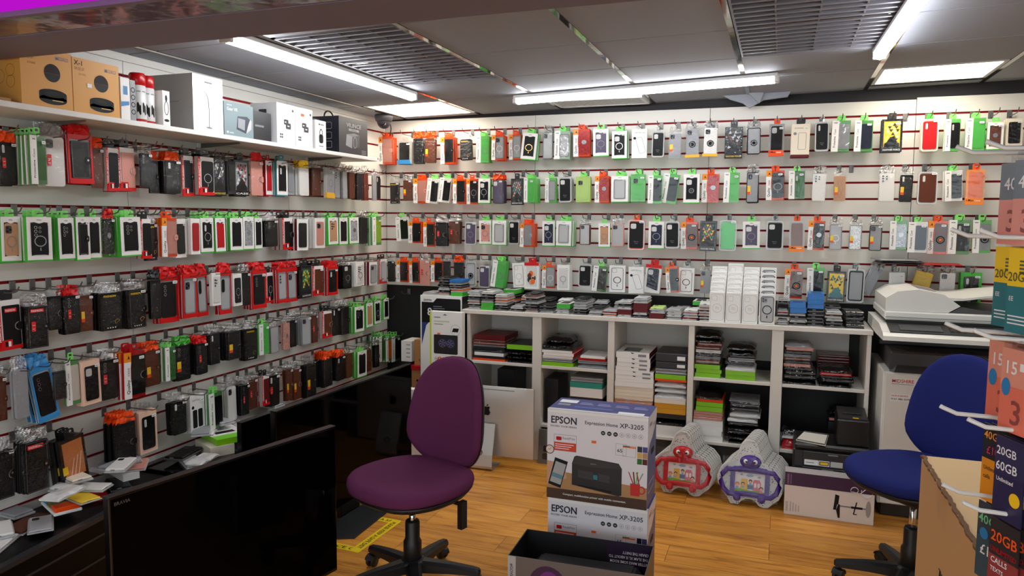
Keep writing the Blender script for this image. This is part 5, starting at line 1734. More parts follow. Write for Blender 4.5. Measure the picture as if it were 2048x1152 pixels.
# small cartons in the corner
KB = M('kraft', (176, 128, 76), .6)
def carton(x, y, z, w, d, h, m, label, rz=0, extra=None):
    t = thing('small_carton', label, 'box', (x, y, z), rz)
    mb = MB(); mb.box(-w / 2, w / 2, 0, d, 0, h, m)
    if extra:
        extra(mb, w, d, h)
    mb.build('carton', t)
    return t
def marks(mb, w, d, h):
    mb.prism(rect(-w * .3, h * .7, w * .2, h * .74), -.0006, -.0006, KR2); mb.prism(rect(-w * .3, h * .58, w * .3, h * .62), -.0006, -.0006, KR2)
    mb.ring(circ(-.01, h * .2, .011, 16), circ(-.01, h * .2, .008, 16), -.0006, -.0006, PRINT_BLACK); mb.prism(circ(.03, h * .2, .009, 14), -.0006, -.0006, PRINT_BLACK)
carton(-2.435, 4.80, .0, .15, .20, .37, KB, 'brown carton at the bottom of the corner stack beside the shredder carton')
carton(-2.55, 4.79, .0, .075, .2, .555, M('carton_black', (24, 24, 28), .35), 'black carton supporting the small white carton in the corner')
carton(-2.440, 4.80, .371, .13, .19, .13, KB, 'middle brown carton of the corner stack', .05, lambda mb, w, d, h: mb.prism(circ(-.02, .05, .009, 14), -.0006, -.0006, PRINT_BLACK))
carton(-2.445, 4.78, .502, .13, .2, .03, C('rd'), 'thin red carton between the brown cartons of the corner stack', .08)
carton(-2.43, 4.81, .533, .12, .18, .185, KB, 'topmost brown carton of the corner stack', -.04, marks)
def list_print(mb, w, d, h):
    for k in range(4):
        mb.prism(rect(-.002, .03 + .03 * k, .018, .036 + .03 * k), -.0006, -.0006, PRINT_GREY); mb.prism(circ(.024, .033 + .03 * k, .004, 10), -.0006, -.0006, PRINT_BLACK)
carton(-2.548, 4.80, .556, .085, .17, .15, WHITE_CARD, 'small white carton with a dotted list beside the corner brown cartons', 0, list_print)
hook('back', -2.66, 1.06, .12, 'bare steel hook on the black board in the corner', 'slatwall hooks on the back wall')

# ------------------------------------------------------------------ plinth, stock lying on it, the televisions
t = thing('plinth_cabinet', 'low black panelled plinth along the foot of the left wall', 'cabinet', (0, 0, 0))
PB = M('plinth_black', (8, 8, 9), 0.3, spec=0.15)
ang = math.atan2(-.075, .5)
mb = MB()
mb.loft([[(-2.845, y, 0), (-2.42 - .14 * (y - 1.6), y, 0), (-2.42 - .14 * (y - 1.6), y, .40), (-2.845, y, .40)] for y in (1.2, 2.62)], PB, False)
mb.build('body', t)
mb = MB()
for z in (.14, .24, .335):
    mb.loft([[(-2.4195 - .14 * (y - 1.6), y, z), (-2.4155 - .14 * (y - 1.6), y, z), (-2.4155 - .14 * (y - 1.6), y, z + .007), (-2.4195 - .14 * (y - 1.6), y, z + .007)] for y in (1.2, 2.62)], M('trim_grey', (70, 70, 72), .3, .6), False)
mb.build('trim_rail', t)
mb = MB(); mb.loft([[(-2.445 - .14 * (y - 1.6), y, .40), (-2.412 - .14 * (y - 1.6), y, .40), (-2.412 - .14 * (y - 1.6), y, .418), (-2.445 - .14 * (y - 1.6), y, .418)] for y in (1.2, 2.62)], M('lip_grey', (44, 44, 46), .25), False)
mb.build('front_lip', t)
t = thing('low_cabinet', 'low black cabinet behind the televisions along the left wall', 'cabinet', (0, 0, 0))
MB().rbox(-2.845, -2.47, 2.64, 4.40, 0, .40, PB, .004).build('body', t)
mb = MB(); mb.rbox(-2.845, -2.46, 2.64, 4.40, .4003, .412, M('glass_black', (8, 8, 9), .08), .003); mb.build('top', t)
GP = 'loose phone cases lying below the left wall'
HEAP = []
def rest(x, y, rz, w, d, h, z):
    """lowest height at which a flat piece clears what already lies there"""
    pts = [Vector((a, b, 0)) for a in (-w / 2, w / 2) for b in (0, d)]
    c, s_ = math.cos(rz), math.sin(rz)
    P = [(x + p.x * c - p.y * s_, y + p.x * s_ + p.y * c) for p in pts]
    def over(A, B):
        for q, o in ((A, B), (B, A)):
            for i, j in ((0, 1), (0, 2)):
                ax = (q[j][0] - q[i][0], q[j][1] - q[i][1])
                a = [p[0] * ax[0] + p[1] * ax[1] for p in A]
                b = [p[0] * ax[0] + p[1] * ax[1] for p in B]
                if max(a) <= min(b) or max(b) <= min(a):
                    return False
        return True
    for Q, t_ in HEAP:
        if over(P, Q):
            z = max(z, t_ + .001)
    HEAP.append((P, z + h))
    return z
def loose(kind, tok, x, y, rz, h, label, w=.085, d=.16, z=.4005, tilt=0):
    o = flat(kind, tok, w, d, h)
    z = rest(x, y, rz, w, d, h + (.003 if kind == 'bag' else 0), z)
    o.location = (x, y, z); o.rotation_euler = (tilt, 0, rz)
    tag(o, label, o['category'], GP)
    return o
ZP = .4008
loose('case', 'wh', -2.60, 1.75, .5, .016, 'white phone case at the near end of the black plinth', z=ZP)
loose('case', 'br', -2.68, 1.90, .3, .016, 'brown flat case near the wall above the plinth lip', .10, .19, z=ZP)
loose('case', 'cl', -2.56, 1.93, .9, .012, 'clear case with two dark rings near the plinth lip', z=ZP + .0)
t = thing('striped_phone_case', 'orange, olive and blue striped case lying on the black plinth', 'phone case', (-2.60, 2.08, rest(-2.60, 2.08, 1.15, .10, .185, .03, ZP)), 1.15)
mb = MB(); mb.rbox(-.05, .05, 0, .185, 0, .012, WHITE_CARD, .003)
mb.build('tray', t)
mb = MB(); mb.rbox(-.044, .044, .004, .06, .012, .030, ORANGE_CARD, .003); mb.rbox(-.044, .044, .0605, .125, .012, .030, M('olive', (92, 92, 40), .5), .003); mb.rbox(-.044, .044, .1255, .18, .012, .030, C('bl'), .003)
mb.build('phone_case', t)
loose('case', 'ye', -2.545, 2.14, 1.35, .012, 'yellow and black flat case before the striped case', z=ZP)
loose('box', 'rd', -2.68, 2.26, .9, .020, 'red carton lying on the plinth behind the television corner', .11, .18, z=ZP)
loose('case', 'wh', -2.58, 2.25, 1.9, .014, 'white case beside the red carton on the plinth', z=ZP)
loose('case', 'bk', -2.63, 2.36, 1.0, .016, 'black case lying behind the top left television corner', z=ZP)
loose('box', 'wh', -2.66, 2.44, 1.2, .030, 'white long box lying between red carton and pink case', .07, .18, z=ZP)
loose('case', 'pk', -2.66, 2.46, .7, .014, 'pink case lying beside the long white box', z=ZP)
ZC = .4130
loose('case', 'cl', -2.56, 2.72, 1.0, .020, 'clear case lying next to the red-edged carton', z=ZC)
loose('case', 'bk', -2.70, 2.72, .2, .018, 'black bagged case by the wall next to the clear case', .10, .18, z=ZC)
loose('box', 'cr', -2.58, 2.92, 1.1, .050, 'cream carton with a red edge under the headset carton', .12, .2, z=ZC)
t = thing('accessory_carton', 'white and lime carton lying tilted on the left cabinet', 'box', (-2.56, 2.98, rest(-2.56, 2.98, 1.1, .17, .24, .031, ZC)), 1.1)
mb = MB(); mb.box(-.085, .085, 0, .24, 0, .03, WHITE_CARD, left=LIME, front=LIME)
mb.box(-.085, .085, .0, .07, .0301, .0306, M('lime_patch', (120, 214, 40), .4)); mb.box(-.05, .05, .10, .14, .0301, .0306, PRINT_BLACK); mb.box(-.04, .02, .17, .18, .0301, .0306, PRINT_GREY)
mb.build('carton', t)
loose('case', 'bk', -2.69, 3.22, .3, .02, 'dark frame case by the wall past the lime carton', .10, .19, z=ZC)
loose('case', 'wh', -2.56, 3.26, 1.5, .03, 'white case in front of the black and white phone', .1, .18, z=ZC)
loose('case', 'rdb', -2.72, 3.44, .2, .016, 'red-brown case by the wall near the second television', z=ZC)
loose('case', 'cl', -2.57, 3.42, 1.2, .026, 'white-backed phone case with black frame on the cabinet', .085, .165, z=ZC)
loose('case', 'og', -2.68, 3.62, .4, .02, 'orange flat case furthest along the left cabinet', .12, .2, z=ZC)
loose('case', 'dgr', -2.55, 3.60, 1.2, .02, 'charcoal case before the orange flat case', z=ZC)

for k, (kind, tok, x, y, rz, lab) in enumerate([
        ('bag', 'bk', -2.72, 1.62, .2, 'black wrapped case at the near end by the wall'), ('case', 'gy', -2.76, 2.02, 1.5, 'grey flat case against the wall beside the striped case'),
        ('case', 'wh', -2.70, 2.12, .4, 'white flat case between the wall and the striped case'), ('bag', 'wh', -2.765, 2.42, 1.4, 'white wrapped parcel against the wall above the plinth'),
        ('case', 'cl', -2.72, 2.50, .9, 'clear case against the wall before the bagged black case'),
        ('case', 'wh', -2.64, 1.84, 1.0, 'white flat case over the brown case near the plinth end'), ('bag', 'wh', -2.60, 2.00, .2, 'white wrapped parcel beside the ringed clear case'),
        ('case', 'cr', -2.66, 2.20, 1.3, 'cream flat case under the yellow one by the striped case'), ('case', 'gy', -2.70, 2.34, .1, 'grey flat case beside the red carton'),
        ('case', 'wh', -2.60, 2.30, .5, 'white flat case nearest the corner of the large television'), ('case', 'cl', -2.62, 1.62, 1.1, 'clear flat case at the near end of the plinth')]):
    loose(kind, tok, x, y, rz, .018, lab, z=ZP)
for k, (kind, tok, x, y, rz, lab) in enumerate([
        ('bag', 'wh', -2.71, 2.94, .5, 'crumpled white parcel between cream carton and wall'), ('case', 'cl', -2.68, 3.08, 1.3, 'clear frame case by the wall behind the lime carton'),
        ('bag', 'wh', -2.56, 2.70, .2, 'white crumpled parcel next to the clear case behind the large television'), ('case', 'gy', -2.66, 2.86, .7, 'grey case lying over the bagged black case'),
        ('case', 'wh', -2.66, 3.20, 1.2, 'white flat case past the lime carton'), ('bag', 'gy', -2.62, 3.34, .3, 'grey wrapped parcel near the white-backed phone case'),
        ('case', 'br', -2.58, 3.52, .8, 'brown case on the cabinet near the orange flat case'), ('case', 'gy', -2.72, 3.56, 1.5, 'grey case by the wall near the orange flat case')]):
    loose(kind, tok, x, y, rz, .018, lab, z=ZC)
SCREEN = M('screen_black', (2, 2, 3), 0.05, spec=0.05)
BEZ = M('bezel_black', (7, 7, 8), 0.22)
def television(name, label, a, b, z0, z1, logo=None, feet=True, lean=0.0):
    """screen faces +x; a, b: left and right ends seen from the shop"""
    A, B = Vector((a[0], a[1], 0)), Vector((b[0], b[1], 0))
    W = (B - A).length
    t = thing(name, label, 'television', ((A.x + B.x) / 2, (A.y + B.y) / 2, z0), math.atan2(B.y - A.y, B.x - A.x))
    H = z1 - z0
    MB().rbox(-W / 2, W / 2, .002, .034, 0, H, BEZ, .003).build('housing', t)
    MB().box(-W / 2 + .008, W / 2 - .008, 0, .0018, .016, H - .008, SCREEN).build('screen', t)
    MB().rbox(-W * .36, W * .36, .0342, .07, H * .1, H * .62, BEZ, .01).build('rear_housing', t)
    mb = MB()
    mb.box(-W / 2, W / 2, -.001, .034, H + .0002, H + .0016, M('edge_grey', (80, 80, 82), .25, .7))
    mb.build('edge_trim', t)
    if logo:
        mb = MB(); mb.text(logo, .016, M('logo_dim', (92, 84, 82), .4), (-W / 2 + .016, -.0008, H - .030)); mb.build('logo', t)
    if feet:
        for s in (-1, 1):
            mb = MB(); mb.tube([(s * W * .36, .015, .01), (s * W * .38, -.06, -z0 + .012), (s * W * .38, -.11, -z0 + .008)], .008, BEZ, 6); mb.tube([(s * W * .36, .02, .01), (s * W * .38, .12, -z0 + .008)], .008, BEZ, 6)
            mb.build('foot', t)
    return t
television('television', 'large black television standing in front of the left plinth', (-1.957, 1.705), (-1.757, 2.67), .075, .715, 'BRAVIA')
t = television('television', 'glossy black television behind the purple chair, reflecting the silver computer', (-2.165, 2.80), (-2.115, 4.05), .06, .705, None, False)
MB().loft([[(-.40, -.004, -.045), (-.30, -.20, -.052), (.10, -.172, -.052), (.22, -.004, -.045)], [(-.40, -.004, -.059), (-.30, -.20, -.059), (.10, -.172, -.059), (.22, -.004, -.059)]][::-1], M('stand_grey', (34, 36, 38), .35), False).build('foot_plate', t)
MB().rbox(-.13, .05, .0, .03, -.05, .02, BEZ, .003).build('neck', t)
television('television', 'third black television leaning behind the glossy one by the cabinet', (-2.40, 2.85), (-2.34, 3.98), .03, .615, None, False)

# floor tape
t = thing('floor_tape', 'yellow safety tape stuck on the floor in front of the televisions', 'tape', (0, 0, 0))
YT = M('tape_yellow', (244, 210, 30), 0.35)
def strip(a, b, w, txt, name):
    A, B = Vector(a), Vector(b)
    d = (B - A).normalized(); n = Vector((-d.y, d.x, 0))
    mb = MB()
    mb.add([A - n * w / 2, B - n * w / 2, B + n * w / 2, A + n * w / 2], [(0, 1, 2, 3)], YT)
    mb.text(txt, .034, PRINT_BLACK, A + d * .02 - n * .012 + Vector((0, 0, .0006)), d, n, width=(B - A).length - .06)
    k = 0
    mb.build(name, t)
strip((-2.18, 3.385, .0012), (-1.84, 3.375, .0012), .05, 'PLEASE KEEP A SA', 'strip')
strip((-1.862, 3.385, .0020), (-1.876, 2.99, .0020), .055, 'PLEASE KEEP A SAFE DIST', 'strip')
strip((-2.34, 3.045, .0012), (-1.85, 3.010, .0012), .05, 'A SAFE DISTANCE C', 'strip')
# silver all-in-one computer seen from behind
AL = M('aluminium', (206, 204, 200), 0.32, 0.55)
t = thing('desktop_computer', 'silver all-in-one computer turned to show its back, leaning by the white unit', 'computer', (-1.765, 4.40, 0), .03)
mb = MB()
W, H = .65, .455
def back(a, b):
    x, z = (a - .5) * W, .068 + b * H
    e = (1 - (2 * a - 1) ** 4) * (1 - (2 * b - 1) ** 4)
    return (x, -.014 * e, z)
mb.sheet(14, 10, back, AL)
mb.rbox(-W / 2, W / 2, 0.0005, .024, .068, .068 + H, AL, .004)
mb.build('rear_shell', t)
MB().box(-W / 2 + .004, W / 2 - .004, .0245, .027, .10, .068 + H - .004, SCREEN).build('screen', t)
mb = MB(); mb.prism(rect(-.20, .503, .20, .506), -.006, -.0055, PRINT_BLACK); mb.build('vent_slot', t)
mb = MB()
lx = .012
apple = [(0, -.028), (.010, -.030), (.018, -.026), (.024, -.012), (.018, -.002), (.017, .008), (.023, .016), (.014, .021), (.004, .018), (-.006, .020), (-.016, .019), (-.023, .010), (-.024, -.004), (-.018, -.020), (-.010, -.029)]
mb.prism([(lx + x * 1.15, .37 + z * 1.15) for x, z in apple], -.0165, -.0155, PRINT_BLACK)
mb.prism([(lx + a, b) for a, b in ((.002, .395), (.006, .396), (.013, .403), (.014, .410), (.008, .408), (.003, .402))], -.0165, -.0155, PRINT_BLACK)
mb.build('logo', t)
mb = MB()
prof = [(-.05, .29), (-.075, .20), (-.105, .10), (-.115, .03), (-.105, .010), (-.07, .006), (.06, .005)]
mb.loft([[(-.085, y, z) for y, z in prof] + [(-.085, y + .008, z - .004 if z < .02 else z) for y, z in prof[::-1]], [(.085, y, z) for y, z in prof] + [(.085, y + .008, z - .004 if z < .02 else z) for y, z in prof[::-1]]], AL, False)
mb.build('stand', t)
mb = MB(); mb.ring(circ(0, .115, .020, 20), circ(0, .115, .014, 20), -.106, -.100, PLATE); mb.build('cable_grommet', t)
t = thing('white_board_box', 'flat white box standing behind the purple chair beside the silver computer', 'box', (-2.22, 4.33, 0), 0)
mb = MB(); mb.rbox(-.09, .09, 0, .05, 0, .475, WHITE_CARD, .003); mb.build('carton', t)
t = thing('picture_frame_pack', 'clear pack with dark pictures leaning under the second bay', 'box', (-1.345, 4.555, .0), 0, None, (-.10, 0, 0))
mb = MB(); mb.box(-.11, .11, 0, .02, 0.002, .225, M('pack_grey', (120, 118, 114), .3)); 
for z, w in ((.05, .16), (.10, .15), (.15, .08)):
    mb.prism(rrect(.0, z, w, .04, .01), -.0008, -.0008, PRINT_BLACK)
mb.build('pack', t)
MB().box(-.11, .11, -.004, -.003, .002, .225, TRAY).build('clear_front', t)

# ------------------------------------------------------------------ copier
CW = M('copier_white', (226, 224, 216), 0.4)
CD = M('copier_dark', (34, 34, 36), 0.38)
CM = M('copier_mid', (62, 62, 64), 0.4)
t = thing('copier', 'large white and charcoal office copier in the back right corner', 'copier', (.54, 4.38, 0))
WID = .64
MB().rbox(.02, WID - .02, .03, .62, .001, .075, CD, .006).build('base', t)
mb = MB(); mb.rbox(0, WID, 0.002, .62, .075, .80, CW, .006)
for k in range(30):
    z = .33 + .0142 * k
    mb.box(.045, WID - .002, -.0012, .002, z, z + .0015, M('copier_line', (188, 186, 178), .5))
mb.build('body', t)
for k, (z0, z1) in enumerate(((.082, .316), (.324, .792))):
    mb = MB(); mb.rbox(.012, WID - .004, -.002 - .004, .0018, z0, z1, CW, .002)
    mb.build('front_cover', t)
mb = MB(); mb.box(.045, .17, -.0066, -.0060, .735, .77, WHITE_CARD); mb.text('MIDSHIRE', .026, M('print_red', (190, 26, 30), .4), (.042, -.0072, .747), width=.105); mb.prism(rect(.042, .738, .147, .741), -.007, -.007, PRINT_GREY)
mb.build('logo_sticker', t)
mb = MB(); mb.box(.038, .165, -.0066, -.0060, .645, .685, WHITE_CARD); mb.text('SALES & SERVICE', .011, M('print_red', (190, 26, 30), .4), (.042, -.0072, .672), width=.08); mb.text('0161 486 3270', .013, PRINT_BLACK, (.042, -.0072, .654), width=.09)
mb.build('phone_sticker', t)
mb = MB(); mb.rbox(.03, WID, .02, .60, .80, .91, CM, .01); mb.loft([[(.03, .02, .80), (.05, -.0, .80), (.10, .06, .912), (.05, .12, .912)], [(WID, .02, .80), (WID, 0.0, .80), (WID, .06, .912), (WID, .12, .912)]], CD, False)
mb.build('output_tray', t)
MB().rbox(.0, WID, .25, .52, .91, .99, CD, .006).build('neck', t)
# scanner with sloping control panel
mb = MB()
prof = [(-.20, .998), (-.20, 1.020), (-.17, 1.035), (.0, 1.062), (.53, 1.062), (.53, .998), (.1, .99)]
mb.loft([[(x, y, z) for y, z in prof] for x in (-.035, WID)], CW, False)
mb.build('scanner_body', t)
mb = MB()
pz = lambda y: 1.035 + (y + .17) * (.027 / .17)
mb.loft([[(x, -.17, pz(-.17) + .001), (x, -.005, pz(-.005) + .001), (x, -.005, pz(-.005) + .006), (x, -.17, pz(-.17) + .006)] for x in (.0, WID - .002)], CD, False)
mb.build('control_panel', t)
sl = math.atan2(.027, .17)
TP = Matrix.Translation((0, -.17, pz(-.17) + .0065)) @ Matrix.Rotation(sl, 4, 'X')
mb = MB(); mb.box(.05, .245, .03, .125, 0, .003, M('panel_screen', (58, 58, 60), .25), T=TP); mb.build('touch_screen', t)
for k in range(9):
    mb = MB(); mb.box(.28 + .028 * (k % 3), .296 + .028 * (k % 3), .045 + .026 * (k // 3), .058 + .026 * (k // 3), 0, .004, CM, T=TP); mb.build('button', t)
mb = MB(); mb.rbox(.0, WID, .02, .52, 1.063, 1.080, M('gap_black', (14, 14, 14), .5), .003); mb.build('glass_frame', t)
mb = MB(); mb.rbox(-.01, WID + .01, .0, .53, 1.081, 1.128, CW, .008); mb.box(-.005, WID + .01, -.002, .0, 1.094, 1.099, M('seam_grey', (150, 150, 148), .5)); mb.build('lid', t)
mb = MB()
fp = [(.0, 1.196), (.0, 1.27), (.06, 1.312), (.12, 1.318), (.20, 1.300), (.40, 1.285), (.40, 1.196)]
prof = [(0.0, 1.196), (0.0, 1.262), (.06, 1.305), (.16, 1.318), (.30, 1.290), (.37, 1.232), (.30, 1.196)]
mb.loft([[(x, y, z) for x, z in [(-.005, 1.129), (-.005, 1.195), (.05, 1.232), (.15, 1.245), (.27, 1.222), (.345, 1.165), (.29, 1.129)]] for y in (.02, .51)], CW, False)
mb.build('document_feeder', t)
mb = MB(); mb.loft([[(x, y, z) for x, z in [(.255, 1.206), (.36, 1.206), (.46, 1.222), (.62, 1.240), (.62, 1.232), (.46, 1.212), (.36, 1.194), (.285, 1.190)]] for y in (.03, .50)], CW, False)
mb.build('input_tray', t)
mb = MB(); mb.loft([[(x, y, z) for x, z in [(.16, 1.2450), (.25, 1.2285), (.25, 1.2265), (.16, 1.243)]] for y in (.14, .36)], PRINT_GREY, False); mb.build('paper_guide', t)
mb = MB(); mb.loft([[(x, y, z) for x, z in [(.30, 1.1295), (.348, 1.162), (.44, 1.148), (.62, 1.138), (.62, 1.1295)]] for y in (.02, .51)], CM, False); mb.build('exit_tray', t)

# ------------------------------------------------------------------ black laser printers and the bar stool carton
BP = M('printer_black', (24, 24, 26), 0.35)
t = thing('laser_printer', 'black laser printer with white and yellow warning labels under the fifth bay', 'printer', (.305, 4.34, 0))
MB().rbox(-.19, .19, .02, .26, .001, .12, BP, .006).build('paper_tray', t)
mb = MB(); mb.rbox(-.198, .198, .01, .275, .1205, .34, BP, .008)
mb.build('body', t)
MB().rbox(-.192, .192, .0, .275, .3405, .374, BP, .01).build('top_cover', t)
mb = MB(); mb.rbox(-.15, .16, .003, .0098, .250, .332, M('printer_panel', (34, 34, 36), .35), .003); mb.rbox(-.02, .03, -.001, .003, .318, .325, PRINT_GREY, .001); mb.build('front_door', t)
mb = MB(); mb.rbox(-.15, .16, .003, .0098, .19, .244, M('printer_panel', (34, 34, 36), .35), .003); mb.build('tray_front', t)
mb = MB(); mb.rbox(-.05, .01, -.004, .003, .226, .238, PRINT_GREY, .002); mb.build('tray_handle', t)
mb = MB(); mb.box(-.14, -.068, .0012, .0024, .256, .286, PRINT_WHITE); mb.prism(rect(-.134, .268, -.090, .272), .0010, .0010, PRINT_GREY); mb.build('white_label', t)
mb = MB(); mb.box(-.066, -.012, .0012, .0024, .256, .286, PRINT_WHITE); mb.prism(rect(-.063, .260, -.015, .282), .0009, .0009, PRINT_BLACK); mb.prism(rect(-.059, .264, -.019, .278), .0006, .0006, YEL); mb.build('warning_label', t)
mb = MB(); mb.box(-.006, .055, .0012, .0024, .256, .286, M('label_silver', (190, 190, 186), .3)); mb.build('silver_label', t)
t = thing('document_tray', 'white paper support flap lying on top of the lower black printer', 'tray', (.205, 4.37, .3746), -.35)
mb = MB(); mb.loft([[(-.085, -.02, 0), (.075, -.02, 0), (.045, .13, 0.018), (-.085, .11, .018)], [(-.085, -.02, .006), (.075, -.02, .006), (.045, .13, .024), (-.085, .11, .024)]], M('flap_pale', (206, 202, 190), .4), False)
mb.build('flap', t)
mb = MB(); mb.tube([(-.08, -.018, .009), (.07, -.018, .009), (.042, .127, .027), (-.082, .107, .027)], .003, CM, 5); mb.build('rim', t)
t = thing('photo_printer', 'small black printer with a yellow sticker sitting on the larger black printer', 'printer', (.405, 4.37, .3748))
mb = MB(); mb.rbox(-.080, .080, .0, .24, 0, .145, M('small_printer', (18, 18, 20), .3), .006); mb.build('body', t)
mb = MB(); mb.loft([[(-.074, .02, .1455), (.074, .02, .1455), (.074, .22, .165), (-.074, .22, .165)], [(-.074, .02, .150), (.074, .02, .150), (.074, .22, .17), (-.074, .22, .17)]], CD, False); mb.build('lid', t)
mb = MB(); mb.box(.0, .028, .024, .04, .1515, .153, YEL); mb.build('sticker', t)
mb = MB(); mb.rbox(-.05, .045, .09, .10, .158, .164, BP, .002); mb.build('paper_slot', t)
lay(L('t:pk:16 g:bk:24 g:bk:26', .165, .17), .385, 4.72, .42, 'wrapped pile behind the small printer, fifth bay', GB, 301, lim=(.290, .478))
lay(L('b:bk:170', .165, .17), .385, 4.72, .2455, 'under the wrapped pile behind the small printer', GB, 302, jig=.001, lim=(.290, .478))
t = thing('electric_meter', 'grey wall meter in the dark at the back of the fifth bay', 'meter', (.17, 5.028, .535))
MB().rbox(-.06, .06, 0, .03, 0, .14, M('meter_grey', (120, 122, 124), .5), .006).build('case', t)
MB().box(-.045, .045, -.002, 0, .07, .12, M('meter_window', (40, 42, 44), .2)).build('window', t)
lay(L('g:rd:60 g:wh:20 g:bk:30', .10, .12), .095, 4.64, .2455, 'parcel pile at the fifth bay left', GB, 303, jig=.002, lim=(.034, .16))
t = thing('stool_carton', 'long white and purple bar stool carton on the floor before the printers', 'box', (.067, 4.235, 0), -.012, None, (0, 0, -.012))
PU = M('carton_purple', (58, 22, 62), 0.4)
mb = MB()
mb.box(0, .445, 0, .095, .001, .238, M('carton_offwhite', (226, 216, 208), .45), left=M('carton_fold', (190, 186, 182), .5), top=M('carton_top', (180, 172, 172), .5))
mb.prism(rect(0, .165, .445, .238), -.0006, -.0006, PU)
s = M('print_offwhite', (236, 230, 226), .4)
def curl(cx, cz, r, a0, a1, r1=None, n=16):
    r1 = r if r1 is None else r1
    return [(cx + (r + (r1 - r) * k / n) * math.cos(math.radians(a0 + (a1 - a0) * k / n)), -.003, cz + (r + (r1 - r) * k / n) * math.sin(math.radians(a0 + (a1 - a0) * k / n))) for k in range(n + 1)]
mb.tube(curl(.350, .178, .010, -150, 200, .022) + [(.375, -.003, .165), (.400, -.003, .19), (.420, -.003, .212)], .0045, s, 6, squash=.4)
mb.tube(curl(.408, .176, .028, 95, -200, .028), .0045, s, 6, squash=.4)
mb.prism(rect(.012, .172, .022, .228), -.001, -.001, M('print_mauve', (120, 86, 122), .5)); mb.prism(rect(.028, .172, .034, .228), -.001, -.001, M('print_mauve', (120, 86, 122), .5))
mb.text('DANTE', .016, PRINT_GREY, (.020, -.001, .02), (0, 0, 1), (-1, 0, 0))
for k in range(4):
    mb.prism(rect(.03 + .014 * k, .02, .036 + .014 * k, .075 - .006 * k), -.0008, -.0008, M('print_faint', (186, 178, 172), .5))
mb.prism([(.247, .060), (.262, .060), (.266, .088), (.272, .094), (.276, .140), (.255, .146), (.250, .085)], -.0008, -.0008, PRINT_BLACK)
mb.prism([(.262, .060), (.272, .018), (.282, .018), (.280, .092), (.272, .094)], -.0008, -.0008, PRINT_BLACK)
mb.prism(rect(.28, .080, .42, .088), -.0008, -.0008, PRINT_GREY); mb.prism(rect(.335, .078, .39, .090), -.001, -.001, PRINT_BLACK)
mb.prism([(.345, .05), (.351, .05), (.364, .115), (.358, .115)], -.001, -.001, PRINT_BLACK); mb.prism(rect(.345, .046, .364, .051), -.001, -.001, PRINT_BLACK)
mb.prism(circ(.418, .084, .013, 22, .045), -.001, -.001, M('disc_grey', (160, 156, 154), .4))
mb.build('carton', t)

# ------------------------------------------------------------------ children's drawing boards, packed in speckled blisters
BO = [(-.127, .371), (-.100, .366), (-.080, .345), (-.064, .292), (-.038, .246), (.008, .226), (.044, .185), (.060, .135), (.056, .085), (.040, .052), (.012, .030), (-.014, .004), (-.040, .000), (-.066, .008), (-.082, .028), (-.104, .040), (-.135, .040), (-.158, .026), (-.175, .004), (-.218, .004), (-.236, .036), (-.262, .072), (-.290, .110), (-.297, .152), (-.278, .203), (-.240, .236), (-.204, .252), (-.186, .300), (-.170, .346), (-.150, .366)]
BO = [(x + .117, z) for x, z in BO][::-1]
SPK = M('blister_speckled', (212, 208, 200), 0.25)
_v = node(SPK, 'ShaderNodeTexVoronoi'); _v.inputs['Scale'].default_value = 75
_t = node(SPK, 'ShaderNodeTexCoord'); link(SPK, _t.outputs['Object'], _v.inputs['Vector'])
_r = node(SPK, 'ShaderNodeValToRGB'); link(SPK, _v.outputs['Distance'], _r.inputs[0])
_r.color_ramp.elements[0].position = .2; _r.color_ramp.elements[0].color = (lin(84), lin(80), lin(84), 1)
_r.color_ramp.elements[1].position = .26; _r.color_ramp.elements[1].color = (lin(206), lin(202), lin(196), 1)
link(SPK, _r.outputs[0], bsdf(SPK).inputs['Base Color'])
def scaled(pts, c, k):
    return [(c[0] + (x - c[0]) * k, c[1] + (z - c[1]) * k) for x, z in pts]
def outline_inset(pts, d):
    out = []
    n = len(pts)
    for i in range(n):
        a, b, c = Vector(pts[i - 1]), Vector(pts[i]), Vector(pts[(i + 1) % n])
        u = (c - a).normalized()
        out.append((b.x - u.y * d, b.y + u.x * d))
    return out
def signed(pts):
    return sum(a[0] * b[1] - b[0] * a[1] for a, b in zip(pts, pts[1:] + pts[:1]))
if signed(BO) < 0:
    BO = BO[::-1]
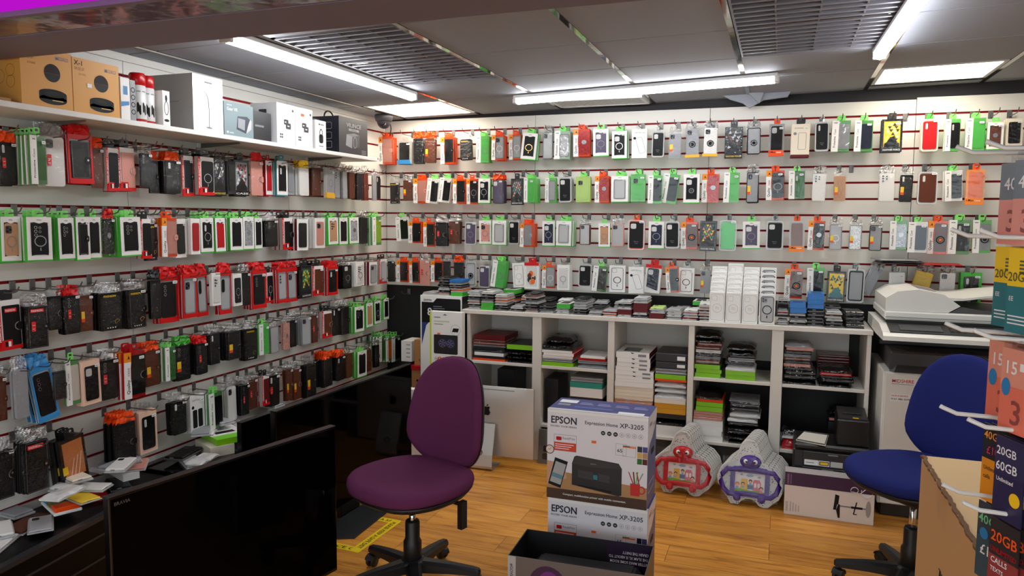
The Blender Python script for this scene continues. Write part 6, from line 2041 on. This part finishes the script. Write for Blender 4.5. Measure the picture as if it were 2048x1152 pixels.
def board(colname, rgb, label, full=True, seed=0):
    t = thing('drawing_board_pack', label, 'toy', group='%s drawing boards stacked on the floor' % colname)
    BC = M('board_' + colname, rgb, 0.25, spec=0.35)
    mb = MB()
    n = len(BO)
    inner = outline_inset(BO, .010)
    mb.loft([[(x, .016, z) for x, z in BO], [(x, .004, z) for x, z in BO], [(x, .0, z) for x, z in outline_inset(BO, .003)], [(x, .0, z) for x, z in inner]][::1], SPK, False, caps=(False, False))
    mb.add([(x, .004, z) for x, z in inner], [tuple(range(n))], SPK)
    mb.add([(x, .016, z) for x, z in BO], [tuple(range(n))[::-1]], SPK)
    mb.build('blister_tray', t)
    if full:
        # screen and picture
        mb = MB(); mb.prism(rrect(0, .130, .170, .118, .006), -.004, .003, PRINT_WHITE)
        e = -.0046
        G1, Y1_, P1, BL1, SK = M('pic_green', (120, 170, 60), .5), M('pic_yellow', (236, 190, 60), .5), M('pic_pink', (222, 120, 140), .5), M('pic_blue', (150, 180, 205), .5), M('pic_skin', (232, 180, 140), .5)
        mb.prism([(-.082, .076), (.082, .076), (.082, .084), (.05, .092), (.0, .088), (-.04, .098), (-.082, .092)], e, e, G1)
        mb.prism([(-.050, .095), (-.010, .090), (-.014, .150), (-.046, .150)], e * 1.1, e * 1.1, Y1_)
        mb.prism(rect(-.012, .095, .020, .120), e * 1.1, e * 1.1, M('pic_cart', (90, 120, 170), .5)); mb.prism(rrect(.004, .136, .026, .030, .01), e * 1.15, e * 1.15, PRINT_WHITE)
        mb.prism([(.016, .092), (.060, .088), (.060, .135), (.052, .150), (.024, .150), (.016, .135)], e * 1.1, e * 1.1, P1)
        for a, b in ((.030, .120), (.048, .120)):
            mb.prism(rrect(a, b, .013, .026, .006), e * 1.2, e * 1.2, PRINT_WHITE)
        for a, b, r, mm in ((-.066, .118, .012, M('pic_hair_orange', (222, 110, 40), .5)), (-.036, .122, .010, C('br')), (.004, .140, .010, C('bk')), (.062, .104, .011, C('br'))):
            mb.prism(circ(a, b, r, 14), e * 1.25, e * 1.25, mm); mb.prism(circ(a, b - r * .35, r * .75, 14), e * 1.3, e * 1.3, SK)
            mb.prism([(a - r, b - r * 2.2), (a + r, b - r * 2.2), (a + r * .5, b - r), (a - r * .5, b - r)], e * 1.2, e * 1.2, BL1 if a < .05 else P1)
        mb.prism(circ(.0, .170, .020, 18, .008), e * 1.1, e * 1.1, BL1); mb.prism(circ(-.045, .172, .008, 14, .005), e * 1.1, e * 1.1, BL1); mb.prism(circ(.05, .165, .009, 14, .006), e * 1.1, e * 1.1, BL1)
        mb.build('picture', t)
        # coloured frame with two loop handles, head, eyes, knobs
        mb = MB()
        mb.ring(rrect(0, .130, .212, .160, .018, 4), rrect(0, .130, .160, .108, .005, 4), -.014, .003, BC)
        for sx in (-1, 1):
            mb.tube([(sx * .088, -.006, .196), (sx * .125, -.008, .196), (sx * .150, -.008, .165), (sx * .156, -.008, .125), (sx * .142, -.008, .085), (sx * .112, -.008, .060), (sx * .080, -.006, .060)], .0145, BC, 10)
        mb.tube([(-.09, -.006, .198), (-.03, -.008, .206), (.03, -.008, .206), (.09, -.006, .198)], .016, BC, 10)
        mb.tube([(-.085, -.006, .062), (-.03, -.008, .068), (.03, -.008, .068), (.085, -.006, .062)], .014, BC, 10)
        mb.build('frame', t)
        hd = MB()
        hd.loft([[(k * .052 * math.cos(a) * 1.0, -.026 * math.sqrt(max(0, 1.26 - k * k)) - .004, .246 + k * .034 * math.sin(a)) for a in [2 * math.pi * q / 22 for q in range(22)]] for k in (1.12, 1.0, .8, .5, .12)], BC, True, caps=(False, True))
        hd.build('head', t)
        for sx in (-1, 1):
            ey = MB()
            ey.lathe([(.015, 0), (.0145, .005), (.010, .011), (0, .013)], PRINT_WHITE, 18, T=Matrix.Translation((sx * .024, -.020, .248)) @ Matrix.Rotation(math.radians(90), 4, 'X'))
            ey.lathe([(.0065, 0), (.006, .003), (0, .004)], PRINT_BLACK, 14, T=Matrix.Translation((sx * .022, -.031, .246)) @ Matrix.Rotation(math.radians(90), 4, 'X'))
            ey.build('eye', t)
            kb = MB(); kb.lathe([(.021, 0), (.021, .010), (.016, .015), (0, .016)], BC, 20, T=Matrix.Translation((sx * .066, -.012, .046)) @ Matrix.Rotation(math.radians(90), 4, 'X'))
            kb.build('knob', t)
        mb = MB(); mb.sheet(6, 6, lambda a, b: ((a - .5) * .30, -.036 + .016 * math.cos(3.1 * (2 * a - 1)) * -1 * .3, .03 + .24 * b), FILM); mb.build('clear_front', t)
    return t
def stack_boards(colname, rgb, x, y, n, dx, dy, lean, rz):
    for k in range(n):
        lab = ('%s drawing board toy in a speckled blister, frontmost of its stack' % colname) if k == 0 else 'speckled blister of a drawing board, %s behind the %s one' % (nth(k - 1), colname)
        o = board(colname, rgb, lab, k == 0) if k < 2 else dup(PREV[colname])
        if k == 1:
            PREV[colname] = o
        o.location = (x + dx * k, y + dy * k, .001 + .0)
        o.rotation_euler = (-lean, 0, rz)
        o['label'] = lab
PREV = {}
stack_boards('purple', (70, 30, 130), -.117, 4.27, 8, .006, .034, .22, .0)
stack_boards('red', (190, 14, 26), -.497, 4.31, 7, .006, .034, .20, .0)

# ------------------------------------------------------------------ printer cartons and the open speaker carton
EW = M('epson_white', (226, 222, 226), 0.35)
EB = M('epson_blue', (58, 62, 128), 0.4)
EN = M('epson_navy', (28, 30, 52), 0.4)
WOODP = M('print_wood', (176, 132, 84), .5)
def epson():
    t = thing('printer_carton', '', 'box')
    W, D, H = .434, .212, .393
    mb = MB()
    mb.box(0, W, 0, D, 0, H, EW, right=M('epson_side', (92, 96, 142), .4), top=EB)
    e = -.0008
    # desk printed along the bottom
    mb.prism(rect(0, 0, W, .045), e, e, M('print_wood_dark', (70, 44, 26), .5)); mb.prism([(0, .045), (W, .045), (W, .095), (.335, .100), (.10, .120), (0, .125)], e, e, WOODP)
    mb.text('Compact, multifunction printer with mobile connection.', .012, PRINT_WHITE, (.21, e * 1.6, .020), align='c', width=.275)
    mb.text('EPSON', .043, EN, (.014, e, H - .060), width=.115); mb.text('EPSON', .043, EN, (.0152, e * 1.1, H - .0592), width=.115)
    mb.text('EXCEED YOUR VISION', .010, EN, (.014, e, H - .076), width=.115)
    mb.text('Expression Home', .021, EN, (.165, e, H - .052), width=.142)
    mb.text('XP-3205', .028, EN, (.315, e, H - .053), width=.100)
    for k in range(7):
        x = .245 + .0265 * k
        if k < 3:
            mb.prism(circ(x, H - .083, .0095, 16), e, e, PRINT_BLACK); mb.prism(rrect(x, H - .083, .010, .007, .001), e * 1.5, e * 1.5, PRINT_GREY)
        else:
            mb.ring(circ(x, H - .083, .0098, 16), circ(x, H - .083, .0086, 16), e, e, PRINT_GREY); mb.prism(rrect(x, H - .083, .008, .009, .002), e, e, M('print_pale', (186, 184, 190), .5))
    # ready print panel
    mb.ring(rect(.030, H - .180, .130, H - .108), rect(.0315, H - .1785, .1285, H - .1095), e, e, PRINT_GREY)
    mb.prism(rect(.0315, H - .1785, .1285, H - .142), e * 1.2, e * 1.2, M('print_orange_red', (214, 60, 30), .45))
    for k in range(3):
        mb.prism(rect(.036, H - .153 - .009 * k, .118 - .01 * k, H - .150 - .009 * k), e * 1.5, e * 1.5, PRINT_WHITE)
    mb.prism(rrect(.052, H - .126, .024, .016, .003), e, e, C('rd')); mb.text('ReadyPrint', .015, PRINT_GREY, (.068, e, H - .128), width=.055)
    # clock
    mb.ring(circ(.012, .215, .020, 22), circ(.012, .215, .0165, 22), e, e, C('br')); mb.prism(circ(.012, .215, .0165, 22), e, e, M('clock_cream', (224, 210, 200), .5)); mb.prism([(.012, .214), (.018, .224), (.019, .223), (.013, .213)], e * 1.5, e * 1.5, PRINT_BLACK); mb.prism(rect(.004, .2142, .012, .2158), e * 1.5, e * 1.5, PRINT_BLACK)
    # printed printer
    mb.prism([(.112, .070), (.112, .165), (.122, .195), (.132, .200), (.314, .186), (.328, .165), (.328, .050), (.315, .045)], e * 1.2, e * 1.2, M('pic_printer', (26, 24, 26), .4))
    mb.prism([(.116, .162), (.124, .190), (.134, .196), (.312, .182), (.324, .163), (.20, .156)], e * 1.4, e * 1.4, M('pic_printer_top', (46, 42, 44), .35))
    mb.prism([(.138, .105), (.205, .100), (.205, .135), (.138, .140)], e * 1.5, e * 1.5, M('pic_panel', (50, 48, 52), .4)); mb.prism([(.206, .105), (.224, .104), (.224, .124), (.206, .125)], e * 1.6, e * 1.6, C('teal')); mb.prism([(.228, .100), (.276, .096), (.276, .128), (.228, .133)], e * 1.5, e * 1.5, M('pic_panel', (50, 48, 52), .4))
    mb.text('EPSON', .008, PRINT_GREY, (.205, e * 1.8, .168), align='c')
    mb.prism([(.140, .068), (.285, .056), (.285, .062), (.140, .074)], e * 1.5, e * 1.5, PRINT_BLACK)
    # hand with phone
    mb.prism([(0, .060), (.02, .055), (.045, .075), (.09, .095), (.085, .125), (.05, .16), (.0, .165)], e * 1.1, e * 1.1, M('pic_hand', (200, 150, 120), .5))
    mb.prism([(.006, .062), (.062, .048), (.094, .168), (.036, .182)], e * 1.3, e * 1.3, PRINT_BLACK); mb.prism([(.014, .074), (.062, .062), (.086, .154), (.040, .166)], e * 1.5, e * 1.5, M('pic_screen', (170, 170, 168), .4)); mb.prism([(.020, .098), (.068, .086), (.073, .104), (.024, .116)], e * 1.7, e * 1.7, M('pic_screen_teal', (92, 140, 150), .4))
    # red mug with pencils
    mb.prism([(.366, .056), (.404, .056), (.406, .108), (.364, .108)], e * 1.3, e * 1.3, M('pic_mug', (196, 40, 34), .4)); mb.ring(circ(.412, .083, .016, 16, .018), circ(.412, .083, .010, 16, .012), e * 1.2, e * 1.2, M('pic_mug', (196, 40, 34), .4))
    for k, (tok, dx) in enumerate((('rd', -.02), ('br', -.006), ('gn', .006), ('gy', .022), ('rd', -.010))):
        x = .374 + .006 * k
        mb.prism([(x, .108), (x + .005, .108), (x + .005 + dx, .155 + .004 * (k % 3)), (x + dx, .158)], e * 1.2, e * 1.2, C(tok))
    # sample pages
    mb.ring(rect(.300, .222, .345, .272), rect(.301, .223, .344, .271), e, e, PRINT_GREY); mb.text('65', .020, PRINT_BLACK, (.306, e, .236), width=.022)
    mb.ring(rect(.330, .220, .385, .268), rect(.331, .221, .384, .267), e * 1.2, e * 1.2, PRINT_GREY); mb.prism(rect(.331, .258, .384, .264), e * 1.4, e * 1.4, C('og')); mb.prism(rect(.331, .262, .360, .266), e * 1.5, e * 1.5, C('dg'))
    cols = [EN, EB, C('gold'), C('tn'), C('dg'), C('br')]
    for i in range(2):
        for j in range(3):
            mb.prism(rect(.391 + .022 * i, .245 - .026 * j, .411 + .022 * i, .269 - .026 * j), e, e, cols[(i + 2 * j) % 6])
    # right end: white upper corner, blue swoosh, handle hole
    T = Matrix.Translation((W, 0, 0)) @ Matrix.Rotation(math.radians(90), 4, 'Z')
    mb.prism([(0, H), (0, .245), (.05, .275), (.11, .285), (.16, .31), (.212, .35), (.212, H)][::1], e, e, EW, T=T)
    mb.text('EPSON', .026, EN, (.03, e * 1.6, .34), width=.07, ux=(0, 1, 0)) if False else None
    mb.text('EPSON', .022, EN, (W - e * 1.8, .03, .345), (0, 1, 0), (0, 0, 1), width=.06); mb.text('XP-3205', .014, EN, (W - e * 1.8, .12, .33), (0, 1, 0), (0, 0, 1), width=.06)
    mb.prism(rrect(.12, .225, .075, .026, .012), e * 1.6, e * 1.6, PRINT_BLACK, T=T)
    mb.ring(rect(.03, .06, .16, .10), rect(.033, .063, .157, .097), e * 1.6, e * 1.6, PRINT_WHITE, T=T)
    # top: lid lip, sticker and white print blocks
    k = H + .0008
    def top(x0, y0, x1, y1, m, dz=0):
        mb.add([(x0, y0, k + dz), (x1, y0, k + dz), (x1, y1, k + dz), (x0, y1, k + dz)], [(0, 1, 2, 3)], m)
    top(0, 0, W, .020, EW); top(.30, .022, .41, .055, PRINT_WHITE); top(.015, .13, .095, .18, PRINT_WHITE); top(.02, .08, .075, .11, C('gy'))
    for q in range(4):
        top(.11 + .08 * q, .12, .17 + .08 * q, .135, M('print_lilac', (150, 150, 200), .5)); top(.11 + .08 * q, .145, .16 + .08 * q, .155, M('print_lilac', (150, 150, 200), .5))
    top(.1, .06, .27, .075, M('epson_sky', (84, 110, 190), .4))
    mb.prism(rect(0, H - .014, W, H), e, e, WHITE_CARD)
    mb.build('carton', t)
    MB().box(.196, .216, -.0016, -.0010, .262, .273, C('og')).build('price_sticker', t)
    return t
t = epson(); t.location = (-.915, 3.02, .0005); tag(t, 'lower white printer carton, mostly hidden behind the open grey carton', 'box', 'printer cartons stacked two high')
t2 = dup(t); t2.location = (-.921, 3.018, .3945); tag(t2, 'upper white printer carton with blue top on the stacked pair', 'box', 'printer cartons stacked two high')
# open carton with the party speaker
t = thing('open_carton', 'open grey and black carton in front of the printer cartons', 'box', (-.952, 2.615, 0), .04)
SG = M('carton_silver', (112, 106, 104), .3, .4)
BI = M('carton_inner', (16, 15, 18), .5)
W, D, H = .53, .262, .30
mb = MB()
mb.box(0, W, 0, .004, .001, H, SG, back=BI); mb.box(0, W, D - .004, D, .001, H, BI); mb.box(0, .004, .004, D - .004, .001, H, BI); mb.box(W - .004, W, .004, D - .004, .001, H, M('carton_tan', (96, 84, 74), .4), left=BI); mb.box(.004, W - .004, .004, D - .004, .001, .006, BI)
mb.box(0, .032, -.0012, -.0002, .001, H, M('carton_strip', (176, 172, 170), .4)); mb.text('#GOVIBE', .016, PRINT_BLACK, (.010, -.0018, H - .03), (0, 0, -1), (1, 0, 0))
mb.prism(rect(.34, .0, W - .005, H - .004), D - .0046, D - .0046, M('carton_plum', (40, 18, 48), .4))
for q, s_ in enumerate(('CRASH THE PARTY', 'THE SLAM XL IS ABOUT TO', 'BETTER MAKE SOME ROOM')):
    mb.text(s_, .016, PRINT_WHITE, (W - .02, D - .0056, H - .052 + .0 - .020 * q + .016), (-1, 0, 0), (0, 0, -1), width=(.105, .16, .155)[q])
mb.prism(circ(.16, .20, .075, 26, .08), -.0008, -.0008, PU); mb.prism(circ(.165, .215, .04, 22, .045), -.0012, -.0012, M('print_violet', (110, 40, 120), .4))
mb.build('carton', t)
t = thing('party_speaker', 'black party speaker lying inside the open grey carton', 'speaker', (-.952, 2.615, 0), .04)
mb = MB(); mb.rbox(.05, W - .03, .03, D - .02, .0065, .225, M('speaker_dark', (26, 26, 28), .4), .03); mb.build('body', t)
mb = MB(); mb.rbox(.09, W - .07, .06, D - .05, .2255, .232, M('speaker_top', (38, 38, 40), .35), .003); mb.build('control_panel', t)
mb = MB()
for q in range(9):
    mb.add([(.17 + .022 * q + a, .13 - .002 * q + b, .2326) for a, b in ((-.004, -.003), (.004, -.004), (.005, .004), (-.003, .004))], [(0, 1, 2, 3)], PRINT_WHITE if q in (1, 3, 5) else PRINT_GREY)
mb.build('symbols', t)

# ------------------------------------------------------------------ office chairs
def chair(name, label, loc, rz, rgb, key, seat_z=.47, base_rot=0.0, lever=True, back_tilt=.12):
    FB = bump(M('fabric_' + key, rgb, 0.9, spec=0.15), 500, 0.25, 0.001, 2)
    t = thing(name, label, 'chair', (loc[0], loc[1], 0), rz)
    PL = M('chair_plastic', (18, 18, 20), 0.45)
    def seat_ring(k, z, dy=0):
        pts = []
        for q in range(36):
            a = 2 * math.pi * q / 36
            c, s = math.cos(a), math.sin(a)
            n = 2.7
            x = .262 * math.copysign(abs(c) ** (2 / n), c) * k
            y = .250 * math.copysign(abs(s) ** (2 / n), s) * k
            drop = -.016 * max(0, (-y - .11) / .14) ** 2
            x *= 1 - .10 * max(0, y / .25)
            pts.append((x, y + dy, z + drop))
        return pts
    Z = seat_z
    mb = MB(); mb.loft([seat_ring(.93, Z - .054), seat_ring(.985, Z - .048), seat_ring(1.0, Z - .032), seat_ring(.99, Z - .016), seat_ring(.95, Z - .003), seat_ring(.86, Z + .004), seat_ring(.6, Z + .001), seat_ring(.25, Z - .004), seat_ring(.02, Z - .005)], FB, True)
    mb.build('seat', t)
    mb = MB(); mb.loft([seat_ring(.55, Z - .105), seat_ring(.88, Z - .084), seat_ring(.975, Z - .056), seat_ring(.94, Z - .0545)], PL, True)
    mb.build('seat_shell', t)
    # backrest
    def egg(k, y, grow=0.0):
        pts = []
        for q in range(40):
            a = 2 * math.pi * q / 40
            c, s = math.cos(a), math.sin(a)
            n = 2.6 if s > 0 else 3.0
            x = math.copysign(abs(c) ** (2 / n), c)
            z = math.copysign(abs(s) ** (2 / n), s)
            w = .226 - .030 * (z + .55) if z > -.55 else .226 - .05 * (-.55 - z)
            X, Zz = x * w * k, z * .25 * k
            pts.append((X, y - .055 * (X / .2) ** 2 + .035 * max(0, -.02 - abs(Zz + .08)) , Zz))
        return pts
    T = Matrix.Translation((0, .245, Z + .218)) @ Matrix.Rotation(-back_tilt, 4, 'X')
    mb = MB(); mb.loft([egg(.965, .044), egg(1.0, .030), egg(.995, .014), egg(.955, .001), egg(.86, -.006), egg(.6, -.010), egg(.3, -.012), egg(.02, -.012)], FB, True, caps=(False, True), T=T)
    mb.build('backrest', t)
    mb = MB(); mb.loft([egg(.6, .078), egg(.90, .066), egg(1.004, .044), egg(1.006, .036)], PL, True, caps=(True, False), T=T)
    mb.build('back_shell', t)
    mb = MB(); mb.tube([(0, .06, Z - .112), (0, .20, Z - .116), (0, .305, Z - .09), (0, .335, Z + .02), (0, .345, Z + .22)], [.022, .024, .024, .022, .018], PL, 10, squash=.6)
    mb.build('back_bracket', t)
    mb = MB(); mb.rbox(-.085, .085, -.09, .12, Z - .150, Z - .100, PL, .012); mb.build('mechanism', t)
    if lever:
        mb = MB(); mb.tube([(.10, .10, Z - .125), (.20, .11, Z - .13)], .010, PL, 8); mb.loft([[(.19 + a * .012, .11 + b * .018, zz) for a, b in ((-1, -1), (1, -1), (1, 1), (-1, 1))] for zz in (Z - .115, Z - .235)], PL, False)
        mb.build('lever', t)
    mb = MB(); mb.lathe([(.0, .24), (.014, .24), (.014, Z - .15), (0, Z - .15)], CHROME, 16); mb.build('gas_piston', t)
    mb = MB(); mb.lathe([(0, .075), (.040, .075), (.040, .20), (.032, .215), (.032, .285), (.028, .295), (.0, .296)], PL, 20); mb.build('column_cover', t)
    mb = MB(); mb.lathe([(.0, .075), (.058, .078), (.060, .115), (.045, .125), (.0, .126)], PL, 20)
    mb.build('base_hub', t)
    for k in range(5):
        a = base_rot + 2 * math.pi * k / 5
        R = Matrix.Rotation(a, 4, 'Z')
        mb = MB()
        rings = []
        for (r, w, zt, zb) in ((.045, .034, .122, .072), (.16, .028, .112, .072), (.26, .022, .098, .066), (.292, .018, .092, .066), (.30, .008, .086, .07)):
            rings.append([(r, -w, zb), (r, w, zb), (r, w, zt - .012), (r, w * .55, zt), (r, -w * .55, zt), (r, -w, zt - .012)])
        mb.loft(rings, PL, False, T=R)
        leg = mb.build('leg', t)
        cw = MB()
        R2 = R @ Matrix.Translation((.275, 0, 0)) @ Matrix.Rotation(.7 * k + .5, 4, 'Z')
        for s in (-1, 1):
            cw.lathe([(0, -.008), (.024, -.008), (.0275, -.003), (.0275, .003), (.024, .008), (0, .008)], PL, 18, T=R2 @ Matrix.Translation((.012, s * .012, .0283)) @ Matrix.Rotation(math.radians(90), 4, 'X'))
        cw.tube([(0, 0, .030), (0, 0, .068)], .008, PL, 8, T=R2)
        cw.loft([[(.012 + .030 * math.cos(q), yy, .0283 + .030 * math.sin(q)) for q in [math.radians(w) for w in range(20, 181, 20)]] + [(.012 + .026 * math.cos(q), yy, .0283 + .026 * math.sin(q)) for q in [math.radians(w) for w in range(180, 19, -20)]] for yy in (-.0225, .0225)], PL, False, T=R2)
        c = cw.build('caster', leg)
    return t
chair('office_chair', 'purple fabric office chair on a black five-star base by the televisions', (-1.462, 2.80), -.295, (94, 42, 77), 'purple', .505, .54)
chair('office_chair', 'blue fabric office chair on a black base in front of the copier', (.575, 3.50), -.83, (32, 40, 104), 'blue', .56, 2.65, False)

# ------------------------------------------------------------------ cardboard box, paper and SIM stand at the right
KC = bump(M('kraft_plain', (196, 152, 100), 0.65), 40, 0.15, 0.002)
KT = M('kraft_top', (220, 184, 132), 0.6)
t = thing('kraft_carton', 'big brown cardboard carton with a taped torn top edge at the right', 'box', (.485, 2.05, 0), 0)
mb = MB(); mb.box(0, .34, 0, .80, .001, .795, KC, top=KT)
mb.loft([[(-.001, .02, .12), (-.001, .10, .12), (-.001, .12, .20), (-.001, .03, .22)], [(-.0005, .02, .12), (-.0005, .10, .12), (-.0005, .12, .20), (-.0005, .03, .22)]], KC, False)
ink = M('ink_brown', (60, 40, 26), .6)
[mb.box(.19 + .022 * q, .203 + .022 * q, .62 - .003 * q, .645 - .003 * q, .795, .7954, ink) for q in range(5)]; mb.box(.13, .19, .52, .54, .795, .7954, M('stamp_grey', (120, 96, 72), .6)); mb.box(.12, .20, .49, .498, .795, .7954, M('stamp_grey', (120, 96, 72), .6))
for q in range(3):
    mb.tube([(-.001, .38 + .02 * q, .46), (-.001, .36 + .02 * q, .52 + .02 * q), (-.001, .38 + .02 * q, .56)], .003, ink, 4, squash=.3)
mb.build('carton', t)
r_ = random.Random(4)
mb = MB()
pts = [(.003 + r_.uniform(-.003, .003), .80 * k / 40, .7965 + r_.uniform(-.001, .003)) for k in range(41)]
mb.loft([[(x - .005, y, z - .010), (x + .006, y, z - .001), (x + .005, y, z + .002), (x - .006, y, z - .002)] for x, y, z in pts], M('torn_edge', (112, 78, 46), .8), False)
mb.build('torn_edge', t)
mb = MB(); mb.sheet(5, 3, lambda a, b: (-.0035 - .004 * math.sin(7 * a), .36 + .12 * a, .70 + .10 * b), FILM); mb.build('tape', t)
t = thing('sim_stand', 'dark display stand with white prongs of SIM packs at the right edge', 'display stand', (.605, 1.40, 0), 0)
ST_ = M('stand_slate', (44, 52, 62), 0.4)
MB().rbox(0, .03, 0, .63, .10, 1.98, ST_, .004).build('back_panel', t)
MB().rbox(-.01, .30, -.05, .635, .0, .0995, BLACK_PLASTIC, .01).build('base', t)
MB().rbox(.0, .30, -.01, .635, 1.981, 2.02, ST_, .004).build('header', t)
PRW = M('prong_white', (232, 230, 226), .3)
GS = 'SIM packs on the right display stand'
def sim_pack(kind):
    t = thing('sim_pack', '', 'SIM pack')
    mb = MB()
    cols = dict(three=((112, 122, 132), (232, 150, 136)), ee=((246, 206, 20), (44, 120, 128)), three_b=((228, 150, 128), (232, 120, 96)), smarty=((40, 40, 46), (236, 150, 30)), voda=((58, 66, 74), (62, 82, 92)), lebara=((52, 48, 84), (44, 40, 78)), gold=((48, 44, 48), (150, 60, 60)))[kind]
    a, b = M('sim_%s_top' % kind, cols[0], .35), M('sim_%s_body' % kind, cols[1], .35)
    w, h = .088, .185
    mb.box(-w / 2, w / 2, 0, .0025, -h, -h * .45, b); mb.box(-w / 2, w / 2, 0, .0025, -h * .45, 0, a)
    wv = M('sim_print', (236, 236, 236), .4)
    e = -.0008
    if kind == 'three':
        mb.text('40', .038, wv, (-.03, e, -.060)); mb.text('GB', .016, wv, (.014, e, -.060))
        mb.text('3', .07, M('sim_three', (150, 70, 66), .4), (-.02, e, -.155))
    elif kind == 'three_b':
        mb.text('15', .04, wv, (-.034, e, -.055)); mb.prism(rect(.012, -.045, .04, -.028), e, e, wv); mb.prism(circ(-.026, -.086, .013, 18, .02), e, e, C('bl')); mb.text('3', .075, M('sim_three', (150, 70, 66), .4), (-.012, e, -.165))
    elif kind == 'ee':
        mb.text('20GB', .028, M('sim_grey', (90, 90, 60), .4), (-.042, e, -.072)); 
        for q in range(4):
            mb.prism(rect(-.01, -.03 - .008 * q, .036, -.026 - .008 * q), e, e, M('sim_grey', (90, 90, 60), .4))
        mb.text('EE', .014, wv, (-.036, e, -.115))
        for q in range(3):
            mb.prism(rect(-.036, -.15 - .008 * q, .02, -.147 - .008 * q), e, e, wv)
    elif kind == 'smarty':
        mb.text('40GB', .026, M('sim_pale_orange', (240, 160, 70), .4), (-.040, e, -.035), width=.06); mb.text('£10', .026, M('sim_pink', (200, 50, 110), .4), (-.03, e, -.07)); mb.text('Unlimited', .014, ink, (-.036, e, -.11)); mb.text('calls', .014, ink, (-.036, e, -.13))
    elif kind == 'voda':
        mb.text('40GB', .03, C('mt'), (-.040, e, -.05), width=.075); mb.prism(circ(-.02, -.075, .014, 18), e, e, C('bl')); mb.text('£10', .034, wv, (-.030, e, -.125)); mb.prism(circ(.02, -.165, .006, 12), e, e, wv)
    elif kind == 'lebara':
        mb.text('20GB', .026, wv, (-.040, e, -.04)); mb.text('60GB', .028, wv, (-.040, e, -.075)); mb.text('Unlimited', .013, wv, (-.036, e, -.10)); mb.prism(circ(.022, -.130, .016, 18), e, e, YEL)
    else:
        mb.text('20GB', .034, M('sim_orange_print', (240, 90, 30), .4), (-.040, e, -.05), width=.08); mb.text('UNLIMITED', .016, C('rd'), (-.040, e, -.075), width=.08); mb.text('CALLS', .018, wv, (-.036, e, -.10)); mb.text('TEXTS', .014, wv, (-.036, e, -.12))
    mb.build('card', t)
    s = MB(); s.ring(rrect(0, .010, w * .9, .022, .006), rrect(0, .014, .026, .008, .003), .0005, .0018, TRAY); s.build('hang_tab', t)
    return t
def prong(y, z, length, label):
    t = thing('stand_prong', label, 'hook', (.605, y, z), -math.pi / 2, 'white prongs of the right display stand')
    MB().rbox(-.022, .022, -.004, 0, -.02, .02, PLATE, .002).build('plate', t)
    MB().tube([(0, 0, 0), (0, -length + .035, .004), (0, -length + .006, .016), (0, -length, .019)], .0052, PRW, 8).build('arm', t)
    o_ = MB()
rows_s = [(1.755, 'three', 'three', 'grey and pink SIM pack'), (1.565, 'ee', 'ee', 'yellow and teal SIM pack'), (1.345, 'three_b', 'three_b', 'coral SIM pack with a numeral'), (1.145, 'smarty', 'lebara', 'orange and purple SIM pack'), (.955, 'voda', 'gold', 'dark SIM pack')]
done = {}
def sim(kind, x, y, z, yaw, label):
    if kind not in done:
        o = done[kind] = sim_pack(kind)
    else:
        o = dup(done[kind])
    o.location = (x, y, z); o.rotation_euler = (0, 0, yaw)
    tag(o, label, 'SIM pack', GS)
lev = ['top', 'second', 'third', 'fourth', 'bottom']
for k, (z, far, near, d) in enumerate(rows_s):
    for j, (y, kind) in enumerate(((1.985, far), (1.875, near))):
        ln = (.235, .20)[j] if k < 4 else (.22, .20)[j]
        prong(y, z, ln, 'white prong, %s of the %s pair on the display stand' % ('farther' if j == 0 else 'nearer', lev[k]))
        for q in range(6 if k == 3 and j == 0 else 3):
            x = .605 - .115 + .014 * q
            sim(kind, x, y, z - .020, -math.pi / 2 + .42 - .03 * (q % 2), '%s SIM pack, %s on the %s prong of the %s pair' % ({'three': 'grey and pink', 'ee': 'yellow and teal', 'three_b': 'coral', 'smarty': 'black and orange', 'lebara': 'purple', 'voda': 'slate', 'gold': 'dark orange-lettered'}[kind], 'front' if q == 0 else nth(q) + ' behind front', 'farther' if j == 0 else 'nearer', lev[k]))
t = thing('paper_sheet', 'white sheet of paper hanging behind the SIM packs', 'paper', (.585, 2.085, 1.02), -math.pi / 2 + .9)
mb = MB(); mb.box(-.055, .05, 0, .002, 0, .23, PRINT_WHITE); mb.build('sheet', t)

# thin folders resting across the prongs at the right of the bottom back-wall row
for k, (tok, x, y, rz, lab) in enumerate((('dgr', .66, 4.80, .10, 'charcoal plastic folder lowest across the prongs above the copier'), ('bk', .67, 4.80, -.06, 'black plastic folder second across the prongs above the copier'),
                                          ('gy', .65, 4.81, .16, 'grey plastic folder topmost across the prongs above the copier'), ('rd', .86, 4.80, -.10, 'dark red folder across the prongs above the copier'))):
    t = thing('plastic_folder', lab, 'folder', (x, y, 1.356 + .0095 * (k if k < 3 else 0)), rz, 'folders lying across the prongs')
    MB().rbox(-.11, .10, 0, .20, 0, .004, C(tok), .001).build('cover', t)
    MB().rbox(-.11, -.104, 0, .20, .0042, .008, C(tok), .001).build('spine', t)
